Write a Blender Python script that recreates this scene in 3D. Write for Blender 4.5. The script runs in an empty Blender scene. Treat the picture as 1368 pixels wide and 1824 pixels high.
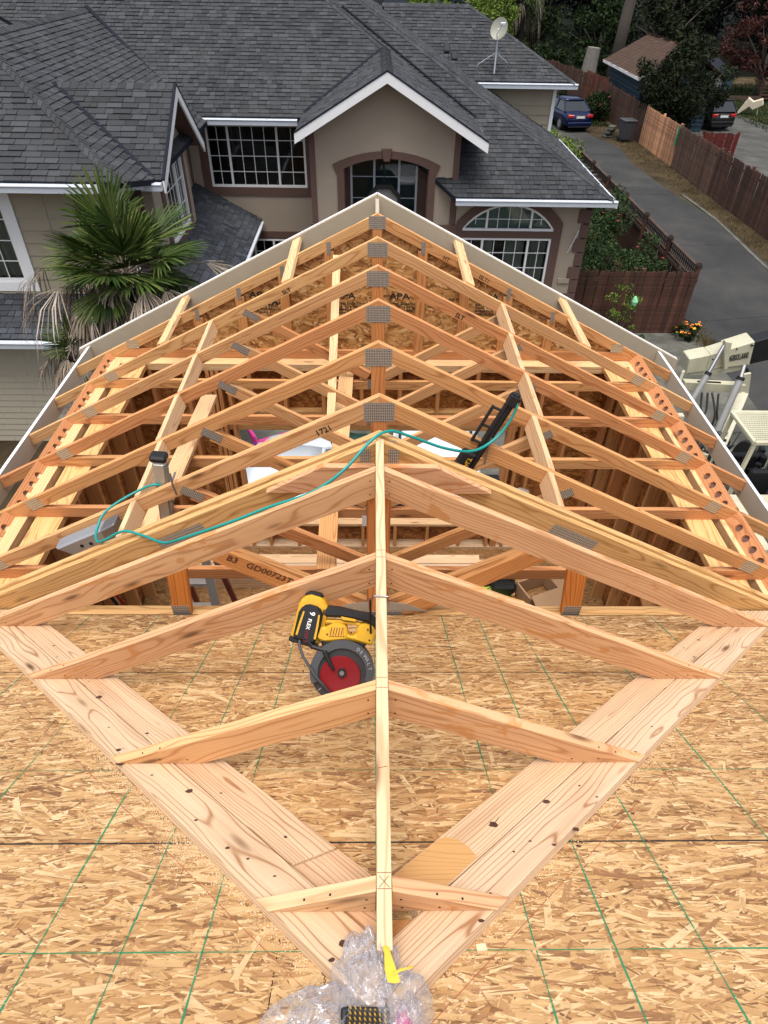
import bpy, bmesh, math, random
import numpy as np
from mathutils import Vector, Matrix, noise
from mathutils.geometry import tessellate_polygon
random.seed(7)
rng = np.random.default_rng(7)
S = bpy.context.scene
C = S.collection
R = math.radians

# ------------------------------------------------------------ camera
cam_d = bpy.data.cameras.new('camera')
cam = bpy.data.objects.new('camera', cam_d); C.objects.link(cam)
th, ya, ro = R(41.3027), R(1.3697), R(1.1417)
F = Vector((math.sin(ya)*math.cos(th), math.cos(ya)*math.cos(th), -math.sin(th)))
Rt = Vector((math.cos(ya), -math.sin(ya), 0)); Up = Rt.cross(F)
R2 = Rt*math.cos(ro)+Up*math.sin(ro); U2 = Up*math.cos(ro)-Rt*math.sin(ro)
M = Matrix((R2, U2, -F)).transposed().to_4x4(); M.translation = Vector((-0.034, 0, 1.8074))
cam.matrix_world = M
cam_d.sensor_fit = 'HORIZONTAL'; cam_d.sensor_width = 36; cam_d.lens = 36*1159.41/1368
cam_d.clip_start = 0.05; cam_d.clip_end = 900
S.camera = cam

# ------------------------------------------------------------ world, sun, exposure
W = bpy.data.worlds.new('World'); S.world = W; W.use_nodes = True
nt = W.node_tree; nt.nodes.clear()
sky = nt.nodes.new('ShaderNodeTexSky'); sky.sky_type = 'NISHITA'; sky.sun_disc = False
sky.sun_elevation = R(77); sky.sun_rotation = R(195); sky.air_density = 1.0; sky.dust_density = 4.0; sky.ozone_density = 1.0
hs = nt.nodes.new('ShaderNodeHueSaturation'); hs.inputs['Saturation'].default_value = 0.5
bg = nt.nodes.new('ShaderNodeBackground'); bg.inputs['Strength'].default_value = 0.10
wo = nt.nodes.new('ShaderNodeOutputWorld')
nt.links.new(sky.outputs[0], hs.inputs['Color']); nt.links.new(hs.outputs[0], bg.inputs[0]); nt.links.new(bg.outputs[0], wo.inputs[0])
sd = bpy.data.lights.new('sun', 'SUN'); sun = bpy.data.objects.new('sun', sd); C.objects.link(sun)
sd.energy = 1.5; sd.angle = R(42); sd.color = (1.0, 0.95, 0.88)
# sky rotation measured clockwise from +Y: the veiled sun stands high overhead, a little behind the camera
sdir = Vector((math.sin(R(195))*math.cos(R(77)), math.cos(R(195))*math.cos(R(77)), math.sin(R(77))))
sun.rotation_euler = sdir.to_track_quat('Z', 'Y').to_euler()
S.view_settings.view_transform = 'Standard'; S.view_settings.look = 'None'
S.view_settings.exposure = 1.12; S.view_settings.gamma = 1; S.view_settings.use_curve_mapping = False
S.render.engine = 'CYCLES'

# ------------------------------------------------------------ material helpers
class NT:
    def __init__(s, name):
        s.m = bpy.data.materials.new(name); s.m.use_nodes = True
        s.t = s.m.node_tree; s.b = s.t.nodes['Principled BSDF']
        s.b.inputs['Roughness'].default_value = 0.7
        s.out = s.t.nodes['Material Output']
    def n(s, typ, **k):
        nd = s.t.nodes.new(typ)
        for a, v in k.items():
            if a.startswith('i_'):
                key = a[2:].replace('_', ' ')
                s.set(nd.inputs[int(key) if key.isdigit() else key], v)
            else: setattr(nd, a, v)
        return nd
    def set(s, inp, v):
        if isinstance(v, bpy.types.NodeSocket): s.t.links.new(v, inp)
        elif isinstance(v, tuple) and len(v) == 3 and inp.type == 'RGBA': inp.default_value = (*v, 1)
        else: inp.default_value = v
    def math(s, op, a, b=0.0, c=0.0, clamp=False):
        nd = s.n('ShaderNodeMath', operation=op, use_clamp=clamp)
        s.set(nd.inputs[0], a); s.set(nd.inputs[1], b); s.set(nd.inputs[2], c)
        return nd.outputs[0]
    def mix(s, f, a, b, mode='MIX'):
        nd = s.n('ShaderNodeMix', data_type='RGBA', blend_type=mode)
        s.set(nd.inputs[0], f); s.set(nd.inputs[6], a); s.set(nd.inputs[7], b)
        return nd.outputs[2]
    def ramp(s, f, *stops, interp='LINEAR'):
        nd = s.n('ShaderNodeValToRGB'); cr = nd.color_ramp; cr.interpolation = interp
        while len(cr.elements) < len(stops): cr.elements.new(0.5)
        for e, (p, c) in zip(cr.elements, stops):
            e.position = p; e.color = (c, c, c, 1) if isinstance(c, (int, float)) else (*c, 1)
        s.set(nd.inputs[0], f); return nd.outputs[0]
    def noise(s, v, scale, detail=3, rough=0.55, dist=0.0):
        nd = s.n('ShaderNodeTexNoise'); s.set(nd.inputs['Vector'], v)
        nd.inputs['Scale'].default_value = scale; nd.inputs['Detail'].default_value = detail
        nd.inputs['Roughness'].default_value = rough; nd.inputs['Distortion'].default_value = dist
        return nd.outputs[0]
    def map(s, v, loc=(0, 0, 0), rot=(0, 0, 0), sc=(1, 1, 1)):
        nd = s.n('ShaderNodeMapping'); s.set(nd.inputs[0], v)
        for i, q in ((1, loc), (2, rot), (3, sc)): s.set(nd.inputs[i], q)
        return nd.outputs[0]
    def obj(s): return s.n('ShaderNodeTexCoord').outputs['Object']
    def rnd(s): return s.n('ShaderNodeObjectInfo').outputs['Random']
    def ocol(s): return s.n('ShaderNodeObjectInfo').outputs['Color']
    def isl(s): return s.n('ShaderNodeNewGeometry').outputs['Random Per Island']
    def vadd(s, a, b):
        nd = s.n('ShaderNodeVectorMath', operation='ADD'); s.set(nd.inputs[0], a); s.set(nd.inputs[1], b); return nd.outputs[0]
    def bump(s, h, strength=0.3, dist=0.01):
        nd = s.n('ShaderNodeBump'); nd.inputs['Strength'].default_value = strength; nd.inputs['Distance'].default_value = dist
        s.set(nd.inputs['Height'], h); s.t.links.new(nd.outputs[0], s.b.inputs['Normal'])
    def col(s, c): s.set(s.b.inputs['Base Color'], c)
    def rough(s, c): s.set(s.b.inputs['Roughness'], c)

def flat(name, c, rough=0.6, metal=0.0, var=0.12, scale=6, bump=0.0, spec=0.5):
    """plain painted or metal surface with soft blotches and fine wear"""
    t = NT(name); o = t.obj()
    a = t.noise(o, scale, 4); f = t.noise(o, scale*14, 3)
    k = t.math('ADD', t.math('MULTIPLY', t.math('SUBTRACT', a, 0.5), 2*var), t.math('MULTIPLY', t.math('SUBTRACT', f, 0.5), var))
    k = t.math('ADD', k, 1.0)
    vm = t.n('ShaderNodeVectorMath', operation='SCALE'); t.set(vm.inputs[0], t.mix(0.0, c, c)); t.set(vm.inputs['Scale'], k)
    t.col(vm.outputs[0]); t.rough(rough); t.b.inputs['Metallic'].default_value = metal
    t.b.inputs['Specular IOR Level'].default_value = spec
    if bump: t.bump(f, bump, 0.004)
    return t.m

def wood_mat(name, light, dark, knots=1.0, blotch=None, period=360.0, sharp=6.0):
    t = NT(name); o = t.obj(); r = t.rnd()
    off = t.n('ShaderNodeCombineXYZ'); t.set(off.inputs[0], t.math('MULTIPLY', r, 61.0))
    t.set(off.inputs[1], t.math('MULTIPLY', r, 17.0)); t.set(off.inputs[2], t.math('MULTIPLY', r, 5.0))
    v = t.vadd(o, off.outputs[0])
    sep = t.n('ShaderNodeSeparateXYZ'); t.set(sep.inputs[0], o)
    py = t.math('ADD', sep.outputs[1], t.math('MULTIPLY', t.math('SUBTRACT', t.math('FRACT', t.math('MULTIPLY', r, 13.7)), 0.5), 0.12))
    pz = t.math('ADD', sep.outputs[2], t.math('MULTIPLY', t.math('SUBTRACT', t.math('FRACT', t.math('MULTIPLY', r, 29.3)), 0.3), 0.14))
    rad = t.math('SQRT', t.math('ADD', t.math('MULTIPLY', py, py), t.math('MULTIPLY', pz, pz)))
    # knots bend the rings around themselves
    vk = t.n('ShaderNodeTexVoronoi', feature='F1'); t.set(vk.inputs['Vector'], t.map(v, sc=(1.9, 8.0, 8.0))); vk.inputs['Scale'].default_value = 1.0
    kd = vk.outputs['Distance']
    knot = t.ramp(kd, (0.05, 1.0), (0.15, 0.0))
    knotring = t.ramp(kd, (0.0, 1.0), (0.5, 0.0))
    lo = t.noise(t.map(v, sc=(1.3, 6.5, 6.5)), 1.0, 2, 0.5)
    ph = t.math('ADD', t.math('MULTIPLY', rad, period), t.math('MULTIPLY', lo, 34.0))
    ph = t.math('ADD', ph, t.math('MULTIPLY', knotring, 7.0))
    ring = t.math('MULTIPLY_ADD', t.math('SINE', ph), 0.5, 0.5)
    ring = t.math('POWER', ring, sharp)
    st = t.noise(t.map(v, sc=(3.0, 150.0, 150.0)), 1.0, 3, 0.6)
    st2 = t.noise(t.map(v, sc=(1.0, 28.0, 28.0)), 1.0, 3, 0.6)
    f = t.math('ADD', t.math('MULTIPLY', ring, 0.8), t.math('MULTIPLY', t.math('SUBTRACT', st, 0.35), 0.8), clamp=True)
    f = t.math('ADD', f, t.math('MULTIPLY', t.math('SUBTRACT', st2, 0.5), 0.8), clamp=True)
    c = t.mix(f, light, dark)
    if blotch:
        bn = t.noise(t.map(v, sc=(2.6, 7.0, 7.0)), 1.0, 4, 0.6, 1.5)
        c = t.mix(t.ramp(bn, (0.58, 0.0), (0.63, 0.75)), c, blotch)
    if knots:
        c = t.mix(t.math('MULTIPLY', knotring, 0.25*knots), c, dark)
        c = t.mix(t.math('MULTIPLY', knot, 0.85*knots), c, (0.10, 0.045, 0.02))
    gr = t.noise(v, 900, 2); c = t.mix(t.math('MULTIPLY', gr, 0.25), c, (0.30, 0.17, 0.08))
    c = t.mix(0.95, c, t.ocol(), 'MULTIPLY')
    t.col(c); t.rough(0.72); t.b.inputs['Specular IOR Level'].default_value = 0.3
    t.bump(t.math('ADD', t.math('MULTIPLY', ring, 0.5), st), 0.25, 0.0015)
    return t.m

def osb_mat(name, pal, L=0.10, Wd=0.017, angs=(0.0, 0.35, -0.3, 0.75, -0.8, 1.3), shift=1.0, dark=0.5):
    """strand board: layers of long flakes, in each spot the flake with the highest rank lies on top"""
    t = NT(name); o = t.obj(); r = t.rnd()
    off = t.n('ShaderNodeCombineXYZ'); t.set(off.inputs[0], t.math('MULTIPLY', r, 31.0*shift)); t.set(off.inputs[1], t.math('MULTIPLY', r, 19.0*shift))
    v = t.vadd(o, off.outputs[0])
    wn = t.n('ShaderNodeTexNoise'); t.set(wn.inputs['Vector'], v); wn.inputs['Scale'].default_value = 14; wn.inputs['Detail'].default_value = 3
    sc = t.n('ShaderNodeVectorMath', operation='SCALE'); t.set(sc.inputs[0], wn.outputs[1]); sc.inputs['Scale'].default_value = 0.012
    v = t.vadd(v, sc.outputs[0])
    best = None; tone = None; ed = None
    for i, a in enumerate(angs):
        m = t.map(t.map(v, loc=(i*3.1, i*1.7, i*0.37), rot=(0, 0, a)), sc=(1/(L*(1.25 if i < 3 else 0.8)), 1/(Wd*(1.0+0.25*(i % 3))), 9))
        vo = t.n('ShaderNodeTexVoronoi', feature='F1', voronoi_dimensions='2D'); t.set(vo.inputs['Vector'], m); vo.inputs['Scale'].default_value = 1; vo.inputs['Randomness'].default_value = 0.9
        sp = t.n('ShaderNodeSeparateColor'); t.set(sp.inputs[0], vo.outputs['Color'])
        pr = t.math('MULTIPLY', sp.outputs[0], 1.0 if i < 3 else 0.93)
        pr = t.math('SUBTRACT', pr, t.math('MULTIPLY', vo.outputs['Distance'], 0.10))
        g = sp.outputs[1]; d = vo.outputs['Distance']
        if best is None: best, tone, ed = pr, g, d
        else:
            k = t.math('GREATER_THAN', pr, best)
            def sel(x, y):
                nd = t.n('ShaderNodeMix', data_type='FLOAT'); t.set(nd.inputs[0], k); t.set(nd.inputs[2], x); t.set(nd.inputs[3], y); return nd.outputs[0]
            tone = sel(tone, g); ed = sel(ed, d); best = t.math('MAXIMUM', best, pr)
    c = t.ramp(tone, (0.0, pal[0]), (0.16, pal[1]), (0.5, pal[2]), (0.85, pal[3]), (1.0, pal[4]))
    fg = t.noise(t.map(v, sc=(18, 160, 9)), 1.0, 3, 0.6)
    c = t.mix(t.math('MULTIPLY', fg, 0.42), c, pal[1])
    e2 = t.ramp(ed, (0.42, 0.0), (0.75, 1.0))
    c = t.mix(t.math('MULTIPLY', e2, dark), c, pal[0])  # flake edges darkened in the colour, standing for thin shadow lines
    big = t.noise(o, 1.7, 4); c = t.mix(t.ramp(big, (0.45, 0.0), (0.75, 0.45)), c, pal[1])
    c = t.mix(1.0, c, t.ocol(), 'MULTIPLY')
    t.col(c); t.rough(t.math('MULTIPLY_ADD', tone, 0.25, 0.45)); t.bump(t.math('ADD', best, t.math('MULTIPLY', fg, 0.3)), 0.5, 0.002)
    return t.m

def leaf_mat(name, cols, rough=0.6, trans=0.15):
    t = NT(name); i = t.isl(); r = t.rnd()
    c = t.ramp(t.math('FRACT', t.math('ADD', i, r)), *[(k/(len(cols)-1), q) for k, q in enumerate(cols)])
    t.col(c); t.rough(max(rough, .55)); t.b.inputs['Specular IOR Level'].default_value = 0.12
    return t.m

def ground_mat(name, cols, scale, fine=60, bump=0.4, dist=0.02, rough=0.9, speck=None):
    t = NT(name); o = t.obj()
    a = t.noise(o, scale, 5, 0.6, 0.4); f = t.noise(o, fine, 4, 0.7)
    c = t.ramp(a, *[(0.3+0.4*k/(len(cols)-1), q) for k, q in enumerate(cols)])
    c = t.mix(t.math('MULTIPLY', f, 0.5), c, cols[0])
    if speck:
        vo = t.n('ShaderNodeTexVoronoi', feature='F1'); t.set(vo.inputs['Vector'], o); vo.inputs['Scale'].default_value = 26
        c = t.mix(t.ramp(vo.outputs['Distance'], (0.10, 0.8), (0.16, 0.0)), c, speck)
        vo2 = t.n('ShaderNodeTexVoronoi', feature='F1'); t.set(vo2.inputs['Vector'], o); vo2.inputs['Scale'].default_value = 2.6
        c = t.mix(t.ramp(vo2.outputs['Distance'], (0.03, 0.9), (0.05, 0.0)), c, speck)
    t.col(c); t.rough(rough); t.bump(f, bump, dist); t.b.inputs['Specular IOR Level'].default_value = 0.08
    return t.m

MAT = {}
MAT['fir'] = wood_mat('fresh_fir', (0.66, 0.42, 0.225), (0.42, 0.205, 0.085))
MAT['pine'] = wood_mat('pale_pine', (0.74, 0.55, 0.36), (0.54, 0.33, 0.19), knots=0.9)
MAT['sawn'] = wood_mat('smeared_fir', (0.68, 0.45, 0.27), (0.42, 0.22, 0.11), blotch=(0.52, 0.25, 0.08), period=300)
MAT['plank'] = wood_mat('pale_plank', (0.70, 0.53, 0.36), (0.34, 0.175, 0.085), knots=1.2, period=520, sharp=14.0)
MAT['yellow'] = wood_mat('yellow_pine', (0.64, 0.40, 0.17), (0.38, 0.19, 0.055), knots=0.7, period=260)
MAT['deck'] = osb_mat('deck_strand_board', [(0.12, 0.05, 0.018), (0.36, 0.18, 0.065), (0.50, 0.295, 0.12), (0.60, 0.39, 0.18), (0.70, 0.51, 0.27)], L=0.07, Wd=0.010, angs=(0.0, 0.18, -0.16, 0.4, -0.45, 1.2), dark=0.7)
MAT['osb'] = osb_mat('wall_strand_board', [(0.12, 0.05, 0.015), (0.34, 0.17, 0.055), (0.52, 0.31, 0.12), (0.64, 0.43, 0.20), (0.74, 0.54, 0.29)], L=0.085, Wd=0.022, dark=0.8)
MAT['primer'] = flat('primed_board', (0.42, 0.36, 0.265), 0.6, var=0.10, scale=5)
MAT['primer_lifted'] = flat('primed_fascia_lightened', (0.62, 0.55, 0.43), 0.6, var=0.08, scale=4)  # copy of the primer, lightened because the fascia's inner face gets little light
MAT['backteal'] = flat('pale_teal_backing', (0.17, 0.25, 0.235), 0.8, var=0.1, scale=3)  # for a teal sheet added behind the arch panes to tone the glass
MAT['white'] = flat('white_trim_paint', (0.80, 0.80, 0.80), 0.45, var=0.05)
MAT['gutter'] = flat('gutter_white', (0.56, 0.60, 0.66), 0.35, var=0.07)
MAT['stucco'] = flat('tan_stucco', (0.345, 0.28, 0.215), 0.9, var=0.09, scale=1.2, bump=0.35)
MAT['brown'] = flat('brown_trim_stucco', (0.115, 0.064, 0.05), 0.85, var=0.10, scale=2, bump=0.3)
MAT['siding'] = flat('tan_lap_siding', (0.33, 0.285, 0.205), 0.7, var=0.06, scale=2)
MAT['graysiding'] = flat('beige_lap_siding', (0.42, 0.375, 0.285), 0.7, var=0.06, scale=2)
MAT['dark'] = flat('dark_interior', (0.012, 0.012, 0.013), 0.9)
MAT['black'] = flat('black_plastic', (0.012, 0.012, 0.013), 0.5, var=0.2, spec=0.3)
MAT['rubber'] = flat('black_rubber', (0.02, 0.02, 0.02), 0.8)
MAT['steel'] = flat('bare_steel', (0.30, 0.30, 0.31), 0.42, 0.9, var=0.25, scale=12)
MAT['flash'] = flat('dark_flashing', (0.014, 0.017, 0.024), 0.85, spec=0.1)
MAT['concrete'] = ground_mat('old_concrete', [(0.06, 0.06, 0.05), (0.11, 0.11, 0.095), (0.18, 0.175, 0.15)], 1.6, 45, 0.4)
MAT['asphalt'] = ground_mat('worn_asphalt', [(0.032, 0.033, 0.034), (0.049, 0.049, 0.049), (0.072, 0.070, 0.063)], 0.5, 50, 0.5, 0.01, speck=(0.12, 0.115, 0.11))
MAT['dirt'] = ground_mat('dry_dirt_grass', [(0.03, 0.022, 0.013), (0.06, 0.044, 0.025), (0.11, 0.08, 0.045)], 0.8, 30, 0.6)
MAT['grass'] = ground_mat('lawn_ground', [(0.012, 0.018, 0.005), (0.03, 0.036, 0.012), (0.08, 0.07, 0.028)], 0.5, 25, 0.8, 0.05)
MAT['gravel'] = ground_mat('gravel_ground', [(0.05, 0.05, 0.047), (0.085, 0.085, 0.08), (0.13, 0.125, 0.11)], 0.9, 20, 0.6, speck=(0.16, 0.16, 0.15))
MAT['forest'] = ground_mat('forest_floor', [(0.002, 0.003, 0.0015), (0.004, 0.006, 0.003), (0.007, 0.009, 0.004)], 0.4, 12, 0.8)
MAT['cream'] = flat('cream_machine_paint', (0.46, 0.44, 0.32), 0.5, var=0.3, scale=2.2)
MAT['toolyellow'] = flat('yellow_tool_plastic', (0.56, 0.31, 0.012), 0.42, var=0.15, scale=14)
MAT['magenta'] = flat('pink_plastic', (0.6, 0.05, 0.25), 0.5)
MAT['purple'] = flat('purple_plastic', (0.22, 0.06, 0.35), 0.45)
MAT['red'] = flat('red_paint', (0.17, 0.006, 0.010), 0.28, var=0.15, scale=20)
MAT['lampred'] = flat('red_lamp_lens', (0.45, 0.02, 0.02), 0.15)
MAT['teal'] = flat('teal_rubber', (0.0, 0.24, 0.22), 0.4, var=0.05)
MAT['carblue'] = flat('dark_blue_car_paint', (0.003, 0.010, 0.05), 0.16, 0.3, var=0.05)
MAT['carblack'] = flat('black_car_paint', (0.014, 0.013, 0.014), 0.18, 0.3, var=0.05)
MAT['carwhite'] = flat('silver_white_car_paint', (0.62, 0.67, 0.72), 0.25, 0.1, var=0.04)
MAT['carglass'] = flat('car_window_glass', (0.01, 0.013, 0.016), 0.05, spec=0.8)
MAT['grey'] = flat('grey_plastic', (0.045, 0.048, 0.054), 0.6)
MAT['silver'] = flat('silver_cast_metal', (0.42, 0.43, 0.45), 0.4, 0.7)
MAT['label'] = flat('white_paper_label', (0.72, 0.72, 0.70), 0.7, var=0.04)
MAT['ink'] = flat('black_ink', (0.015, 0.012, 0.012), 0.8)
MAT['inkbrown'] = flat('faded_brown_ink', (0.10, 0.035, 0.015), 0.8)
MAT['blueSiding'] = flat('blue_house_siding', (0.018, 0.045, 0.07), 0.7)
MAT['brownroof'] = flat('brown_roof_shingle', (0.050, 0.024, 0.012), 0.9, var=0.3, scale=12)
MAT['card'] = flat('brown_cardboard', (0.36, 0.22, 0.12), 0.85)
MAT['aluminium'] = flat('brushed_aluminium', (0.5, 0.48, 0.43), 0.4, 0.6)
MAT['lime'] = flat('lime_green_fabric', (0.38, 0.55, 0.03), 0.7)
MAT['curtain'] = flat('pale_curtain_cloth', (0.35, 0.33, 0.29), 0.9, var=0.1)
MAT['dirty'] = flat('painted_far_wall', (0.30, 0.31, 0.33), 0.8)
MAT['tarp'] = flat('cream_tarp', (0.55, 0.48, 0.36), 0.8)
MAT['bark'] = flat('grey_brown_bark', (0.09, 0.075, 0.06), 0.95, var=0.35, scale=8, bump=0.8)
MAT['palmtrunk'] = flat('fibrous_palm_trunk', (0.03, 0.022, 0.015), 0.95, var=0.5, scale=20, bump=0.8)
MAT['deadfrond'] = leaf_mat('dead_palm_frond', [(0.10, 0.075, 0.05), (0.26, 0.21, 0.16), (0.42, 0.36, 0.29)])
MAT['frond'] = leaf_mat('green_palm_frond', [(0.012, 0.026, 0.005), (0.03, 0.055, 0.010), (0.055, 0.09, 0.018), (0.11, 0.13, 0.035)], 0.4)
MAT['rose'] = leaf_mat('rose_foliage', [(0.012, 0.028, 0.010), (0.03, 0.06, 0.02), (0.055, 0.09, 0.03)])
MAT['petal'] = flat('crimson_petal', (0.45, 0.02, 0.05), 0.6)
MAT['orange'] = flat('orange_petal', (0.85, 0.25, 0.02), 0.6)
MAT['yellowp'] = flat('yellow_petal', (0.85, 0.55, 0.03), 0.6)
MAT['darkleaf'] = leaf_mat('dark_conifer_leaf', [(0.0006, 0.001, 0.0006), (0.0018, 0.003, 0.0015), (0.004, 0.006, 0.003)], 0.9)
MAT['midleaf'] = leaf_mat('mid_green_leaf', [(0.003, 0.007, 0.002), (0.013, 0.026, 0.007), (0.036, 0.058, 0.015)])
MAT['treeleaf'] = leaf_mat('dull_green_leaf', [(0.003, 0.005, 0.002), (0.011, 0.017, 0.006), (0.036, 0.045, 0.018)])
MAT['limeleaf'] = leaf_mat('bright_green_leaf', [(0.04, 0.07, 0.01), (0.10, 0.16, 0.02), (0.18, 0.24, 0.05)])
MAT['redleaf'] = leaf_mat('red_maple_leaf', [(0.014, 0.005, 0.004), (0.04, 0.012, 0.009), (0.085, 0.03, 0.023)])
MAT['dryleaf'] = leaf_mat('dry_grass_blade', [(0.06, 0.048, 0.02), (0.14, 0.10, 0.045), (0.04, 0.045, 0.015)])
def flake_mat():
    t = NT('deck_flake'); i = t.math('FRACT', t.isl()); o = t.obj()
    c = t.ramp(i, (0.0, (0.15, 0.065, 0.03)), (0.07, (0.26, 0.12, 0.05)), (0.22, (0.43, 0.235, 0.095)), (0.6, (0.56, 0.35, 0.155)), (1.0, (0.70, 0.51, 0.28)))
    f = t.noise(t.map(o, sc=(30, 260, 260)), 1.0, 3, 0.7)
    c = t.mix(t.ramp(f, (0.4, 0.0), (0.8, 0.55)), c, (0.42, 0.23, 0.09))
    big = t.noise(o, 1.7, 4); c = t.mix(t.ramp(big, (0.45, 0.0), (0.75, 0.38)), c, (0.40, 0.22, 0.08))
    mid = t.noise(o, 9, 3); c = t.mix(t.ramp(mid, (0.5, 0.0), (0.75, 0.35)), c, (0.44, 0.25, 0.11))
    t.col(c); t.rough(0.6); t.bump(f, 0.3, 0.001); return t.m
MAT['flake'] = flake_mat()
MAT['sawdust'] = leaf_mat('sawdust_grain', [(0.50, 0.34, 0.18), (0.66, 0.49, 0.30)])

def shingle_mat(name, lo, hi):
    t = NT(name); o = t.obj(); i = t.math('FRACT', t.math('ADD', t.isl(), t.rnd()))
    f = t.noise(o, 160, 2, 0.7); b = t.noise(o, 0.7, 3)
    c = t.ramp(i, (0.0, lo), (0.30, tuple(0.7*a+0.3*b_ for a, b_ in zip(lo, hi))), (0.75, tuple(0.4*a+0.6*b_ for a, b_ in zip(lo, hi))), (1.0, hi))
    c = t.mix(t.ramp(f, (0.42, 0.0), (0.75, 0.55)), c, tuple(min(1, q*2.6) for q in hi))
    c = t.mix(t.ramp(b, (0.4, 0.0), (0.75, 0.25)), c, (0.07, 0.07, 0.068))
    t.col(c); t.rough(0.9); t.bump(f, 0.4, 0.004); return t.m
MAT['shingle'] = shingle_mat('charcoal_shingle', (0.001, 0.0014, 0.002), (0.036, 0.039, 0.045))
MAT['shingle2'] = shingle_mat('dark_blue_shingle', (0.001, 0.0015, 0.003), (0.042, 0.048, 0.060))

def fence_mat(name, lo, hi):
    t = NT(name); o = t.obj(); r = t.rnd()
    st = t.noise(t.map(o, sc=(2, 60, 60)), 1.0, 4, 0.6); b = t.noise(t.map(o, sc=(1.5, 3, 3)), 1.0, 4)
    c = t.mix(t.ramp(st, (0.3, 0.0), (0.75, 1.0)), lo, hi)
    c = t.mix(t.ramp(b, (0.45, 0.0), (0.75, 0.5)), c, tuple(x*0.45 for x in lo))
    k = t.math('MULTIPLY_ADD', r, 0.7, 0.65)
    vm = t.n('ShaderNodeVectorMath', operation='SCALE'); t.set(vm.inputs[0], c); t.set(vm.inputs['Scale'], k)
    t.col(t.mix(1.0, vm.outputs[0], t.ocol(), 'MULTIPLY')); t.rough(0.85); t.bump(st, 0.4, 0.003); return t.m
MAT['fence'] = fence_mat('weathered_fence', (0.032, 0.019, 0.013), (0.15, 0.09, 0.065))

def plate_mat():
    t = NT('galvanised_nail_plate'); o = t.obj()
    br = t.n('ShaderNodeTexBrick'); t.set(br.inputs['Vector'], t.map(o, sc=(1, 1, 1))); br.offset = 0.0
    br.inputs['Scale'].default_value = 1; br.inputs['Brick Width'].default_value = 0.010; br.inputs['Row Height'].default_value = 0.017; br.inputs['Mortar Size'].default_value = 0.0028
    f = t.noise(o, 60, 3)
    c = t.mix(f, (0.30, 0.28, 0.24), (0.50, 0.46, 0.40)); c = t.mix(t.math('SUBTRACT', 1.0, br.outputs['Fac']), c, (0.30, 0.28, 0.25))
    br.inputs['Mortar Size'].default_value = 0.003
    c = t.mix(br.outputs['Fac'], (0.06, 0.045, 0.035), c); c = t.mix(1.0, c, t.ocol(), 'MULTIPLY')
    t.col(c); t.rough(0.5); t.b.inputs['Metallic'].default_value = 0.35; t.bump(br.outputs['Fac'], 0.5, 0.002)
    return t.m
MAT['plate'] = plate_mat()

def glass_mat():
    t = NT('window_glass'); t.t.nodes.remove(t.b)
    tr = t.n('ShaderNodeBsdfTransparent'); tr.inputs[0].default_value = (0.62, 0.70, 0.68, 1)
    gl = t.n('ShaderNodeBsdfGlossy'); gl.inputs['Roughness'].default_value = 0.02
    fr = t.n('ShaderNodeFresnel'); fr.inputs[0].default_value = 1.5
    f = t.math('MULTIPLY_ADD', fr.outputs[0], 0.8, 0.02, clamp=True)
    mx = t.n('ShaderNodeMixShader'); t.set(mx.inputs[0], f); t.t.links.new(tr.outputs[0], mx.inputs[1]); t.t.links.new(gl.outputs[0], mx.inputs[2])
    t.t.links.new(mx.outputs[0], t.out.inputs[0]); return t.m
MAT['glass'] = glass_mat()
def film_mat():
    t = NT('clear_plastic_film'); t.t.nodes.remove(t.b); o = t.obj()
    tr = t.n('ShaderNodeBsdfTransparent'); tr.inputs[0].default_value = (0.93, 0.93, 0.95, 1)
    gl = t.n('ShaderNodeBsdfGlossy'); gl.inputs['Roughness'].default_value = 0.12; gl.inputs[0].default_value = (0.95, 0.95, 1, 1)
    df = t.n('ShaderNodeBsdfDiffuse'); df.inputs[0].default_value = (0.85, 0.85, 0.87, 1)
    a = t.n('ShaderNodeMixShader'); a.inputs[0].default_value = 0.45; t.t.links.new(df.outputs[0], a.inputs[1]); t.t.links.new(gl.outputs[0], a.inputs[2])
    fr = t.n('ShaderNodeLayerWeight'); fr.inputs[0].default_value = 0.35
    f = t.math('MULTIPLY_ADD', fr.outputs[1], 0.55, t.math('MULTIPLY', t.ramp(t.noise(o, 26, 5, 0.75, 1.5), (0.45, 0.10), (0.66, 0.9)), 0.36), clamp=True)
    mx = t.n('ShaderNodeMixShader'); t.set(mx.inputs[0], f); t.t.links.new(tr.outputs[0], mx.inputs[1]); t.t.links.new(a.outputs[0], mx.inputs[2])
    t.t.links.new(mx.outputs[0], t.out.inputs[0]); return t.m
MAT['film'] = film_mat()
def chalk_mat(name, c):
    t = NT(name); t.col(c); t.rough(0.95); o = t.obj()
    f = t.ramp(t.math('ADD', t.math('MULTIPLY', t.noise(o, 90, 5, 0.8), 0.6), t.math('MULTIPLY', t.noise(o, 5, 3, 0.6), 0.4)), (0.36, 0.0), (0.52, 0.95))
    t.set(t.b.inputs['Alpha'], f); return t.m
MAT['chalk'] = chalk_mat('green_chalk', (0.02, 0.22, 0.10))
MAT['redchalk'] = chalk_mat('red_chalk', (0.38, 0.10, 0.05))

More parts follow.
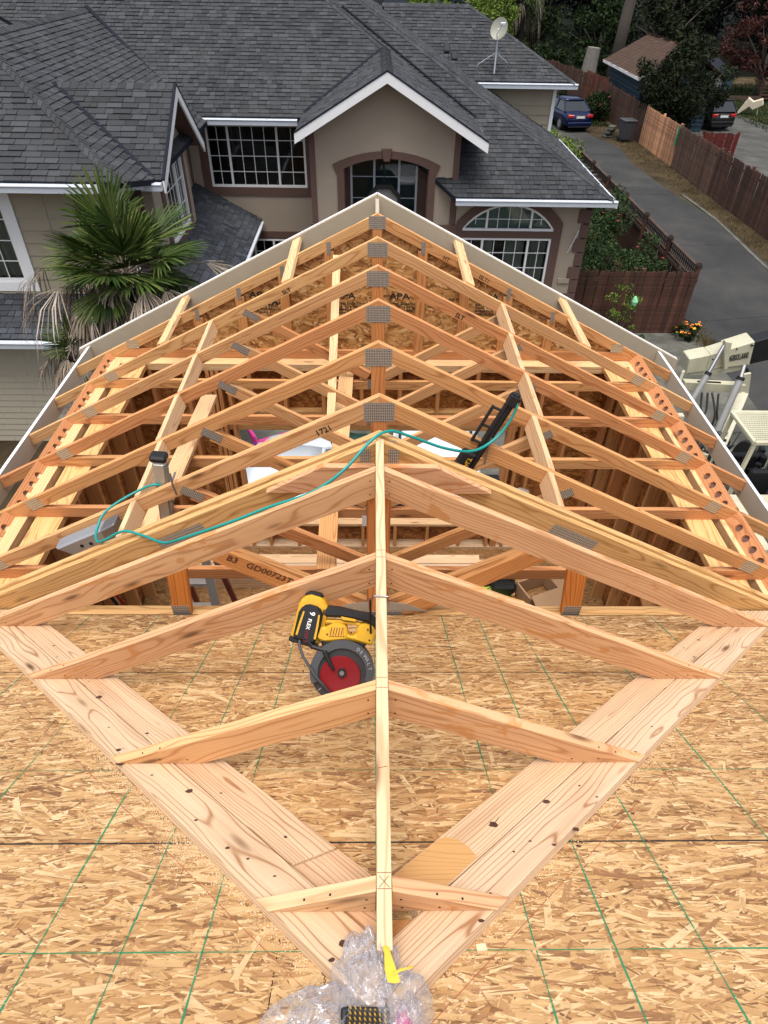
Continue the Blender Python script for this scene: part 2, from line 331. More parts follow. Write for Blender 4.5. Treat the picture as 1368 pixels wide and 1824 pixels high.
# ------------------------------------------------------------ object helpers
def mesh(name, verts, faces, mat=None, smooth=False):
    me = bpy.data.meshes.new(name); me.from_pydata([tuple(v) for v in verts], [], [tuple(f) for f in faces]); me.update()
    if mat is not None:
        me.materials.append(MAT[mat] if isinstance(mat, str) else mat)
    if smooth: me.polygons.foreach_set('use_smooth', [True]*len(me.polygons))
    return me
def link(name, me, parent=None, label=None, cat=None, group=None, kind=None, loc=None, tint=None, mw=None):
    o = bpy.data.objects.new(name, me); C.objects.link(o)
    if parent is not None: o.parent = parent
    if mw is not None: o.matrix_basis = mw
    if loc is not None: o.location = loc
    if label: o['label'] = label
    if cat: o['category'] = cat
    if group: o['group'] = group
    if kind: o['kind'] = kind
    if tint is not None: o.color = (*tint, 1)
    return o
def thing(name, label, cat, loc=(0, 0, 0), group=None, rotz=0):
    o = link(name, None, label=label, cat=cat, group=group, loc=loc); o.rotation_euler = (0, 0, rotz); o.empty_display_size = 0.2
    return o
def fix(me):
    bm = bmesh.new(); bm.from_mesh(me); bmesh.ops.recalc_face_normals(bm, faces=bm.faces[:]); bm.to_mesh(me); bm.free(); return me
def bevel(me, w, seg=1):
    bm = bmesh.new(); bm.from_mesh(me); bmesh.ops.recalc_face_normals(bm, faces=bm.faces[:])
    bmesh.ops.bevel(bm, geom=bm.edges[:], offset=w, segments=seg, affect='EDGES', profile=0.5, clamp_overlap=True)
    bm.to_mesh(me); bm.free(); return me
class MB:
    """collects simple shapes into one mesh"""
    def __init__(s): s.v = []; s.f = []
    def add(s, v, f):
        n = len(s.v); s.v += [tuple(q) for q in v]; s.f += [tuple(i+n for i in q) for q in f]; return s
    def box(s, c, d, rot=None):
        x, y, z = (q/2 for q in d)
        vs = [Vector((a*x, b*y, e*z)) for a in (-1, 1) for b in (-1, 1) for e in (-1, 1)]
        if rot is not None: vs = [rot @ q for q in vs]
        c = Vector(c)
        return s.add([q+c for q in vs], [(0, 1, 3, 2), (4, 6, 7, 5), (0, 4, 5, 1), (2, 3, 7, 6), (0, 2, 6, 4), (1, 5, 7, 3)])
    def bar(s, p, q, w, h, up=(0, 0, 1)):
        p = Vector(p); q = Vector(q); d = (q-p); L = d.length; m = frame(d, up)
        return s.box((p+q)/2, (L, w, h), m)
    def tube(s, pts, r, n=8, caps=True):
        pts = [Vector(p) for p in pts]; rs = r if isinstance(r, (list, tuple)) else [r]*len(pts); rings = []
        for i, p in enumerate(pts):
            d = (pts[min(i+1, len(pts)-1)]-pts[max(i-1, 0)]).normalized()
            a = d.orthogonal().normalized() if i == 0 else (pa - d*pa.dot(d)).normalized()
            pa = a; b = d.cross(a)
            rings.append([p+(a*math.cos(2*math.pi*k/n)+b*math.sin(2*math.pi*k/n))*rs[i] for k in range(n)])
        v = [q for rr in rings for q in rr]; f = []
        for i in range(len(pts)-1):
            for k in range(n): f.append((i*n+k, i*n+(k+1) % n, (i+1)*n+(k+1) % n, (i+1)*n+k))
        if caps: f.append(tuple(range(n))[::-1]); f.append(tuple((len(pts)-1)*n+k for k in range(n)))
        return s.add(v, f)
    def prism(s, poly, ext):
        n = len(poly); ext = Vector(ext); a = [Vector(p) for p in poly]; b = [p+ext for p in a]
        return s.add(a+b, [tuple(range(n))[::-1], tuple(range(n, 2*n))]+[(i, (i+1) % n, n+(i+1) % n, n+i) for i in range(n)])
    def me(s, name, mat, smooth=False, bev=0):
        m = mesh(name, s.v, s.f, mat, smooth)
        if bev: bevel(m, bev)
        else: fix(m)
        return m
    def obj(s, name, mat, parent=None, bev=0, smooth=False, **k):
        return link(name, s.me(name, mat, smooth, bev), parent, **k)
def frame(d, up=(0, 0, 1)):
    x = Vector(d).normalized(); up = Vector(up)
    if abs(x.dot(up.normalized())) > 0.999: up = Vector((0, 1, 0))
    y = up.cross(x).normalized(); z = x.cross(y)
    return Matrix((x, y, z)).transposed()
def solid(name, verts, faces, grain, mat, parent=None, bev=0.0015, up=(0, 0, 1), **k):
    """closed shape whose local X runs along the grain; verts in the parent's space"""
    m = frame(grain, up); o0 = sum((Vector(v) for v in verts), Vector())/len(verts); inv = m.transposed()
    me = mesh(name, [inv @ (Vector(v)-o0) for v in verts], faces, mat)
    if bev: bevel(me, bev)
    else: fix(me)
    mw = m.to_4x4(); mw.translation = o0
    return link(name, me, parent, mw=mw, **k)
def prism(name, poly, ext, grain, mat, parent=None, **k):
    n = len(poly); ext = Vector(ext); a = [Vector(p) for p in poly]; b = [p+ext for p in a]
    return solid(name, a+b, [tuple(range(n))[::-1], tuple(range(n, 2*n))]+[(i, (i+1) % n, n+(i+1) % n, n+i) for i in range(n)], grain, mat, parent, **k)
def board(name, p, q, w, h, mat, parent=None, up=(0, 0, 1), bev=0.0015, **k):
    """w is the size across (local Y), h the size along up (local Z)"""
    p = Vector(p); q = Vector(q); L = (q-p).length; m = frame(q-p, up)
    b = MB().box((0, 0, 0), (L, w, h)); me = b.me(name, mat, bev=bev) if bev else b.me(name, mat)
    mw = m.to_4x4(); mw.translation = (p+q)/2
    return link(name, me, parent, mw=mw, **k)
def copy_tree(o, parent=None, top=True):
    c = o.copy(); C.objects.link(c)
    if not top: c.parent = parent
    for ch in list(o.children): copy_tree(ch, c, False)
    return c
def plate_poly(loops, depth, org, ux, uy):
    """flat shape with holes, given in 2D, extruded behind the plane"""
    org = Vector(org); ux = Vector(ux); uy = Vector(uy); n = ux.cross(uy).normalized()
    tri = tessellate_polygon([[Vector((a, b, 0)) for a, b in L] for L in loops])
    pts = [p for L in loops for p in L]; N = len(pts)
    v = [org+ux*a+uy*b for a, b in pts]; v += [q-n*depth for q in v]
    f = [tuple(t) for t in tri]+[tuple(i+N for i in t)[::-1] for t in tri]; k = 0
    for L in loops:
        m = len(L)
        for i in range(m): f.append((k+i, k+(i+1) % m, N+k+(i+1) % m, N+k+i))
        k += m
    return v, f
def tint(a=0.08, warm=None):
    """natural differences between boards"""
    k = 1+random.uniform(-a, a); w = random.uniform(-0.05, 0.07) if warm is None else warm
    return (k*(1+w*0.4), k*(1-w*0.6), k*(1-w*1.8))
_fc = {}
def text(name, body, size, org, ux, uy, mat, parent=None, depth=0.0008, sx=1.0, align='LEFT', **k):
    cu = bpy.data.curves.new(name, 'FONT'); cu.body = body; cu.size = size; cu.extrude = depth; cu.align_x = align
    cu.offset = size*0.015; cu.resolution_u = 3
    to = bpy.data.objects.new(name, cu); C.objects.link(to)
    dg = bpy.context.evaluated_depsgraph_get(); dg.update()
    me = bpy.data.meshes.new_from_object(to.evaluated_get(dg)); bpy.data.objects.remove(to); bpy.data.curves.remove(cu)
    me.name = name; me.materials.clear(); me.materials.append(MAT[mat])
    ux = Vector(ux).normalized(); uy = Vector(uy); uy = (uy-ux*uy.dot(ux)).normalized(); n = ux.cross(uy)
    m = Matrix((ux*sx, uy, n)).transposed().to_4x4(); m.translation = Vector(org)
    return link(name, me, parent, mw=m, **k)
G0 = -6.5
MAT['screen'] = flat('vent_screen_mesh', (0.14, 0.07, 0.055), 0.7, var=0.5, scale=160)
# ============================================================ THE SETTING: ground
def sheet(name, pts, z, mat, thick=None, **k):
    n = len(pts); v = [(x, y, z) for x, y in pts]
    if thick is None: me = mesh(name, v, [tuple(range(n))], mat)
    else:
        me = fix(mesh(name, v+[(x, y, z-thick) for x, y in pts], [tuple(range(n)), tuple(range(n, 2*n))[::-1]]+[(i, (i+1) % n, n+(i+1) % n, n+i) for i in range(n)], mat))
    return link(name, me, kind='structure', **k)
sheet('ground', [(-260, -60), (320, -60), (320, 420), (-260, 420)], G0-0.06, 'forest')
sheet('dirt_ground', [(-40, -20), (45, -20), (45, 66), (-40, 66)], G0-0.03, 'dirt')
sheet('lawn', [(9.2, 41), (12.2, 42.7), (16.0, 55), (16.3, 66), (8, 70), (8.3, 50)], G0-0.02, 'grass')
sheet('neighbour_lawn', [(21.5, 36), (44, 36), (44, 60), (36, 62), (21, 58), (19, 56)], G0-0.022, 'grass')
sheet('gravel_drive', [(15.1, 20), (30, 14), (26, 40), (22.3, 56), (16.5, 56), (15.2, 40)], G0-0.016, 'gravel')
sheet('driveway', [(8.9, 12), (9.3, 18.0), (8.75, 19), (8.75, 30), (9.2, 45), (12.3, 46), (12.5, 42.7), (13.35, 39.7), (13.05, 36), (13.35, 31), (13.9, 26.9), (13.75, 22.7), (13.3, 18), (12.5, 8), (9, 4)], G0, 'asphalt')
sheet('driveway_bay', [(4.0, -3), (11.5, -3), (12.6, 8), (9.2, 12.2), (9.2, 13.9), (9.0, 15.4), (8.9, 8)], G0-0.004, 'asphalt')
sheet('concrete_apron', [(-6.5, -6), (9.15, -6), (9.15, 12.8), (9.2, 14), (9.05, 15.5), (9.28, 17.45), (4.5, 17.3), (4.5, 15.2), (-6.5, 14.5)], G0+0.012, 'concrete', thick=0.1)
sheet('curb_strip', [(13.42, 19), (13.9, 27.5), (13.75, 31), (13.62, 31), (13.78, 27.5), (13.28, 19)], G0+0.02, 'concrete', thick=0.06)
# expansion joints and cracks in the drive
jb = MB()
for (x0, y0, x1, y1) in ((9.3, 17.95, 13.3, 18.75), (8.76, 30.8, 13.3, 30.9), (8.78, 24.3, 13.7, 24.6), (9.0, 38.2, 13.1, 38.0)):
    n = 14; last = None
    for i in range(n+1):
        t = i/n; p = Vector((x0+(x1-x0)*t+random.uniform(-.03, .03), y0+(y1-y0)*t+random.uniform(-.03, .03), G0+0.003))
        if last is not None: jb.bar(last, p, random.uniform(0.02, 0.04), 0.004)
        last = p
jb.obj('driveway_crack', 'ink', kind='structure')

# ============================================================ THE SITE
SM = 0.555                      # fall of the main roof per metre
CA = math.atan(SM)
def dz(y, o=0.0): return -SM*(y-0.321)-0.0435+o      # deck surface; sleepers' tops lie at o = 0.0435
# ---- main roof deck: strand board sheets, each a part
deck = thing('roof_deck', 'large sloping roof deck of bare strand board sheets with green chalk lines across the foreground', 'roof deck', (0, 0, 0))
e2 = Vector((0, math.cos(CA), -math.sin(CA))); nd = Vector((0, math.sin(CA), math.cos(CA)))
on_deck_ = lambda y: Vector((0, y, dz(y)))-nd*.0035
ym = [-2.26, -1.22, -0.18, 0.86, 1.90, 2.575]
for r in range(5):
    off = [0.9, -0.35, 0.85, -0.25, 0.75][r]
    x = -6.0+off
    while x < 5.6:
        x1 = x+2.4384; y0, y1 = ym[r]+0.004, ym[r+1]-0.004
        L = (y1-y0)/math.cos(CA); yc = (y0+y1)/2; zc = dz(yc)
        b = MB().box((0, 0, -0.0075), (x1-x-0.003, L, 0.015)); me = b.me('osb_panel', 'deck')
        mw = Matrix((Vector((1, 0, 0)), e2, nd)).transposed().to_4x4(); mw.translation = Vector(((x+x1)/2, yc, zc))
        k = random.uniform(0.96, 1.04)
        link('osb_panel', me, deck, mw=mw, tint=(k, k, k)); x = x1
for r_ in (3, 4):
    MB().box((0, 0, 0), (11, .0075, .004), Matrix.Rotation(-CA, 3, 'X')).obj('gap_shade_strip', 'ink', deck, loc=tuple(on_deck_(ym[r_])))  # dark strip laid in the sheet joint, stands in for the gap's shade
rb = MB()
for i in range(19):
    x = -5.5+0.61*i; rb.prism([(x, 2.56, dz(2.56)-0.018), (x, -2.3, dz(-2.3)-0.018), (x, -2.3, dz(-2.3)-0.15), (x, 2.56, dz(2.56)-0.15)], (0.038, 0, 0))
rb.obj('common_rafters_below', 'fir', deck)
def on_deck(x, y, h=0.0): return Vector((x, y, dz(y)))+nd*h
def chalk(x0, y0, x1, y1, mat='chalk', w=0.006):
    mb = MB(); n = max(2, int(abs(y1-y0)*6+abs(x1-x0)*3)); last = None
    for i in range(n+1):
        t = i/n; p = on_deck(x0+(x1-x0)*t+random.uniform(-.0015, .0015), y0+(y1-y0)*t, 0.002)
        if last is not None:
            d = (p-last).normalized(); s = d.cross(nd)*w/2*random.uniform(.7, 1.3)
            mb.add([last-s, last+s, p+s, p-s], [(0, 1, 2, 3)])
        last = p
    link('chalk_line', mesh('chalk_line', mb.v, mb.f, mat), deck)
for x in (-1.73, -1.32, -0.895, -0.67, -0.46, -0.02, 0.39, 0.61, 0.83, 1.245, 1.67): chalk(x, 2.57, x+random.uniform(-.012, .012), -0.6, w=0.005)
for y in (1.19, 0.51): chalk(-4.5, y+0.004, 4.5, y, w=0.003 if y > 1 else .004)
for s in (-1, 1): chalk(s*2.35, 2.28, s*0.02, 0.27, 'redchalk', 0.0022)
# a few loose dark flakes printed deeper in the board
fk_ = MB()
for _ in range(24000):
    x = random.uniform(-2.5, 2.7); y = .28+2.27*random.random()**1.15; a = random.gauss(0, .30) if random.random() < .88 else random.uniform(-1.6, 1.6); big_ = random.random() < .16; L = random.uniform(.05, .15) if big_ else random.uniform(.012, .07); w = random.uniform(.010, .024) if big_ else random.uniform(.0025, .009)
    if any(abs(y-s_) < .017 for s_ in (.86, 1.90)): continue
    if any(abs(y-s_) < .045 for s_ in (.86, 1.90)): a *= .08
    c = on_deck(x, y, random.uniform(.0003, .0009)); d = Vector((math.cos(a), 0, 0))+e2*math.sin(a); s = d.cross(nd); k1, k2 = random.uniform(-.35, .35)*w, random.uniform(-.35, .35)*w
    t1 = nd*random.uniform(0, .0022); t2 = nd*random.uniform(0, .0022)
    fk_.add([c-d*(L/2+k1)-s*w/2+t1, c+d*(L/2+k2)-s*w/2, c+d*(L/2-k2)+s*w/2+t2, c-d*(L/2-k1)+s*w/2], [(3, 2, 1, 0)])
link('wood_strands', mesh('wood_strands', fk_.v, fk_.f, 'flake'), deck, kind='stuff')
fl = MB()
for _ in range(420):
    x = random.uniform(-1.9, 2.1); y = random.uniform(0.3, 2.5); a = random.gauss(0, 0.6); L = random.uniform(.012, .045); w = random.uniform(.003, .007)
    c = on_deck(x, y, 0.0012); d = Vector((math.cos(a), 0, 0))+e2*math.sin(a); s = d.cross(nd)
    fl.add([c-d*L/2-s*w/2, c+d*L/2-s*w*.3, c+d*L/2*.9+s*w/2, c-d*L/2*.8+s*w/2], [(0, 1, 2, 3)])
link('resin_dark_flakes', mesh('resin_dark_flakes', fl.v, fl.f, flat('dark_flake', (0.16, 0.075, 0.035), 0.7, var=0.3)), deck, kind='stuff')
sw = MB()
for _ in range(4200):
    s = random.choice((-1, -1, 1)); y = random.uniform(0.3, 1.45); e = abs(random.gauss(0, 0.022)) if random.random() < .75 else abs(random.gauss(0, .10))
    x = s*(1.11*(y-0.321)+e*1.2+.004); q = random.uniform(.0008, .0024); c = on_deck(x, y, q*.6+.001)
    a = random.uniform(0, 6.28); u = Vector((math.cos(a), math.sin(a), 0))*q; w = Vector((-math.sin(a), math.cos(a), 0))*q*.6
    sw.add([c-u-w, c+u-w, c+u+w+Vector((0, 0, q)), c-u+w], [(0, 1, 2, 3)])
for _ in range(1500):
    x = random.gauss(-0.63, 0.06); y = random.gauss(0.83, 0.05); q = random.uniform(.0006, .0018); c = on_deck(x, y, .0015)
    sw.add([c+Vector((-q, 0, 0)), c+Vector((q, 0, 0)), c+Vector((q*.4, q, 0)), c+Vector((-q*.6, q, 0))], [(0, 1, 2, 3)])
link('sawdust', mesh('sawdust', sw.v, sw.f, 'sawdust'), label='fine pale sawdust lying on the deck along the two sleepers', cat='sawdust', kind='stuff')

# ---- sleepers: flat boards laid on the deck under the jack rafters
def sleeper(s, c0, c1, ya, yb, label, mat, far=0.0, cut=None, grp='flat sleeper boards laid on the deck', h=0.038, tn=None):
    """board between the lines |x| = 1.11 (y - c); ya is the near end, yb the far end"""
    def P(y, c, h_): return on_deck(s*1.11*(y-c), y, h_)
    ya0 = ya if not cut else ya
    pts = [(ya, c0), (yb, c0), (yb+far, c1), (ya+(c1-c0 if cut is None else cut), c1)]
    if cut is None: pts = [(max(ya, c0), c0), (yb, c0), (yb, c1), (max(ya, c1), c1)]
    b = [P(y, c, 0.001) for y, c in pts]; t = [P(y, c, h) for y, c in pts]
    f = [(0, 1, 2, 3), (7, 6, 5, 4)]+[(i, (i+1) % 4, 4+(i+1) % 4, 4+i) for i in range(4)]
    g = P(yb, c0, 0)-P(ya, c0, 0)
    o = solid('sleeper_board', b+t, f, g, mat, None, up=nd, tint=tn or tint(.04), label=label, cat='sleeper board', group=grp)
    return o
sleeper(-1, 0.321, 0.494, 0.321, 2.56, 'outer left sleeper board with a dark knot at its outer edge, under the left jacks', 'plank', tn=(1, .98, .94))
sleeper(1, 0.321, 0.494, 0.326, 2.56, 'outer right sleeper board with several black knots, under the right jack rafters', 'plank', tn=(1.03, 1, .98))
sleeper(-1, 0.4995, 0.674, 0.739, 2.56, 'inner left sleeper board with a square saw cut at its near end', 'plank', cut=0.062, tn=(.98, .93, .88))
sleeper(1, 0.4995, 0.674, 0.585, 2.56, 'inner right sleeper board with an orange stain at its near end', 'plank', cut=0.098, tn=(1.0, .96, .90))
sleeper(-1, 0.4985, 0.674, 0.505, 0.733, 'short filler board between the left inner sleeper and the ridge end', 'plank', cut=0.17, far=.062, tn=(.95, .84, .76), h=0.037)
sleeper(1, 0.4985, 0.64, 0.505, 0.580, 'short brown filler board between the right inner sleeper and the ridge end', 'sawn', cut=0.13, tn=(.72, .62, .5), h=0.022)
# ---- ridge board
rp = [(-0.019, 2.588, 0), (-0.019, 2.588, -0.188), (-0.019, 0.668, -0.188), (-0.019, 0.475, -0.082), (-0.019, 0.475, 0)]
prism('ridge_board', rp, (0.038, 0, 0), (0, -1, 0), 'pine', None, up=(1, 0, 0), label='pale ridge board running down the middle from the double truss to the deck', cat='ridge board', tint=(1.0, .95, .88))
# pencil crosses and cut marks on the ridge board
pm = MB()
for y in (0.628, 1.22, 1.81):
    for dy in (-.019, .019): pm.box((0, y+dy, 0.0006), (0.036, 0.0012, 0.0008))
pm.bar((-.013, .612, .0006), (.013, .640, .0006), .0013, .0008); pm.bar((.013, .612, .0006), (-.013, .640, .0006), .0013, .0008)
pm.bar((-.013, .93, .0006), (.013, .935, .0006), .0013, .0008)
pm.obj('pencil_mark', 'inkbrown', bpy.data.objects['ridge_board']); bpy.data.objects['pencil_mark'].matrix_parent_inverse = bpy.data.objects['ridge_board'].matrix_basis.inverted()

MAT['knotdark'] = flat('dark_knot', (.07, .03, .018), .6, var=.4, scale=40)
NAILS = []
def jack(s, yf, label, mat, tn, cracks=0):
    H = 0.160; yb = yf+0.038; x0 = s*0.0205
    def poly(y):
        z = -SM*(y-0.321)+0.0008                        # sleeper top at this y
        xt = 2*abs(z)-0.006; p = [(x0, y, -0.5*0.0205), (s*xt, y, z+.003), (s*xt, y, z)]
        if abs(z) > H+0.02: p += [(s*2*(abs(z)-H), y, z), (x0, y, -0.01-H)]
        else: p += [(s*(xt*.5), y, z), (x0, y, z)]
        return p
    a, b = poly(yf), poly(yb); n = len(a)
    f = [tuple(range(n))[::-1], tuple(range(n, 2*n))]+[(i, (i+1) % n, n+(i+1) % n, n+i) for i in range(n)]
    g = Vector((s*2, 0, -1)) if s > 0 else Vector((2, 0, 1))
    o = solid('jack_rafter', a+b, f, g, mat, None, bev=0.002, label=label, cat='jack rafter', group='jack rafters along the ridge board', tint=tn)
    inv = o.matrix_basis.inverted()
    nb = MB()
    def dot(x, y, z, nrm):
        nb.tube([inv @ Vector((x, y, z)), inv @ (Vector((x, y, z))+Vector(nrm)*0.0012)], 0.0036, 6)
    for d in (-.05, -.13): dot(s*0.045, yf, -.02+d, (0, -1, 0)) if abs(poly(yf)[1][2]) > .2 or d > -.1 else None
    zt = poly(yf)[1][2]; xt = abs(poly(yf)[1][0])
    for q in (.10, .17): dot(s*(xt-q), yf+.012, -(xt-q)*.5, (s*.447, 0, .894))
    for q in (.16, .26): dot(s*(xt-q), yf, zt+.025, (0, -1, 0))
    nb.obj('nail_head', 'ink', o)
    return o
jack(-1, 2.352, 'longest left jack rafter, just in front of the double truss', 'sawn', (.97, .90, .80))
jack(1, 2.352, 'longest right jack rafter, just in front of the double truss', 'sawn', (1.0, .90, .80))
jack(-1, 1.79, 'left jack rafter behind the circular saw, second longest on its side', 'sawn', (.93, .82, .72))
jack(1, 1.79, 'right jack rafter with long orange smears, second longest on its side', 'sawn', (1.0, .88, .76))
jack(-1, 1.20, 'left jack rafter in front of the circular saw', 'fir', (1.15, 1.08, .98))
jack(1, 1.20, 'third right jack rafter from the double truss, a nail head proud of its top edge', 'sawn', (1.02, .92, .82))
jack(-1, 0.607, 'shortest left jack rafter, a thin wedge beside the plastic bags', 'pine', (1.0, .92, .80))
jack(1, 0.607, 'shortest right jack rafter, a thin wedge with two nails at the ridge', 'sawn', (1.0, .90, .82))
# knots, splits and writing on the sleepers
stp = [(.025, .692), (.11, .602), (.285, .76), (.265, .80), (.235, .825), (.20, .838), (.172, .825)]
v_ = [on_deck(x, y, .0388) for x, y in stp]; link('orange_stain', mesh('orange_stain', v_, [tuple(range(len(v_)))], wood_mat('stained_fir', (.60, .34, .13), (.48, .24, .08), period=330, sharp=12.0)), deck)
def knot(x, y, r, L=0.0, a=0.0):
    r *= 1.35; kb = MB(); c = on_deck(x, y, 0.0386); m = 9
    vs = [c+Vector((math.cos(6.283*i/m)*r*random.uniform(.7, 1.25), 0, 0))+e2*math.sin(6.283*i/m)*r*random.uniform(.55, 1.0) for i in range(m)]
    kb.add(vs, [tuple(range(m))])
    if L:
        d = Vector((math.cos(a), 0, 0))+e2*math.sin(a)
        kb.add([c-d.cross(nd)*.002, c+d.cross(nd)*.002, c+d*L], [(0, 1, 2)])
    link('knot', mesh('knot', kb.v, kb.f, 'knotdark'), deck)
for k_ in ((.56, .985, .010), (.36, .885, .013, .06, 1.0), (.53, .805, .005), (.74, 1.005, .004), (.62, .865, .009), (.605, .80, .006), (.83, .93, .005, .02, .4), (1.45, 1.93, .007, .03, .6), (1.50, 1.80, .006), (1.62, 1.98, .006), (.40, .78, .0035), (.26, .56, .006),
    (-.985, 1.22, .014, .03, 2.6), (-.96, 1.18, .012), (-.60, .91, .005), (-.47, .80, .006), (-.40, .76, .004), (-1.24, 1.62, .012), (-.66, 1.04, .010), (-.10, .50, .012), (-.13, .46, .006), (-.93, 1.36, .006), (-.31, .70, .004), (-1.45, 1.86, .005), (1.75, 2.17, .007), (1.30, 1.76, .004), (1.62, 2.08, .004), (1.12, 1.40, .004), (.98, 1.24, .005), (.46, .82, .004), (.70, 1.06, .004), (.30, .64, .004), (-1.70, 2.10, .006), (-1.35, 1.75, .004), (-1.10, 1.40, .004), (-.82, 1.12, .004), (-.74, 1.22, .006), (-.55, 1.03, .004), (-.30, .84, .005), (-.22, .62, .004), (-1.52, 2.05, .006), (-1.62, 1.98, .004), (-1.0, 1.26, .009, .03, .6)): knot(*k_)

# ---- trusses
yk = [6.027-0.6096*k for k in range(6)]
BC = -1.3190
def plate(x, y, z, w, h, rot, parent, mat='plate', th=0.0018):
    """nail plate on the near face of a truss"""
    c, s_ = math.cos(rot), math.sin(rot)
    me = MB().box((0, 0, 0), (w, h, th)).me('nail_plate', mat)
    mw = Matrix((Vector((c, 0, s_)), Vector((-s_, 0, c)), Vector((0, -1, 0)))).transposed().to_4x4(); mw.translation = Vector((x, y-th/2-.0003, z))
    return link('nail_plate', me, parent, mw=mw)
HC = 0.102      # plumb depth of a top chord
def truss(y0, name, label, tints, tail=3.075, gable=False, double=False, mats=('fir', 'fir', 'fir'), cat='roof truss', grp='roof trusses in a row'):
    t = thing(name, label, cat, (0, y0, 0), grp)
    T = 0.038
    for ci, s in enumerate((-1, 1)):
        x1 = s*tail; P = [(0, 0, 0), (x1, 0, -.5*tail), (x1, 0, -.5*tail-HC), (0, 0, -HC)]
        prism('top_chord', P, (0, T, 0), (s*2*s, 0, -1*s), mats[ci], t, tint=tints[ci])
    zb = BC; xe = 2*abs(BC)-.0
    P = [(-2.62, 0, zb-.005), (-2.52, 0, zb), (2.52, 0, zb), (2.62, 0, zb-.005), (2.69, 0, zb-.089), (-2.69, 0, zb-.089)]
    xa = 2*(abs(zb)-HC)          # the bottom chord dies into the top chords' undersides
    P = [(-xa, 0, zb), (xa, 0, zb), (2.68, 0, zb-.0883), (-2.68, 0, zb-.0883)]
    P = [(-xa+.002, .0, zb), (xa-.002, .0, zb), (2*(abs(zb)+.0883-HC)-.002, .0, zb-.0883), (-2*(abs(zb)+.0883-HC)+.002, .0, zb-.0883)]
    prism('bottom_chord', P, (0, T, 0), (1, 0, 0), mats[2], t, tint=tints[2])
    if gable:
        for i, sx in enumerate((-1.74, -1.31, -0.88, -0.44, .42, .84, 1.26, 1.72)):
            zt = -.5*abs(sx)-HC-.012
            board('gable_stud', (sx, T/2, zb+.001), (sx, T/2, zt), T, .089, 'fir', t, up=(1, 0, 0), tint=(.98, .72, .46))
            plate(sx, 0, zt+.03, .038, .115, 0, t)
        board('king_post', (0, T/2, zb+.001), (0, T/2, -HC-.01), T, .089, 'fir', t, up=(1, 0, 0), tint=(.98, .74, .5))
        plate(0, 0, -.075, .15, .11, 0, t)
        for s in (-1, 1): plate(s*2.44, 0, -1.27, .12, .09, 0, t).color = (1.4, 1.33, 1.15, 1)  # heel plates tinted brighter so that they look lit
        return t
    board('king_post', (0, T/2, zb+.001), (0, T/2, -HC-.004), T, .089 if not double else .13, 'fir', t, up=(1, 0, 0), tint=(.95, .62, .36))
    for i, s in enumerate((-1, 1)):
        a = Vector((s*.075, T/2, zb+.05)); b = Vector((s*1.10, T/2, -.5*1.10-HC-.03))
        board('web', a, b, T, .089, 'fir', t, tint=tints[3] if i else tints[4])
        ang = math.atan2(b.z-a.z, (b.x-a.x))
        plate(s*1.10, 0, -.675, .14, .062, ang if s > 0 else ang-math.pi, t)
        plate(s*.062, 0, zb-.03, .045, .10, 0, t)
        plate(s*2.47, 0, -1.285, .115, .09, -s*.46, t).color = (1.45, 1.38, 1.2, 1)  # brighter tint on the heel plate paints in the light on it
    plate(0, 0, -.098, .165, .118, 0, t)
    return t
PK = (.96, .70, .52); NT_ = (1.02, .92, .78); OR = (1.0, .82, .60); YL = (1.06, 1.0, .80)
tt = [
 (YL, OR, PK, OR, OR), (YL, NT_, OR, NT_, PK), (NT_, PK, PK, NT_, NT_), (PK, PK, OR, NT_, NT_), (OR, OR, PK, NT_, OR), (NT_, OR, PK, OR, PK)]
tl = ['farthest truss, closed with vertical studs and strand board, directly behind the primed barge boards',
 'second truss from the far end, with bark along its right top chord', 'third truss from the far end, the lookouts end one bay behind it',
 'fourth truss from the far end, with the reddest top chords', 'fifth truss from the far end, the upper tip of the black nailer resting against it',
 'nearest single truss, carrying the black strip nailer and the white tool', ]
truss(yk[0], 'gable_truss', tl[0], tt[0], gable=True, cat='gable truss')
TR = [None]
for k in range(1, 6): TR.append(truss(yk[k], 'roof_truss', tl[k], tt[k]))
g1 = truss(2.631, 'girder_truss', 'rear ply of the double girder truss made of yellow lumber', ((1, 1, 1),)*3+(OR, OR), double=True, mats=('yellow', 'yellow', 'yellow'), cat='girder truss', grp='two plies of the girder truss', tail=3.4)
g2 = thing('girder_truss', 'front ply of the double girder truss with large steel plates and orange posts', 'girder truss', (0, 2.590, 0), 'two plies of the girder truss')
for s in (-1, 1):
    zc = -.016
    P = [(0, 0, zc), (s*3.4, 0, -1.7+zc), (s*3.4, 0, -1.7+zc-.135), (0, 0, zc-.135)]
    prism('top_chord', P, (0, .038, 0), (2, 0, -s), 'yellow', g2, tint=(1, .98, .95))
    plate(s*1.07, 0, -.655, .30, .085, -s*.4636, g2)
    board('web', (s*1.14, .019, -.745), (s*1.195, .019, BC-.03), .038, .115, 'fir', g2, up=(1, 0, 0), tint=(.98, .58, .22))
    plate(s*1.19, 0, BC-.01, .105, .20, s*-.05, g2)
    board('web', (s*.14, .019, BC+.02), (s*.98, .019, -.745), .038, .115, 'fir', g2, tint=(.99, .74, .48))
    plate(s*.07, 0, -.125, .05, .125, 0, g2)
prism('bottom_chord', [(-3.1, 0, BC+.012), (3.1, 0, BC+.012), (3.1, 0, BC-.125), (-3.1, 0, BC-.125)], (0, .038, 0), (1, 0, 0), 'yellow', g2, tint=(1.1, 1.05, 1.0))
board('king_post', (0, .019, BC+.013), (0, .019, -.2), .038, .115, 'fir', g2, up=(1, 0, 0), tint=(.95, .60, .34))
plate(0, 0, BC-.045, .30, .17, 0, g2)
hp = MB()
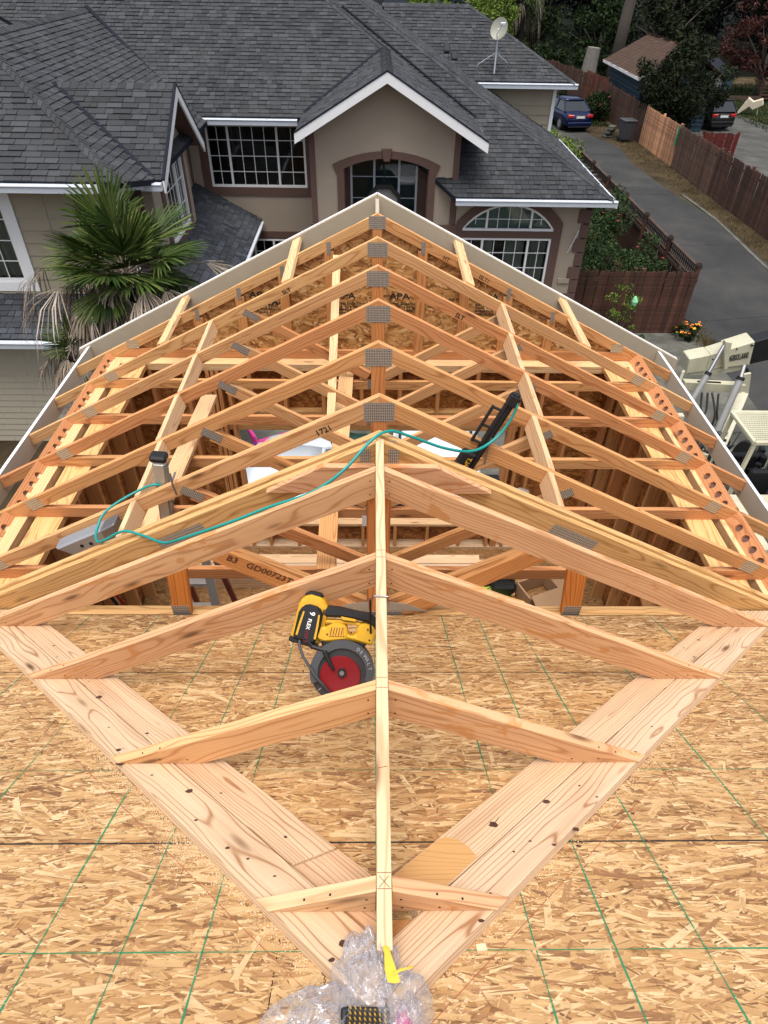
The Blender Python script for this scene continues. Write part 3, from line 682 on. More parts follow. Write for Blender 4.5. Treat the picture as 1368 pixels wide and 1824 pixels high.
for s in (-1, 1): hp.prism([(s*.055, 0, BC+.045), (s*.30, 0, BC+.045), (s*.17, 0, BC+.115), (s*.055, 0, BC+.13)], (0, -.002, 0))
hp.obj('nail_plate', 'plate', g2)
text('ink_stamp', 'B3   GD00723TC', .062, (-.86, -.0012, -.83), (.86, 0, -.49), (0, 0, 1), 'inkbrown', g2)
bpy.context.view_layer.update()
for nm, k, s, xx in (('ISLT1', 0, 1, .95), ('HT', 0, 1, .60), ('HT', 0, -1, -.78), ('SLT', 1, -1, -.80), ('SLT', 2, 1, .60), ('1721', 5, -1, -.34)):
    par = bpy.data.objects['gable_truss'] if k == 0 else TR[k]
    text('ink_stamp', nm, .05, (xx, -.0012, -.5*abs(xx)-.085), (2, 0, -s), (0, 0, 1), 'ink' if k else 'inkbrown', par)
text('ink_stamp', '349', .07, (-2.05, -.0012, BC+.0), (1, 0, 0), (0, 0, 1), 'ink', bpy.data.objects['gable_truss'])
# web joint tags: small white paper labels by the king posts
for k in (3, 4, 5):
    o = MB().box((-.085, -.002, BC-.115+.0), (.05, .001, .10)).obj('paper_label', 'label', TR[k])
# horizontal scab board on the girder's face behind the first jacks
for s, w in ((-1, 'left'), (1, 'right')):
    P = [(s*.021, 2.552, -.145), (s*.285, 2.552, -.145), (s*.575, 2.552, -.31), (s*.021, 2.552, -.31)]
    prism('scab_board', P, (0, .036, 0), (1, 0, 0), 'sawn', None, label='short trimmed board nailed flat on the girder truss face, %s of the ridge board' % w, cat='scab board', tint=(.96, .82, .74), group='scab boards beside the ridge board')

# ---- blocking boards between trusses
def block(k, x, label, mat='pine', dep=.104, tn=None, dx=0.0):
    y0 = yk[k]-.002 if k < 6 else 0; y1 = (yk[k+1] if k < 5 else 2.631)+.040
    s = 1 if x > 0 else -1; z0 = -.5*abs(x)
    w = .038; a = [(x, y0, z0+.004), (x+s*w, y0, z0-.5*w+.004), (x+s*w-s*dep*.30, y0, z0-.5*w-dep), (x-s*dep*.30, y0, z0-dep)]
    b = [(p[0]+dx, y1, p[2]-.5*abs(dx)*0) for p in a]
    f = [(3, 2, 1, 0), (4, 5, 6, 7)]+[(i, (i+1) % 4, 4+(i+1) % 4, 4+i) for i in range(4)]
    solid('blocking_board', a+b, f, (0, -1, 0), mat, None, label=label, cat='blocking board', group='blocking boards between the trusses', up=(s*.5, 0, 1), tint=tn or (1.02, .96, .86))
o_ = ['between the second and third trusses from the far end', 'between the third and fourth trusses from the far end', 'between the fourth and fifth trusses from the far end', 'between the fifth and the nearest single truss', 'between the nearest single truss and the girder']
for i, k in enumerate((1, 2, 3, 4, 5)):
    block(k, (-1.44, -1.45, -1.46, -1.43, -1.44)[i], 'pale block on the left slope '+o_[i], tn=(1.03, .96, .84))
    block(k, (1.07, 1.04, 1.06, 1.0, .98)[i] if k > 0 else 1, 'pale block on the right slope '+o_[i], tn=(1.02, .90, .76))
# lookouts from the second truss over the gable truss to the barge boards
for s, x, l in ((-1, .77, 'upper left lookout under the left barge board'), (-1, 1.95, 'lower left lookout under the left barge board'), (1, .79, 'upper right lookout under the right barge board'), (1, 1.92, 'lower right lookout under the right barge board')):
    z = -.5*x+.004; a = math.atan(.5)
    P = [(s*(x-.042), 0, z+.021), (s*(x+.042), 0, z-.021)]
    p0 = Vector((s*x, 6.478, z-.008)); p1 = Vector((s*x, yk[1]+.04, z-.008))
    board('lookout', p0, p1, .089, .036, 'pine', None, up=(s*.5, 0, 1), label=l, cat='lookout', group='lookouts at the gable', tint=(1.08, 1.0, .80))
board('ridge_stub', (0, 6.478, -.045), (0, 6.07, -.045), .034, .085, 'primer', None, up=(0, 0, 1), label='short primed block at the gable peak between the two barge boards', cat='ridge block', tint=(1, 1, 1))
# barge boards and fascia
for s, w in ((-1, 'left'), (1, 'right')):
    xe = 3.22 if s < 0 else 3.34
    P = [(s*.0015, 6.48, .035), (s*xe, 6.48, .035-.5*xe), (s*xe, 6.48, .035-.5*xe-.21), (s*.0015, 6.48, .035-.21)]
    b = prism('barge_board', P, (0, .028, 0), (2, 0, -s), 'primer', None, label='beige primed barge board on the %s slope of the far gable end' % w, cat='barge board', group='barge boards at the gable')
    P = [(s*.0015, 6.509, .042), (s*xe, 6.509, .042-.5*xe), (s*xe, 6.509, .0-.5*xe), (s*.0015, 6.509, .0)]
    t2 = prism('barge_trim', P, (0, .02, 0), (2, 0, -s), 'white', b); t2.matrix_parent_inverse = b.matrix_basis.inverted()
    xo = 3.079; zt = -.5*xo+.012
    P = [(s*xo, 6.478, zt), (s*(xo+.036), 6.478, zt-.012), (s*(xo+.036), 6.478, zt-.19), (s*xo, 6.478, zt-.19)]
    f_ = prism('fascia_board', P, (0, -4.3, 0), (0, 1, 0), 'primer_lifted', None, up=(1, 0, 0), label='long beige primed fascia board with a white top edge along the %s rafter tails' % w, cat='fascia board', group='fascia boards along the eaves')
    P = [(s*(xo-.001), 6.47, zt+.001), (s*(xo+.039), 6.47, zt-.0125), (s*(xo+.039), 6.47, zt-.009), (s*(xo-.001), 6.47, zt+.006)]
    c_ = prism('fascia_edge', P, (0, -4.29, 0), (0, 1, 0), 'white', f_, up=(1, 0, 0), bev=0); c_.matrix_parent_inverse = f_.matrix_basis.inverted()
small = [(0, 6.478, 'between the barge and the gable truss')]
# vented blocks at the walls: each a board with four round screened holes
def vent(k, s, label):
    y0 = yk[k]-.002; y1 = (yk[k+1] if k < 5 else 2.631)+.040; L = y0-y1; xw = 2.705; zt = -.5*xw+.005; dep = .138
    # board face plane tilts square to the slope
    up = Vector((s*.69, 0, .72)).normalized(); n = Vector((-s*.894, 0, .447)) if False else Vector((s*.894, 0, -.447))
    ux = Vector((0, 1, 0)); org = Vector((s*xw, y1, zt))-up*dep
    outer = [(0, 0), (L, 0), (L, dep), (0, dep)]
    loops = [outer]; hc = []
    for i in range(4):
        c = (L*(.17+.20*i) if k != 5 else L*(.2+.2*i), dep*.52); r = .031
        loops.append([(c[0]+r*math.cos(-6.283*j/16), c[1]+r*math.sin(-6.283*j/16)) for j in range(16)]); hc.append(c)
    v, f = plate_poly(loops, .036, org, ux, up)
    if s > 0: pass
    o = solid('vented_block', v, f, (0, 1, 0), 'fir', None, bev=0, up=up, label=label, cat='vented block', group='vented blocks along the walls', tint=(.92, .66, .54))
    nn = ux.cross(up).normalized()
    for c in hc:
        p = org+ux*c[0]+up*c[1]-nn*.018; sc = MB()
        sc.add([p+ux*.0305*math.cos(6.283*j/12)+up*.0305*math.sin(6.283*j/12) for j in range(12)], [tuple(range(12))])
        q = link('vent_screen', mesh('vent_screen', sc.v, sc.f, MAT['screen']), o); q.matrix_parent_inverse = o.matrix_basis.inverted()
o5 = ['bay against the gable truss', 'second bay from far end', 'third bay from far end', 'fourth bay from far end', 'fifth bay from far end', 'bay against the girder truss']
for k in range(6):
    for s, w in ((-1, 'left'), (1, 'right')): vent(k, s, 'vented block with round holes, %s wall, %s' % (w, o5[k]))

# ---- framed walls of the building, floor inside
FL = -4.0
def stud_wall(name, label, p, q, inward, ztop, zbot, gap=.4064, open_=None):
    """p-q: outer face line; studs inside a strand board skin"""
    t = thing(name, label, 'framed wall', (0, 0, 0), 'framed walls of the new building')
    p = Vector(p); q = Vector(q); d = (q-p).normalized(); L = (q-p).length; n = Vector(inward)
    def at(a, dpt, z): return Vector((p.x+d.x*a+n.x*dpt, p.y+d.y*a+n.y*dpt, z))
    for z in (ztop-.019, ztop-.0585): board('top_plate', at(0, .07, z), at(L, .07, z), .14, .0375, 'pine', t, tint=(1.06, .96, .74))
    board('bottom_plate', at(0, .07, zbot+.019), at(L, .07, zbot+.019), .14, .0375, 'pine', t)
    a = .02
    while a < L:
        board('stud', at(a, .07, zbot+.039), at(a, .07, ztop-.079), .038, .138, 'fir', t, up=n, tint=(1.0, .72, .48) if random.random() < .5 else (1.08, .92, .66)); a += gap
    mid = FL+1.1
    for i in range(int(L/gap)):
        if random.random() < .3: board('fire_block', at(.045+i*gap, .07, mid+random.uniform(-.1, .1)), at(gap-.005+i*gap, .07, mid+0), .138, .038, 'fir', t, tint=(1.0, .84, .66))
    a = 0
    while a < L-.05:
        b = min(a+1.2192, L)
        for z0, z1 in ((ztop-.002-2.44, ztop-.002), (zbot-.2, ztop-.008-2.44)):
            c = at((a+b)/2, -.0075, (z0+z1)/2)
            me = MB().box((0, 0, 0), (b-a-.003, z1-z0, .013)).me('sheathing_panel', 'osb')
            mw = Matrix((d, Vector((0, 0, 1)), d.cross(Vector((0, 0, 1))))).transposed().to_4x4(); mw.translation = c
            link('sheathing_panel', me, t, mw=mw, tint=(.78, .52, .32))  # wall panels tinted darker, indoor shade put into the colour
        a = b
    return t
wl = stud_wall('framed_wall', 'left side wall of studs and shade-darkened strand board under the left truss heels', (-2.70, 2.66, 0), (-2.70, 5.97, 0), (1, 0, 0), BC-.089, -6.3)
wr = stud_wall('framed_wall', 'right side wall of studs and shade-darkened strand board under the right truss heels', (2.70, 2.66, 0), (2.70, 5.97, 0), (-1, 0, 0), BC-.089, -6.3)
for s in (-1, 1):       # insulated header strip outside the wall plates
    board('flashing_strip', (s*2.712, 2.66, BC-.080), (s*2.712, 6.0, BC-.080), .012, .05, 'flash', wl if s < 0 else wr, bev=0)
wf = thing('framed_wall', 'far wall under the gable truss with a wide opening between two strand board panels', 'framed wall', (0, 0, 0), 'framed walls of the new building')
yf = 6.045
for i, z in enumerate((BC-.112, BC-.151)): board('top_plate', (-2.7, yf-.07, z), (2.7, yf-.07, z), .14, .0375, 'pine', wf, tint=(1.05, .95, .74))
board('header_beam', (-1.62, yf-.045, -2.12), (1.56, yf-.045, -2.12), .09, .235, 'yellow', wf, tint=(.9, .85, .8))
board('sill_plate', (-1.50, yf-.07, -3.60), (2.7, yf-.07, -3.60), .14, .038, 'pine', wf, tint=(1.05, .95, .75))
board('bottom_plate', (-2.7, yf-.07, FL+.02), (2.7, yf-.07, FL+.02), .14, .038, 'pine', wf)
for x in (-2.6, -2.3, -1.95, -1.72, -1.67, -1.62, -1.525, 1.47, 1.51, 1.60, 1.75, 2.1, 2.5):
    board('stud', (x, yf-.07, FL+.04), (x, yf-.07, BC-.172), .038, .138, 'fir', wf, up=(0, 1, 0), tint=(1.0, .76, .52))
for x in (-1.3, -.95, -.55, -.15, .25, .65, 1.05, 1.4):
    board('cripple_stud', (x, yf-.07, FL+.04), (x, yf-.07, -3.62), .038, .138, 'fir', wf, up=(0, 1, 0), tint=(1.0, .8, .56))
    board('cripple_stud', (x, yf-.07, -2.0), (x, yf-.07, BC-.172), .038, .138, 'fir', wf, up=(0, 1, 0), tint=(1.0, .76, .50))
def pan(x0, x1, z0, z1, tn=(.85, .60, .38), y=yf+.008, name='sheathing_panel', par=wf):  # default tint holds the room's shade, darker than the bare board
    me = MB().box((0, 0, 0), (x1-x0-.003, z1-z0-.003, .013)).me(name, 'osb')
    mw = Matrix((Vector((1, 0, 0)), Vector((0, 0, 1)), Vector((0, -1, 0)))).transposed().to_4x4(); mw.translation = Vector(((x0+x1)/2, y, (z0+z1)/2))
    return link(name, me, par, mw=mw, tint=tn)
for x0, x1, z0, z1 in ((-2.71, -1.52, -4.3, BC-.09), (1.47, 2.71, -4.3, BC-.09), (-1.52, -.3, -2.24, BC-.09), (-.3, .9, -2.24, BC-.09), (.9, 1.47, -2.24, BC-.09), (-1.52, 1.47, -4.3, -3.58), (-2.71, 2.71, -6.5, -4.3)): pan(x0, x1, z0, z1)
# gable sheathing (lies behind the gable truss): sheets clipped by the slopes
gt = bpy.data.objects['gable_truss']
def gsheet(x0, x1):
    top = lambda x: -.5*abs(x)-.015
    xs = sorted({x0, x1} | ({0.0} if x0 < 0 < x1 else set()))
    pts = [(x0, BC-.085), (x1, BC-.085)]+[(x, top(x)) for x in reversed(xs)]
    n = len(pts); v = [(x, z, .0065) for x, z in pts]+[(x, z, -.0065) for x, z in pts]
    me = fix(mesh('sheathing_panel', v, [tuple(range(n)), tuple(range(n, 2*n))[::-1]]+[(i, (i+1) % n, n+(i+1) % n, n+i) for i in range(n)], 'osb'))
    mw = Matrix((Vector((1, 0, 0)), Vector((0, 0, 1)), Vector((0, -1, 0)))).transposed().to_4x4(); mw.translation = Vector((0, .038+.008, 0))
    link('sheathing_panel', me, gt, mw=mw, tint=(1.15, 1.05, .92))
for x0, x1 in ((-2.45, -1.222), (-1.219, -.002), (.002, 1.219), (1.222, 2.45)): gsheet(x0, x1)
def stamp(s_, x, z, size, sx=1.0, sy=1, par=gt, y=.0375, ang=0, ink='ink'):
    ux = Vector((math.cos(ang), 0, math.sin(ang))); uy = Vector((-math.sin(ang), 0, math.cos(ang)))
    text('ink_stamp', s_, size, (x, y, z), ux, uy, ink, par, sx=sx)
for x in (-1.22, -.40, .12, .98):
    stamp('APA', x, -.79, .085, 1.25); stamp('RATED SHEATHING\n24/16  7/16 INCH\nSIZED FOR SPACING\nEXPOSURE 1', x-.02, -.85, .032, 1.2)
stamp('OSX', -1.16, -.86, .09, 1.2); stamp('SPAN 000 PS 2-10\nMILL 424', .58, -.80, .034, 1.2)
stamp('716', .95, -.63, .055)
for x in (-1.05, -.55, .35, .9): stamp('APA\nRATED\n24/16', x, -2.0, .075, 1.0, par=wf, y=yf-.001, ang=R(-90))
# upper floor
fl_ = thing('upper_floor', 'strand board floor inside the framed building, littered with offcuts', 'floor', (0, 0, 0))
x = -2.68
while x < 2.6:
    x1 = min(x+1.22, 2.68); me = MB().box((0, 0, -.009), (x1-x-.003, 8.0, .018)).me('floor_panel', 'deck'); link('floor_panel', me, fl_, loc=((x+x1)/2, 2.0, FL), tint=(.6, .54, .46)); x = x1  # floor tint lowered to paint in the shade of the room
# back and lower surroundings inside so that the interior is closed
bw = thing('framed_wall', 'rear wall of the framed room hidden below the main roof deck', 'framed wall', (0, 0, 0), 'framed walls of the new building')
me = MB().box((0, -2.02, -3.6), (9.0, .02, 5.6)).me('sheathing_panel', 'osb'); link('sheathing_panel', me, bw)
for s in (-1, 1):
    me = MB().box((s*4.5, .2, -3.9), (.02, 4.6, 5.0)).me('sheathing_panel', 'osb'); link('sheathing_panel', me, bw)
    me = MB().box((s*3.6, 2.54, -4.0), (1.8, .02, 5.0)).me('sheathing_panel', 'osb'); link('sheathing_panel', me, bw)

# ---- lateral braces lying on chords
board('lateral_brace', (-.285, 5.55, BC+.02), (-.30, 4.0, BC+.02), .135, .038, 'pine', None, label='wide pale board lying on the bottom chords just left of the king posts', cat='lateral brace', tint=(1.06, .92, .68), group='braces laid on the trusses')
board('lateral_brace', (-.345, 3.62, BC+.02), (-.335, 2.95, BC+.02), .13, .038, 'fir', None, label='short wide board lying on the bottom chords near the girder, left of the ridge board', cat='lateral brace', tint=(1.0, .84, .62), group='braces laid on the trusses')
board('lateral_brace', (-.365, 5.99, -.36), (-.385, 4.5, BC+.03), .036, .07, 'pine', None, up=(1, 0, 0), label='narrow diagonal brace running down from the gable stud to a bottom chord', cat='lateral brace', tint=(1.12, 1.02, .84), group='braces laid on the trusses')
board('lateral_brace', (-1.5, 5.10, BC+.02), (-1.56, 3.3, BC+.06), .135, .038, 'pine', None, label='long pale board lying on the bottom chords near the left wall', cat='lateral brace', tint=(1.08, .98, .80), group='braces laid on the trusses')
for s, w in ((-1, 'left'), (1, 'right')):
    board('kicker_board', (s*2.40, 5.9, BC-.115), (s*2.40, 2.7, BC-.115), .20, .05, 'yellow', None, label='yellow plate board along the inside of the %s wall below the chord ends' % w, cat='plate board', tint=(1.2, 1.12, 1.1), group='plate boards inside the walls')
# ============================================================ THE NEIGHBOUR'S HOUSE
house = thing('house', 'large tan stucco house with charcoal shingle roofs and brown trim behind the framing', 'house', (0, 0, 0))
UP = Vector((0, 0, 1))
def clip2(poly, a, b, c):
    """keep the side a*x+b*y <= c"""
    out = []
    for i in range(len(poly)):
        p, q = poly[i], poly[(i+1) % len(poly)]; dp = a*p[0]+b*p[1]-c; dq = a*q[0]+b*q[1]-c
        if dp <= 0: out.append(p)
        if (dp < 0 < dq) or (dq < 0 < dp):
            t = dp/(dp-dq); out.append((p[0]+(q[0]-p[0])*t, p[1]+(q[1]-p[1])*t))
    return out
def roof_plane(pts, down, mat='shingle', parent=None, singles=None, exp_=0.14, wr=(0.09, 0.24), thick=0.09):
    """pts: convex outline in space, lying in one plane; down: horizontal downhill direction"""
    parent = parent or house
    pts = [Vector(p) for p in pts]; nrm = (pts[1]-pts[0]).cross(pts[2]-pts[0]).normalized()
    if nrm.z < 0: nrm = -nrm; pts = pts[::-1]
    dn = Vector(down); ups = (-dn-nrm*(-dn).dot(nrm)).normalized(); ex = ups.cross(nrm).normalized()
    org = min(pts, key=lambda p: p.dot(ups))
    P2 = [((p-org).dot(ex), (p-org).dot(ups)) for p in pts]
    n = len(pts); lo = [p-UP*thick for p in pts]
    base = link('roof_plane', fix(mesh('roof_plane', [tuple(p-nrm*.004) for p in pts]+[tuple(p) for p in lo], [tuple(range(n)), tuple(range(n, 2*n))[::-1]]+[(i, (i+1) % n, n+(i+1) % n, n+i) for i in range(n)], 'flash')), parent)
    u0, u1 = min(p[0] for p in P2), max(p[0] for p in P2); v1 = max(p[1] for p in P2); v0 = min(p[1] for p in P2)
    tabs = []; v = v0-0.02; row = 0
    while v < v1:
        u = u0-random.uniform(0, .3)
        while u < u1:
            w = random.uniform(*wr); g = .004
            q = [(u+g, v), (u+w-g, v), (u+w-g, v+exp_), (u+g, v+exp_)]
            for i in range(len(P2)):
                a, b = P2[i], P2[(i+1) % len(P2)]; ex_, ey_ = b[0]-a[0], b[1]-a[1]
                q = clip2(q, ey_, -ex_, ey_*a[0]-ex_*a[1])       # outline runs anticlockwise
                if len(q) < 3: break
            if len(q) >= 3: tabs.append((q, v, random.choice((0.005, .008, .014, .018))))
            u += w
        v += exp_; row += 1
    def tabmesh(q, v, h):
        T = []; B = []
        for (a, b) in q:
            k = 1-(b-v)/exp_
            T.append(org+ex*a+ups*b+nrm*(0.003+h*k+.004*k)); B.append(org+ex*a+ups*b-nrm*.006)
        m = len(q); return T+B, [tuple(range(m))]+[(i, m+i, m+(i+1) % m, (i+1) % m) for i in range(m)]
    rest = MB(); cnt = 0
    if singles:
        tabs.sort(key=lambda t: singles((org+ex*t[0][0][0]+ups*t[0][0][1])))
    for q, vv, h in tabs:
        a, f = tabmesh(q, vv, h)
        if singles and SING[0] < 300 and singles((org+ex*q[0][0]+ups*q[0][1])) < 900:
            link('shingle', mesh('shingle', a, f, mat), base); SING[0] += 1
        else: rest.add(a, f)
    link('shingle_field', mesh('shingle_field', rest.v, rest.f, mat), base, kind='stuff')
    return base
SING = [0]
def caps(p, q, da, db, mat='shingle', step=.15, w=.15):
    """folded ridge shingles from p (low) to q (high); da, db: directions down both slopes"""
    p = Vector(p); q = Vector(q); d = (q-p); L = d.length; d.normalize(); da = Vector(da).normalized(); db = Vector(db).normalized(); m = MB(); a = 0
    while a < L:
        c0 = p+d*a+UP*.032; c1 = p+d*min(a+step*1.5, L)+UP*.014; j = random.uniform(.92, 1.08)
        v = [c0, c0+da*w*j, c0+db*w*j, c1, c1+da*w*j, c1+db*w*j]; v += [x-UP*.014 for x in v]
        m.add(v, [(0, 1, 4, 3), (2, 0, 3, 5), (0, 6, 7, 1), (2, 8, 6, 0), (1, 7, 10, 4), (5, 11, 8, 2)]); a += step
    return link('ridge_cap', mesh('ridge_cap', m.v, m.f, mat), house, kind='stuff')
s_ = .54
def B_(x, y): return (x, y, -2.61+s_*(y-16))
def M_(x, y): return (x, y, -1.4+s_*(y-17.86))
def A_(x, y): return (x, y, -1.32+s_*(y-11.9))
def RF(x, y): return (x, y, -1.32+s_*(-4.31-x))
def GR(x, y): return (x, y, -.22-.57*(x-.24))
def GL(x, y): return (x, y, -.22-.57*(.24-x))
def Cc(x, y): return (x, y, -1.17+s_*(y-22))
near = lambda p: (p-Vector((-5.0, 12, -1))).length
roof_plane([GL(-1.74, 16), GL(.24, 16), GL(.24, 20.3), GL(-1.74, 20.3)], (-1, 0, 0))
roof_plane([GR(.24, 16), GR(2.46, 16), GR(2.46, 22), GR(-3.2, 24.2), GR(.24, 20.05)][:5], (1, 0, 0)) if False else None
hipz = 1.35
xm = .24-(hipz+.22)/.57; yM = 17.86+(hipz+1.4)/s_
roof_plane([GR(.24, 16), GR(2.46, 16), GR(2.46, 22), GR(.24, 22)], (1, 0, 0)); roof_plane([GR(.238, 20.05), GR(.238, 24), GR(xm, yM+1.5), GR(xm, yM)], (1, 0, 0))
roof_plane([M_(-4.35, 17.86), M_(-1.6, 17.86), M_(.2, 20.0), M_(xm, yM), M_(-13, yM), M_(-9, 20.5)], (0, -1, 0), wr=(.10, .26))
roof_plane([B_(1.83, 16), B_(5.49, 16), B_(5.49-7.3, 23.3), B_(-3.2, 23.3), B_(-2.2, 20.5)], (0, -1, 0))
roof_plane([(5.49, 16, -2.61), (5.49, 22.2, -2.61), (1.5, 26, -2.61+s_*3.99), (5.49-7.3, 25, -2.61+s_*7.3), (5.49-7.3, 23.3, -2.61+s_*7.3)], (1, 0, 0))
def near2(p): return (p-Vector((-6, 12, -1))).length+ (0 if p.x > -7.3 else 1000)
apl = roof_plane([A_(-4.31, 11.9), A_(-7.44, 15.03), A_(-13, 15.03), A_(-13, 11.9)], (0, -1, 0), singles=near2, wr=(.13, .34))
roof_plane([RF(-4.31, 11.9), RF(-4.0, 12.75), RF(-4.0, 18), RF(-4.31, 21), RF(-7.44, 26), RF(-7.44, 15.03)], (1, 0, 0))
def GN(x, y): return (x, y, -.33-.61*(14.75-y))
def GF(x, y): return (x, y, -.33-.80*(y-14.75))
vb = -4.31+(-1.32-GN(0, 12.82)[2])/s_ if False else -3.99
roof_plane([GN(-3.85, 12.82), GN(-3.85, 14.75), GN(-6.13, 14.75), GN(-4.02, 12.82)], (0, -1, 0), wr=(.13, .34))
roof_plane([GF(-3.85, 14.75), GF(-3.85, 16.35), GF(-4.1, 16.35), GF(-6.13, 14.75)], (0, 1, 0))
roof_plane([Cc(1.0, 22), Cc(5.68, 22), Cc(2.83, 24.85), Cc(.2, 24.85)], (0, -1, 0))
roof_plane([(5.68, 22, -1.17), (5.68, 30, -1.17), (2.83, 30, .37), (2.83, 24.85, .37)], (1, 0, 0))
PZ = lambda x, y: (x, y, -3.81-s_*(x+3.1))
roof_plane([PZ(-3.03, 9.5), PZ(-3.03, 18.29), PZ(-4.64, 18.29), PZ(-4.64, 14.2), PZ(-4.19, 9.5)], (1, 0, 0), mat='shingle2')
roof_plane([(-13, 11.35, -3.90), (-5.0, 11.35, -3.90), (-5.0, 12.39, -3.45), (-13, 12.39, -3.45)], (0, -1, 0), mat='shingle2')
roof_plane([(-16, 15.03, .36), (-7.44, 15.03, .36), (-7.44, 26, .36), (-16, 26, -3)][:3]+[(-12, 26, -1.9), (-12, 15.03, -1.9)], (-1, 0, 0)) if False else None
D45 = lambda a, b: (a[0]-b[0], a[1]-b[1], a[2]-b[2])
caps(A_(-4.31, 11.9), A_(-7.44, 15.03), (1, 0, -.54), (0, -1, -.54)); caps(RF(-7.44, 15.03), RF(-7.44, 26), (1, 0, -.54), (-1, 0, -.54))
caps(GN(-3.85, 14.75), GN(-6.1, 14.75), (0, -1, -.61), (0, 1, -.8)); caps(GR(.24, 16), GR(.24, 20.0), (1, 0, -.57), (-1, 0, -.57))
caps(M_(.2, 20.0), M_(xm, yM), (1, 0, -.57), (0, -1, -.54)); caps(B_(5.49, 16), B_(-1.8, 23.3), (1, 0, -.54), (0, -1, -.54))
caps(Cc(5.68, 22), Cc(2.83, 24.85), (1, 0, -.54), (0, -1, -.54)); caps(Cc(2.83, 24.85), Cc(.2, 24.85), (0, 1, -.54), (0, -1, -.54))
# dark metal valleys
def valley(p, q, w=.05):
    p = Vector(p)+UP*.03; q = Vector(q)+UP*.03; s = (q-p).cross(UP).normalized()*w
    m = MB().add([p-s+UP*.015, p, p+s+UP*.015, q-s+UP*.015, q, q+s+UP*.015], [(0, 1, 4, 3), (1, 2, 5, 4)])
    link('valley_flashing', mesh('valley_flashing', m.v, m.f, 'flash'), house)
valley((-4.03, 12.84, -1.49), RF(-6.11, 14.73)); valley(M_(-4.35, 17.9), M_(-7.44, 21.2)); valley(GL(-1.70, 17.9), M_(.2, 20.0))
valley(B_(2.45, 18.2), B_(-.9, 21.7), .03)
# gutters and rakes
def gutter(p, q, out, h=.13, d=.11):
    p = Vector(p); q = Vector(q); o = Vector(out); dz_ = -UP*.02
    m = MB(); g = q-p
    prof = [(0, 0), (d*.9, 0), (d, -.02), (d*.82, -.05), (d*.78, -h), (0, -h)]
    m.prism([p+dz_+o*a+UP*b for a, b in prof], g)
    ob = link('gutter', fix(mesh('gutter', m.v, m.f, 'gutter')), house)
    m2 = MB().prism([p+dz_+o*a+UP*b for a, b in ((.02, .001), (d*.8, .001), (d*.8, .004), (.02, .004))], g)
    return ob
gutter((-13, 11.9, -1.33), (-4.75, 11.9, -1.33), (0, -1, 0)); gutter((-4.74, 11.9, -1.33), (-4.22, 12.70, -1.47), (.78, -.62, 0)); gutter((-4.24, 12.80, -1.52), (-3.86, 12.80, -1.52), (0, -1, 0))
gutter((-4.22, 17.86, -1.41), (-1.86, 17.86, -1.41), (0, -1, 0)); gutter((1.86, 16, -2.62), (5.60, 16, -2.62), (0, -1, 0)); gutter((5.49, 16, -2.62), (5.49, 22.2, -2.62), (1, 0, 0))
gutter((2.3, 22, -1.18), (5.79, 22, -1.18), (0, -1, 0)); gutter((5.68, 22, -1.18), (5.68, 29, -1.18), (1, 0, 0)); gutter((-3.03, 9.5, -3.86), (-3.03, 18.2, -3.86), (1, 0, 0), .09, .08)
gutter((-13, 11.35, -3.91), (-5.0, 11.35, -3.91), (0, -1, 0))
gutter((2.46, 16.25, -1.50), (2.46, 18.0, -1.50), (1, 0, 0), .05, .05)
def rake(p, q, out, h=.2):
    p = Vector(p); q = Vector(q); o = Vector(out)*.035
    m = MB().prism([p+UP*.0, q+UP*.0, q-UP*h, p-UP*h], o); link('rake_board', fix(mesh('rake_board', m.v, m.f, 'white')), house)
    m = MB().prism([p+UP*.035+o*1.3, q+UP*.035+o*1.3, q+UP*.003+o*1.3, p+UP*.003+o*1.3], -o*1.6); link('drip_edge', fix(mesh('drip_edge', m.v, m.f, 'flash')), house)
rake(GL(-1.76, 15.998), GL(.2395, 15.998), (0, -1, 0)); rake(GR(.2405, 15.998), GR(2.48, 15.998), (0, -1, 0))
rake((-3.848, 12.80, -1.52), (-3.848, 14.749, -.33), (1, 0, 0)); rake((-3.848, 14.751, -.33), (-3.848, 16.37, -1.626), (1, 0, 0))
rake((5.62, 16.75, -2.90), (5.62, 16.05, -2.66), (1, 0, 0), .17)
m = MB().add([(-1.7, 16.01, -1.36-.04), (.24, 16.01, -.27-.02), (.24, 16.5, -.27-.02), (-1.7, 16.5, -1.40)], [(0, 1, 2, 3)]).add([(2.44, 16.01, -1.51), (.24, 16.01, -.29), (.24, 16.5, -.29), (2.44, 16.5, -1.51)], [(0, 1, 2, 3)])
link('soffit', mesh('soffit', m.v, m.f, 'brown'), house)
m = MB().add([(-3.86, 12.85, -1.6), (-3.86, 14.75, -.42), (-4.64, 14.75, -.42), (-4.64, 12.85, -1.6)], [(0, 1, 2, 3)]).add([(-3.86, 14.75, -.42), (-3.86, 16.33, -1.7), (-4.64, 16.33, -1.7), (-4.64, 14.75, -.42)], [(0, 1, 2, 3)])
link('soffit', mesh('soffit', m.v, m.f, 'brown'), house)
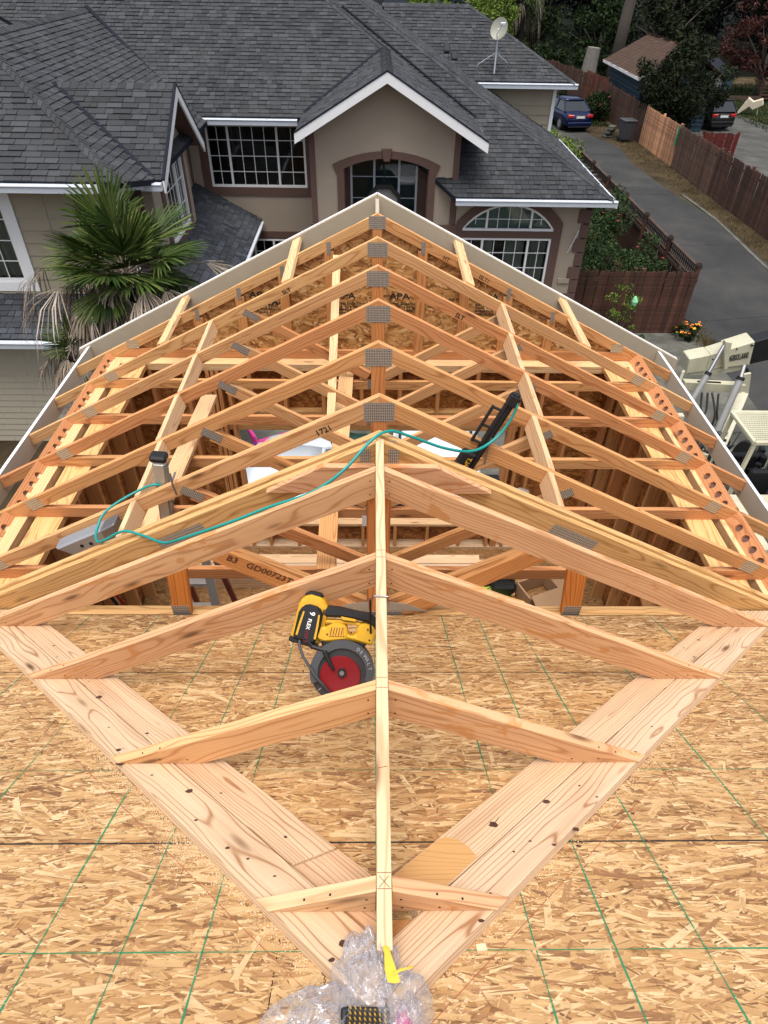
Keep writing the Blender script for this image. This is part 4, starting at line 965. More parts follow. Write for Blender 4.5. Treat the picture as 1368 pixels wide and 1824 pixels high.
# walls with openings
def wall(name, outer, holes, y=None, x=None, mat='stucco', depth=.12, parent=None):
    if y is not None: v, f = plate_poly([outer]+holes, depth, (0, y, 0), (1, 0, 0), (0, 0, 1))
    else: v, f = plate_poly([outer]+holes, depth, (x, 0, 0), (0, 1, 0), (0, 0, 1))
    return link(name, fix(mesh(name, v, f, mat)), parent or house)
def rect(a, b, c, d): return [(a, c), (b, c), (b, d), (a, d)]
def arc(x0, x1, zs, rise, n=14, rev=False):
    """segmental arch points from right spring to left spring"""
    w = (x1-x0)/2; cx = (x0+x1)/2; r = (w*w+rise*rise)/(2*rise); cz = zs+rise-r; a0 = math.asin(min(1, w/r)); 
    if rise > w*.999: a0 = math.pi/2
    return [(cx+r*math.sin(a0-2*a0*i/n), cz+r*math.cos(a0-2*a0*i/n)) for i in range(n+1)]
def frame_ring(name, outer, inner, y, d, mat, parent, proud=0.03, x=None):
    if x is None: v, f = plate_poly([outer, inner], d, (0, y-proud, 0), (1, 0, 0), (0, 0, 1))
    else: v, f = plate_poly([outer, inner], d, (x+proud, 0, 0), (0, 1, 0), (0, 0, 1))
    return link(name, fix(mesh(name, v, f, mat)), parent)
def window(name, a0, a1, z0, z1, divs, grid, y=None, x=None, parent=None, curtain=0, lightsgrid=None, mat='white', fw=.05):
    """sliding window: divs = inner stile positions, grid = rows and spacing of the thin bars"""
    par = parent or house
    w = link(name, None, par)
    if y is not None: T = lambda a, dpt, z: Vector((a, y+dpt, z)); ux = Vector((1, 0, 0)); nn = Vector((0, -1, 0))
    else: T = lambda a, dpt, z: Vector((x-dpt, a, z)); ux = Vector((0, 1, 0)); nn = Vector((1, 0, 0))
    def bx(mb, a, b, c, d, dp, t):
        p = [T(a, dp, c), T(b, dp, c), T(b, dp, d), T(a, dp, d)]; mb.prism(p, -nn*t)
    f = MB()
    bx(f, a0, a1, z0, z0+fw, -.02, .07); bx(f, a0, a1, z1-fw, z1, -.02, .07); bx(f, a0, a0+fw, z0+fw, z1-fw, -.02, .07); bx(f, a1-fw, a1, z0+fw, z1-fw, -.02, .07)
    for d in divs: bx(f, d-fw*.5, d+fw*.5, z0+fw, z1-fw, -.015, .06)
    f.obj('window_frame', mat, w)
    g = MB(); edges = [a0]+list(divs)+[a1]; rows, sp = grid
    for i in range(len(edges)-1):
        e0, e1 = edges[i]+fw*.5, edges[i+1]-fw*.5; n = max(1, round((e1-e0)/sp))
        for k in range(1, n): c = e0+(e1-e0)*k/n; bx(g, c-.008, c+.008, z0+fw, z1-fw, .022, .008)
    for k in range(1, rows): c = z0+(z1-z0)*k/rows; bx(g, a0+fw, a1-fw, c-.008, c+.008, .020, .012)
    g.obj('muntins', mat, w)
    for i in range(len(edges)-1):
        e0, e1 = edges[i]+fw*.5, edges[i+1]-fw*.5
        v = [T(e0, .035, z0+fw*.5), T(e1, .035, z0+fw*.5), T(e1, .035, z1-fw*.5), T(e0, .035, z1-fw*.5)]
        link('pane', mesh('pane', v, [(0, 1, 2, 3)], 'glass'), w)
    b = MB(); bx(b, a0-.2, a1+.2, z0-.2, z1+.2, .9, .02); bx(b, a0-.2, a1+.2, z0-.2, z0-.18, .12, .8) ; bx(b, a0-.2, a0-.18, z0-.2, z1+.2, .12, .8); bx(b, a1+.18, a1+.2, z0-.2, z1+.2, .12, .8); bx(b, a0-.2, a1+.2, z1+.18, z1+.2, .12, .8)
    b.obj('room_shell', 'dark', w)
    if curtain:
        cm = MB(); n = 60
        for (c0, c1) in curtain:
            m_ = max(6, int((c1-c0)*30)); top = []; bot = []
            for k in range(m_+1):
                a = c0+(c1-c0)*k/m_; dp = .20+.035*math.sin(k*1.25)+random.uniform(-.006, .006)
                top.append(T(a, dp, z1-.03)); bot.append(T(a+random.uniform(-.01, .01), dp, z0+.02))
            for k in range(m_): cm.add([top[k], top[k+1], bot[k+1], bot[k]], [(0, 1, 2, 3)])
        link('curtain', mesh('curtain', cm.v, cm.f, 'curtain'), w)
    return w
def slab(name, a, b, c, d, y=None, x=None, proud=.03, depth=.05, mat='brown', parent=None):
    if y is not None: m = MB().prism([(a, y-proud, c), (b, y-proud, c), (b, y-proud, d), (a, y-proud, d)], (0, depth, 0))
    else: m = MB().prism([(x+proud, a, c), (x+proud, b, c), (x+proud, b, d), (x+proud, a, d)], (-depth, 0, 0))
    return m.obj(name, mat, parent or house, bev=.004)
# M wall
wall('wall', rect(-4.77, -1.4, -6.5, -1.5), [rect(-4.2, -1.75, -3.06, -1.63), rect(-3.3, -1.6, -5.4, -4.36)], y=18.3)
window('window', -4.2, -1.75, -3.06, -1.63, (-3.66, -2.45), (4, .31), y=18.3, curtain=[(-3.6, -2.5)] if False else 0)
window('window', -3.3, -1.6, -5.4, -4.36, (-2.76,), (3, .27), y=18.3)
frame_ring('window_trim', rect(-4.40, -1.62, -3.26, -1.55), rect(-4.205, -1.745, -3.065, -1.625), 18.3, .05, 'brown', house)
slab('belt_trim', -4.6, -1.55, -4.335, -4.16, y=18.3); frame_ring('window_trim', rect(-3.45, -1.5, -5.6, -4.337), rect(-3.305, -1.595, -5.405, -4.362), 18.3, .04, 'brown', house, .02)
# blinds behind the middle light
bl = MB()
for i in range(26): bl.box((-3.03, 18.45, -3.02+i*.035), (1.05, .02, .018))
bl.obj('window_backing', 'palmtrunk', house)
# the wall beside the gable bay and the bay wall itself, facing right
wall('wall', [(16.0, -6.5), (18.3, -6.5), (18.3, -1.55), (16.0, -1.55)], [], x=-4.65)
slab('corner_trim', 18.02, 18.18, -3.2, -1.6, x=-4.65, proud=.02)
wall('wall', [(13.2, -6.5), (16.1, -6.5), (16.1, -1.6), (14.75, -.5), (13.2, -1.42)], [rect(13.95, 15.56, -3.08, -1.64)], x=-4.2)
window('window', 13.95, 15.56, -3.08, -1.64, (15.0,), (3, .27), x=-4.2, fw=.06)
frame_ring('window_trim', [(13.72, -3.28), (15.74, -3.28), (15.74, -1.42), (13.72, -1.42)], rect(13.945, 15.565, -3.085, -1.635), None, .05, 'brown', house, .03, x=-4.2)
wall('wall', rect(-4.9, -4.32, -6.5, -1.55), [], y=13.2); slab('corner_trim', -4.62, -4.4, -6.0, -1.62, y=13.2)
# left wing front: upper and lower storey
wall('wall', rect(-13, -4.45, -4.2, -1.40), [rect(-8.6, -6.66, -3.22, -1.72)], y=12.4, mat='siding')
window('window', -8.6, -6.66, -3.22, -1.72, (-7.35,), (4, .29), y=12.4, curtain=[(-8.6, -6.7)])
frame_ring('window_trim', rect(-8.8, -6.47, -3.40, -1.58), rect(-8.605, -6.655, -3.225, -1.715), 12.4, .06, 'white', house, .05)
for i in range(8):
    for (a, b) in ((-6.46, -5.9), (-5.895, -4.46)): 
        z = -3.40+i*.225
        m = MB().prism([(a, 12.397, z+.23), (a, 12.394, z+.23), (a, 12.376, z), (a, 12.397, z)], (b-a-.003, 0, 0)); m.obj('siding_board', 'siding', house)
slab('corner_trim', -4.6, -4.44, -4.2, -1.42, y=12.37, mat='white'); slab('corner_trim', -5.35, -5.20, -3.4, -1.45, y=12.37, mat='brown')
slab('belt_trim', -13, -4.45, -3.49, -3.415, y=12.39, mat='siding')
wall('wall', rect(-13, -4.2, -6.5, -3.95), [], y=11.80, mat='graysiding')
wall('wall', rect(11.92, 18, -6.5, -3.3), [], x=-4.2, mat='stucco')
for i in range(17):
    z = -4.05-.145*(i+1); a = -9.0+random.uniform(0, .6)
    while a < -4.2:
        b = min(a+random.uniform(.7, 1.6), -4.19)
        m = MB().prism([(a, 11.797, z+.15), (a, 11.792, z+.15), (a, 11.777, z), (a, 11.797, z)], (b-a-.004, 0, 0)); m.obj('siding_board', 'graysiding', house); a = b
# gable front
oa = arc(-.73, 1.25, -2.16, .22)
ob = [(-.73, -6.4), (1.25, -6.4)]
wall('wall', [(-1.49, -6.5), (1.93, -6.5), (1.93, -1.29), (.24, -.32), (-1.49, -1.29)], [[(-.73, -5.9), (1.25, -5.9)]+oa], y=16.5)
oo = [(-.86, -3.52), (-.73, -3.52), (-.73, -2.16)][:0]
m_out = [(-.86, -3.45)]; 
left = [(-.73, -3.45)]; 
ring = [(1.40, -3.45), (1.40, -2.30), (1.50, -2.08)]+arc(-.98+.03, 1.50-.03, -2.06, .27)+[(-.98, -2.08), (-.88, -2.30), (-.88, -3.45), (-.731, -3.45)]+[(p[0], p[1]) for p in reversed(arc(-.731, 1.251, -2.16, .221))]+[(1.251, -3.45)]
v, f = plate_poly([ring], .06, (0, 16.46, 0), (1, 0, 0), (0, 0, 1)); link('arch_trim', fix(mesh('arch_trim', v, f, 'brown')), house)
MB().prism([(.19, 16.42, -1.99), (.33, 16.42, -1.99), (.38, 16.42, -1.74), (.14, 16.42, -1.74)], (0, .1, 0)).obj('keystone', 'brown', house, bev=.006)
slab('pilaster', -1.50, -1.37, -3.36, -1.36, y=16.5, proud=.035); slab('pilaster', 1.80, 1.935, -3.36, -1.40, y=16.5, proud=.035)
slab('belt_trim', -1.56, 2.0, -3.56, -3.37, y=16.5, proud=.06)
for s in (-.73, 1.25): MB().box((s+(.012 if s < 0 else -.012), 16.92, -4), (.02, .62, 3.7)).obj('niche_side', 'brown', house)
MB().box((.26, 16.92, -1.90), (2.0, .62, .03)).obj('niche_top', 'brown', house)
wall('wall', rect(-.75, 1.27, -6.2, -1.85), [rect(-.6, 1.03, -5.4, -2.02)], y=17.2, mat='brown')
window('window', -.6, 1.03, -5.4, -2.02, (-.02, .58), (7, .6), y=17.2, mat='gutter')
MB().box((.21, 17.5, -3.1), (1.58, .02, 2.1)).obj('window_backing', flat('dim_teal_backing', (.05, .085, .08), .8, var=.3, scale=2), house)  # teal sheet added behind the niche panes, gives the glass its tone
MB().box((-7.6, 12.75, -2.5), (1.9, .02, 1.45)).obj('window_backing', bpy.data.materials['dim_teal_backing'], house)  # same added sheet, toning the left wing's panes
# octagonal lantern hanging in the niche
oc = lambda r, yy: [(.21+r*math.cos(R(22.5+45*i)), yy, -2.92+r*math.sin(R(22.5+45*i))) for i in range(8)]
lan = link('octagon_lantern', None, house)
v, f = plate_poly([[(p[0], p[2]) for p in oc(.43, 0)], [(p[0], p[2]) for p in oc(.35, 0)][::-1]], .12, (0, 16.52, 0), (1, 0, 0), (0, 0, 1)); link('lantern_frame', fix(mesh('lantern_frame', v, f, 'black')), lan)
link('lantern_face', mesh('lantern_face', oc(.36, 16.56), [tuple(range(8))], flat('lantern_glass', (.16, .16, .15), .35, var=.3, scale=5)), lan)
MB().tube([(.21, 16.6, -1.92), (.21, 16.6, -2.5)], .012).obj('lantern_rod', 'black', lan)
# right wing front with the arched window
hole1 = [(2.14, -3.5), (4.37, -3.5)]+arc(2.14, 4.37, -3.44, .56)
wall('wall', [(1.95, -6.5), (5.2, -6.5), (5.2, -2.70), (1.95, -2.70)], [hole1, rect(2.12, 4.36, -5.15, -3.67)], y=16.5)
wall('wall', [(16.5, -6.5), (22.4, -6.5), (22.4, -2.7), (16.5, -2.7)], [], x=5.2)
trim = [(1.99, -5.4), (2.115, -5.4), (2.115, -3.665), (4.365, -3.665), (4.365, -5.4), (4.58, -5.4)]+[(4.58, -3.35)]+arc(1.99, 4.58, -3.30, .62)
v, f = plate_poly([trim, [(2.135, -3.505), (4.375, -3.505)]+arc(2.135, 4.375, -3.44, .565)], .06, (0, 16.46, 0), (1, 0, 0), (0, 0, 1)); link('window_trim', fix(mesh('window_trim', v, f, 'brown')), house)
aw = link('window', None, house); ain = [(2.20, -3.45), (4.31, -3.45)]+arc(2.20, 4.31, -3.43, .50)
v, f = plate_poly([hole1, ain], .07, (0, 16.48, 0), (1, 0, 0), (0, 0, 1)); link('window_frame', fix(mesh('window_frame', v, f, 'white')), aw)
g = MB()
for x in (2.72, 3.80): g.box((x, 16.52, -3.19), (.05, .05, .50))
for x in (2.45, 2.99, 3.26, 3.53, 4.05): g.box((x, 16.535, -3.20), (.014, .012, .48 if 2.7 < x < 3.9 else .32))
g.box((3.255, 16.535, -3.24), (1.9, .014, .014)); g.obj('muntins', 'white', aw)
link('pane', mesh('pane', [(a, 16.55, b) for a, b in ain], [tuple(range(len(ain)))], 'glass'), aw)
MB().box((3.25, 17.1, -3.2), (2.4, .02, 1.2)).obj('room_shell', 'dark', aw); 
MB().prism([(a, 16.62, b) for a, b in ain], (0, .01, 0)).obj('window_backing', 'backteal', aw)
window('window', 2.12, 4.36, -5.15, -3.67, (2.66, 3.80), (4, .28), y=16.5, curtain=[(2.7, 2.95), (3.25, 3.75), (3.85, 4.3)])
z = -2.98; k = 0
while z > -6.2:
    w = .27 if k % 2 == 0 else .17
    for nm in ('front',): slab('quoin', 5.2-w, 5.235, z-.33+.012, z, y=16.5, proud=.035, depth=.04)
    slab('quoin', 16.50, 16.5+w, z-.33+.012, z, x=5.2, proud=.037, depth=.04); z -= .345; k += 1
cv = house
text('plaque_letters', 'HOME', .10, (4.66, 16.455, -5.0), (1, 0, 0), (0, 0, 1), 'white', cv) if False else None
MB().box((4.86, 16.475, -4.72), (.30, .03, .13)).obj('wall_plaque', 'stucco', house, bev=.01)
MB().tube([(4.98, 16.42, -3.45), (4.88, 16.40, -3.75), (4.80, 16.44, -4.0)], .012).obj('flag_bracket', 'gutter', house)
# rear wing: siding
wall('wall', rect(1.0, 5.27, -6.5, -1.30), [], y=22.4, mat='siding'); wall('wall', rect(22.4, 29, -6.5, -1.3), [], x=5.27, mat='siding')
for i in range(12):
    z = -1.56-.245*i; m = MB().prism([(2.0, 22.397, z+.25), (2.0, 22.392, z+.25), (2.0, 22.368, z), (2.0, 22.397, z)], (3.22, 0, 0)); m.obj('siding_board', 'siding', house)
slab('corner_trim', 5.21, 5.31, -6.5, -1.32, y=22.36, mat='white', proud=.02, depth=.08)
# roof vents
for p in ((2.30, 19.2, -.72), (2.48, 18.95, -.85)):
    m = MB().box((p[0]-.5, p[1]+.9, p[2]+.50), (.16, .30, .07), Matrix.Rotation(math.atan(.54), 3, 'X')); m.obj('roof_vent', 'black', house, bev=.02)
# satellite dish on the rear wing
dish = thing('satellite_dish', 'pale satellite dish on a tripod mast standing on the rear wing roof', 'satellite dish', (3.40, 22.25, -1.02))
dm = MB(); rings = 6; seg = 22; c = Vector((0.02, -.02, 1.02)); ax = Vector((-.38, -.75, .45)).normalized(); dx_ = ax.cross(UP).normalized(); dy_ = dx_.cross(ax)
v = [c]; 
for i in range(1, rings+1):
    r = .26*i/rings
    for k in range(seg): a = 6.2832*k/seg; v.append(c+dx_*r*math.cos(a)*.92+dy_*r*math.sin(a)*1.08+ax*(r*r*.9))
f = [(0, 1+k, 1+(k+1) % seg) for k in range(seg)]
for i in range(rings-1):
    for k in range(seg): f.append((1+i*seg+k, 1+(i+1)*seg+k, 1+(i+1)*seg+(k+1) % seg, 1+i*seg+(k+1) % seg))
me = mesh('reflector', v, f, flat('dish_paint', (.22, .22, .18), .5, var=.2), True); link('reflector', me, dish)
d_ = MB().tube([(0, 0, 0), (0, 0, .80), (-.02, .02, .95)], .022); d_.obj('mast', 'gutter', dish)
for q in ((-.45, .32, .17), (.42, .40, .21), (0, -.02, 0)):
    MB().tube([(0, 0, .50), q], .011).obj('strut', 'gutter', dish)
MB().tube([c-UP*.22, c+ax*.25+dx_*.22*0-UP*.22, c+ax*.42+Vector((.3, 0, 0))*.6-UP*.05], .013).obj('feed_arm', 'gutter', dish)
MB().box(c+ax*.42+Vector((.20, 0, 0))-UP*.04, (.14, .07, .06)).obj('receiver', 'gutter', dish, bev=.01)
MB().box(c+Vector((0, .06, -.06)), (.10, .12, .16)).obj('bracket', 'gutter', dish, bev=.01)

# ---- a further house behind, top left
fh = thing('house', 'further house at the top left corner, bluish shingle roof with a metal vent pipe', 'house', (0, 0, 0))
roof_plane([(-30, 24, -1.6), (-7.5, 24, -1.6), (-11, 33, 2.2), (-30, 33, 2.2)], (0, -1, 0), parent=fh, wr=(.25, .5), exp_=.25)
MB().box((-19, 27.5, -4.3), (22.0, 6.5, 4.4)).obj('wall', 'dirty', fh)
MB().tube([(-9.9, 24.6, -1.5), (-9.9, 24.6, -.35)], .09, 12).obj('vent_pipe', 'gutter', fh); MB().tube([(-9.9, 24.6, -.32), (-9.9, 24.6, -.22)], .14, 12).obj('pipe_cap', 'flash', fh)
MB().tube([(-10.9, 25.2, -1.2), (-10.9, 25.2, -.95)], .10, 10).obj('vent_pipe', 'white', fh)
# distant house glimpsed above the ridge
f2 = thing('house', 'distant pale house just visible over the trees at the top edge', 'house', (6, 96, G0))
MB().box((0, 0, 1.5), (9, 6, 3)).obj('wall', 'dirty', f2); MB().prism([(-5, -3.5, 3), (5, -3.5, 3), (4, 0, 5), (-4, 0, 5)], (0, .2, 0)).obj('roof', 'flash', f2)
# ============================================================ YARD, FENCES, PLANTS, CARS
_pk = {}
def picket_mesh(w, h, t=.018):
    key = (round(w, 3), round(h, 2))
    if key not in _pk:
        v = [(-w/2, -t/2, 0), (w/2, -t/2, 0), (w/2, t/2, 0), (-w/2, t/2, 0)]
        top = [(-w/2, -t/2, h-.03), (w/2, -t/2, h-.03), (w/2, t/2, h-.03), (-w/2, t/2, h-.03), (-w/2+.025, -t/2, h), (w/2-.025, -t/2, h), (w/2-.025, t/2, h), (-w/2+.025, t/2, h)]
        f = [(3, 2, 1, 0), (0, 1, 5, 4), (1, 2, 6, 5), (2, 3, 7, 6), (3, 0, 4, 7), (4, 5, 9, 8), (5, 6, 10, 9), (6, 7, 11, 10), (7, 4, 8, 11), (8, 9, 10, 11)]
        _pk[key] = fix(mesh('fence_board', v+top, f, 'fence'))
    return _pk[key]
def fence(label, p, q, h=1.8, w=.14, tint_=(1, 1, 1), lean=.012, post=2.4, cap=False, rail_side=1, posts=True, z=None, lat=False, grp='wooden fences'):
    z = G0-.02 if z is None else z
    p = Vector((*p, 0)); q = Vector((*q, 0)); d = (q-p); L = d.length; d.normalize(); n = Vector((-d.y, d.x, 0))*rail_side
    t = thing('wooden_fence', label, 'fence', (p.x, p.y, z), grp); rot = math.atan2(d.y, d.x)
    k = int(L/w)
    hh = h-(.34 if lat else 0)
    for i in range(k):
        o = link('fence_board', picket_mesh(w-.006, hh+random.choice((0, 0, .01, .02, -.02))), t, loc=tuple(d*(i+.5)*w+n*random.uniform(-.004, .004)))
        o.rotation_euler = (random.gauss(0, lean), random.gauss(0, lean*.6), rot); kk = random.uniform(.8, 1.2)
        o.color = (tint_[0]*kk, tint_[1]*kk, tint_[2]*kk, 1)
    if posts:
        a = 0
        while a <= L+.01:
            MB().box(d*min(a, L)+n*.06+Vector((0, 0, (h+.06)/2)), (.10, .10, h+.06), Matrix.Rotation(rot, 3, 'Z')).obj('fence_post', 'fence', t, tint=tuple(1.3*c for c in tint_))
            if cap:
                b = d*min(a, L)+n*.06+Vector((0, 0, h+.06))
                mb = MB().box(b+Vector((0, 0, .015)), (.15, .15, .03), Matrix.Rotation(rot, 3, 'Z')).box(b+Vector((0, 0, .05)), (.12, .12, .04), Matrix.Rotation(rot, 3, 'Z')).box(b+Vector((0, 0, .085)), (.07, .07, .03), Matrix.Rotation(rot, 3, 'Z'))
                mb.obj('post_cap', 'fence', t, tint=(.6, .6, .6))
            a += post
    for zz in ((.3, hh-.25) if not lat else (.3, hh-.1)):
        MB().bar(n*.035+Vector((0, 0, zz)), d*L+n*.035+Vector((0, 0, zz)), .045, .09).obj('rail', 'fence', t)
    if lat:
        MB().bar(Vector((0, 0, hh+.02)), d*L+Vector((0, 0, hh+.02)), .09, .04).obj('rail', 'fence', t); MB().bar(Vector((0, 0, h)), d*L+Vector((0, 0, h)), .11, .045).obj('rail', 'fence', t, tint=(.8, .8, .8))
        a = 0; m = MB()
        while a < L:
            m.bar(d*a+Vector((0, 0, hh+.03)), d*a+Vector((0, 0, h-.02)), .03, .03, up=n)
            a += .13
        m.bar(Vector((0, 0, h-.16)), d*L+Vector((0, 0, h-.16)), .03, .03)
        m.obj('lattice_top', 'fence', t)
    return t
fence('near stretch of the long weathered brown fence on the far side of the drive', (14.95, 16), (14.86, 31.0), tint_=(.85, .62, .55), rail_side=-1)
fence('weathered fence stretch just right of the new pale section, its boards grey brown', (14.86, 31.02), (14.85, 35.9), tint_=(1.2, 1.05, .95), rail_side=-1)
nf = fence('new pale cedar fence section with a green house number sign on its post', (14.85, 35.92), (14.78, 40.9), tint_=(5.6, 4.6, 3.3), rail_side=-1, lean=.005)
MB().box((-.06, -.04, 1.35), (.03, .14, .85)).obj('number_sign', flat('green_sign_paint', (.0, .22, .09), .5), nf)
text('sign_number', '15411', .13, (-.078, -.04+.05, 1.70), (0, 0, -1), (0, 1, 0), 'white', nf, align='LEFT')
fence('dark fence stretch behind the wheeled bin, under the leafy tree', (14.78, 40.92), (14.72, 48.8), tint_=(.9, .7, .62), rail_side=-1)
fence('short reddish fence stretch near the blue house', (14.72, 48.82), (14.40, 52.6), h=1.95, tint_=(1.25, .55, .36), rail_side=-1)
fence('far brown fence curving away behind the blue car', (14.38, 52.62), (13.2, 58.2), tint_=(.85, .62, .55), rail_side=-1)
fence('farthest fence stretch in front of the dark trees', (13.2, 58.22), (6.0, 64.0), tint_=(.8, .55, .48), rail_side=-1)
fence('garden fence with a lattice top and capped posts along the left edge of the drive', (8.72, 17.3), (8.62, 30.2), h=1.85, tint_=(.95, .68, .55), cap=True, lat=True, post=2.15, rail_side=1)
fence('tall front fence panel of dark boards between the house corner and the drive', (5.3, 17.22), (8.72, 17.22), h=1.78, tint_=(.85, .55, .45), cap=False, post=1.9, rail_side=1)
fence('low red gate lying beside the gravel drive', (17.0, 37.9), (18.7, 37.6), h=1.15, w=.10, tint_=(1.2, .18, .16), post=1.7, grp='gates')

def leaves(name, n, sampler, size, mat, parent=None, aspect=.6, up=.3, **k):
    """many small leaf faces with their own direction"""
    P = np.array([sampler() for _ in range(n)]); 
    A = rng.normal(size=(n, 3)); A /= np.linalg.norm(A, axis=1)[:, None]; Z = np.tile([0, 0, 1.0], (n, 1))*up+rng.normal(size=(n, 3))*.6
    B = np.cross(Z, A); B /= np.linalg.norm(B, axis=1)[:, None]+1e-9
    s = size*rng.uniform(.6, 1.4, (n, 1))
    v = np.stack([P-A*s, P-B*s*aspect*.5, P+A*s, P+B*s*aspect*.5], 1).reshape(-1, 3)
    me = bpy.data.meshes.new(name); me.vertices.add(4*n); me.vertices.foreach_set('co', v.ravel()); me.loops.add(4*n); me.loops.foreach_set('vertex_index', np.arange(4*n))
    me.polygons.add(n); me.polygons.foreach_set('loop_start', np.arange(0, 4*n, 4)); me.polygons.foreach_set('loop_total', np.full(n, 4)); me.update(); me.validate()
    me.materials.append(MAT[mat]); return link(name, me, parent, **k)
def clumps(n, R_, cr, flatz=1.0, base=0.0):
    cs = []
    for _ in range(n):
        while True:
            p = rng.uniform(-1, 1, 3)
            if .25 < np.linalg.norm(p) < 1: break
        cs.append((p*np.array(R_)+np.array([0, 0, base]), cr*rng.uniform(.6, 1.3)))
    def f():
        c, r = cs[rng.integers(len(cs))]; q = rng.normal(size=3); q /= np.linalg.norm(q)
        return c+q*r*rng.uniform(.55, 1.0)*np.array([1, 1, flatz])
    return f, cs
def tree(name, label, loc, R_, trunk_h, trunk_r, nleaf, lsize, mat, ncl=40, cr=.7, lean=(0, 0), grp='trees beyond the fence', cat='tree', flatz=.8, **k):
    t = thing(name, label, cat, loc, grp)
    f, cs = clumps(ncl, R_, cr, flatz, trunk_h+R_[2]*.75)
    leaves('crown', nleaf, f, lsize, mat, t)
    m = MB(); top = Vector((lean[0], lean[1], trunk_h+R_[2]*.6)); m.tube([(0, 0, -.2), (lean[0]*.4, lean[1]*.4, trunk_h*.6), top], [trunk_r*1.25, trunk_r, trunk_r*.4], 10)
    for c, r in cs[:14]:
        m.tube([Vector((lean[0]*.4, lean[1]*.4, trunk_h*.6)), Vector(c)*.55+Vector((0, 0, trunk_h*.4)), Vector(c)], [trunk_r*.45, trunk_r*.25, .02], 6)
    m.obj('trunk', 'bark', t, smooth=True)
    return t
# dense dark trees along the back
dk = [(20, 100, 14), (29, 104, 15), (38, 98, 15), (47, 96, 15), (57, 92, 15), (66, 100, 16), (33, 86, 12), (44, 82, 12), (54, 78, 12), (24, 90, 12), (64, 76, 13), (41, 118, 17), (58, 120, 17), (75, 116, 17), (25, 122, 17), (10, 124, 16), (85, 96, 15), (38, 72, 10)]
for i, (x, y, h) in enumerate(dk):
    tree('dark_tree', 'very dark tall evergreen in the black belt of trees at the upper right', (x, y, G0), (4.8, 4.8, h*.5), 1.0, .45, 5200, .34, 'darkleaf', 46, 1.9, grp='dark evergreens in the far tree belt')
for (x, y, h, lab) in ((12, 80, 7, 'mid green tree behind the rear wing roof, left of the far trunk'), (17, 84, 8, 'green tree beside the far palm behind the fence'), (8.5, 74, 6, 'bushy tree right behind the rear wing ridge'), (21.5, 76, 5.5, 'low dark bush tree around the cut stump')):
    tree('leafy_tree', lab, (x, y, G0), (3.2, 3.2, h*.45), .6, .25, 6000, .20, 'midleaf', 60, .9)
tree('bright_bush', 'bright yellow green tree above the rear wing roof at the top', (8.6, 62, G0), (2.4, 2.2, 2.1), 2.2, .2, 5500, .15, 'limeleaf', 60, .55)
tree('bright_bush', 'yellow green bush just left of the bright tree at the top edge', (4.6, 64, G0), (2.6, 2.2, 1.6), 2.6, .2, 4000, .15, 'limeleaf', 50, .55)
tree('leafy_tree', 'dense dull green tree between the blue house and the black car, over the brown fence', (16.75, 41.9, G0), (2.5, 2.0, 2.15), 1.0, .18, 19000, .10, 'treeleaf', 150, .48)
tree('red_maple', 'dark red maple at the right edge of the picture beyond the black car', (28.6, 57, G0), (4.0, 3.6, 2.6), 1.6, .22, 12000, .13, 'redleaf', 110, .7, flatz=.5)
tree('leafy_tree', 'green shrub tree behind the blue house roof', (27, 74, G0), (4, 3, 2.5), 1.5, .2, 4500, .2, 'treeleaf', 50, .8)
tk = thing('conifer_trunk', 'tall bare grey conifer trunk rising past the top edge beside the blue house', 'tree', (19.6, 64, G0), 'trees beyond the fence')
MB().tube([(0, 0, 0), (.2, 0, 4), (.55, 0, 9), (1.2, 0, 18)], [.50, .44, .38, .25], 14).obj('trunk', 'bark', tk, smooth=True)
f, _ = clumps(30, (3, 3, 3), 1.2, .5, 16); leaves('crown', 3000, f, .3, 'darkleaf', tk)
st = thing('tree_stump', 'tall pale grey cut stump standing behind the far fence', 'stump', (16.9, 61.5, G0), None)
sm = MB().tube([(0, 0, 0), (.05, 0, 1.4), (.12, 0, 2.3)], [.62, .54, .50], 12); sm.obj('trunk', flat('grey_stump', (.17, .155, .135), .9, var=.4, scale=7, bump=.6), st)
for i, (x, y, r, lab) in enumerate(((15.4, 69, .9, 'ivy mound left of the stump'), (18.6, 66, .9, 'ivy mound right of the stump'), (12.4, 68, 1.0, 'dark shrub behind the farthest fence'), (10, 70, 1.1, 'second dark shrub behind the farthest fence'))):
    t = thing('shrub', lab, 'shrub', (x, y, G0), 'shrubs behind the far fence'); f, _ = clumps(26, (r*2, r*1.2, r), .5, .8, r); leaves('foliage', 2600, f, .14, 'midleaf', t)
# fan palms far behind
def fan(mb, c, d, L, n=22, spread=2.6, droop=.25, w=.022, up=UP):
    d = Vector(d).normalized(); s = d.cross(up)
    s = s.normalized() if s.length > .01 else Vector((1, 0, 0)); nn = s.cross(d).normalized()
    for i in range(n):
        a = (i/(n-1)-.5)*spread+random.uniform(-.04, .04); u = (d*math.cos(a)+s*math.sin(a)).normalized(); l = L*(1-.22*abs(a)/spread*2*random.uniform(.6, 1.2)); side = u.cross(nn).normalized()
        ww = w*random.uniform(.7, 1.25); dr = droop*random.uniform(.5, 1.6)
        p = [c+u*l*.12, c+u*l*.55-UP*dr*l*.12, c+u*l*.85-UP*dr*l*.45, c+u*l-UP*dr*l*.85]
        fold = nn*ww*.5
        v = [p[0]-side*ww*.3, p[0]+side*ww*.3, p[1]-side*ww+fold, p[1]+fold*-.3, p[1]+side*ww+fold, p[2]-side*ww*.75, p[2]+side*ww*.75, p[3]]
        mb.add(v, [(0, 3, 2), (0, 1, 3), (1, 4, 3), (2, 3, 6, 5), (3, 4, 6), (5, 6, 7)])
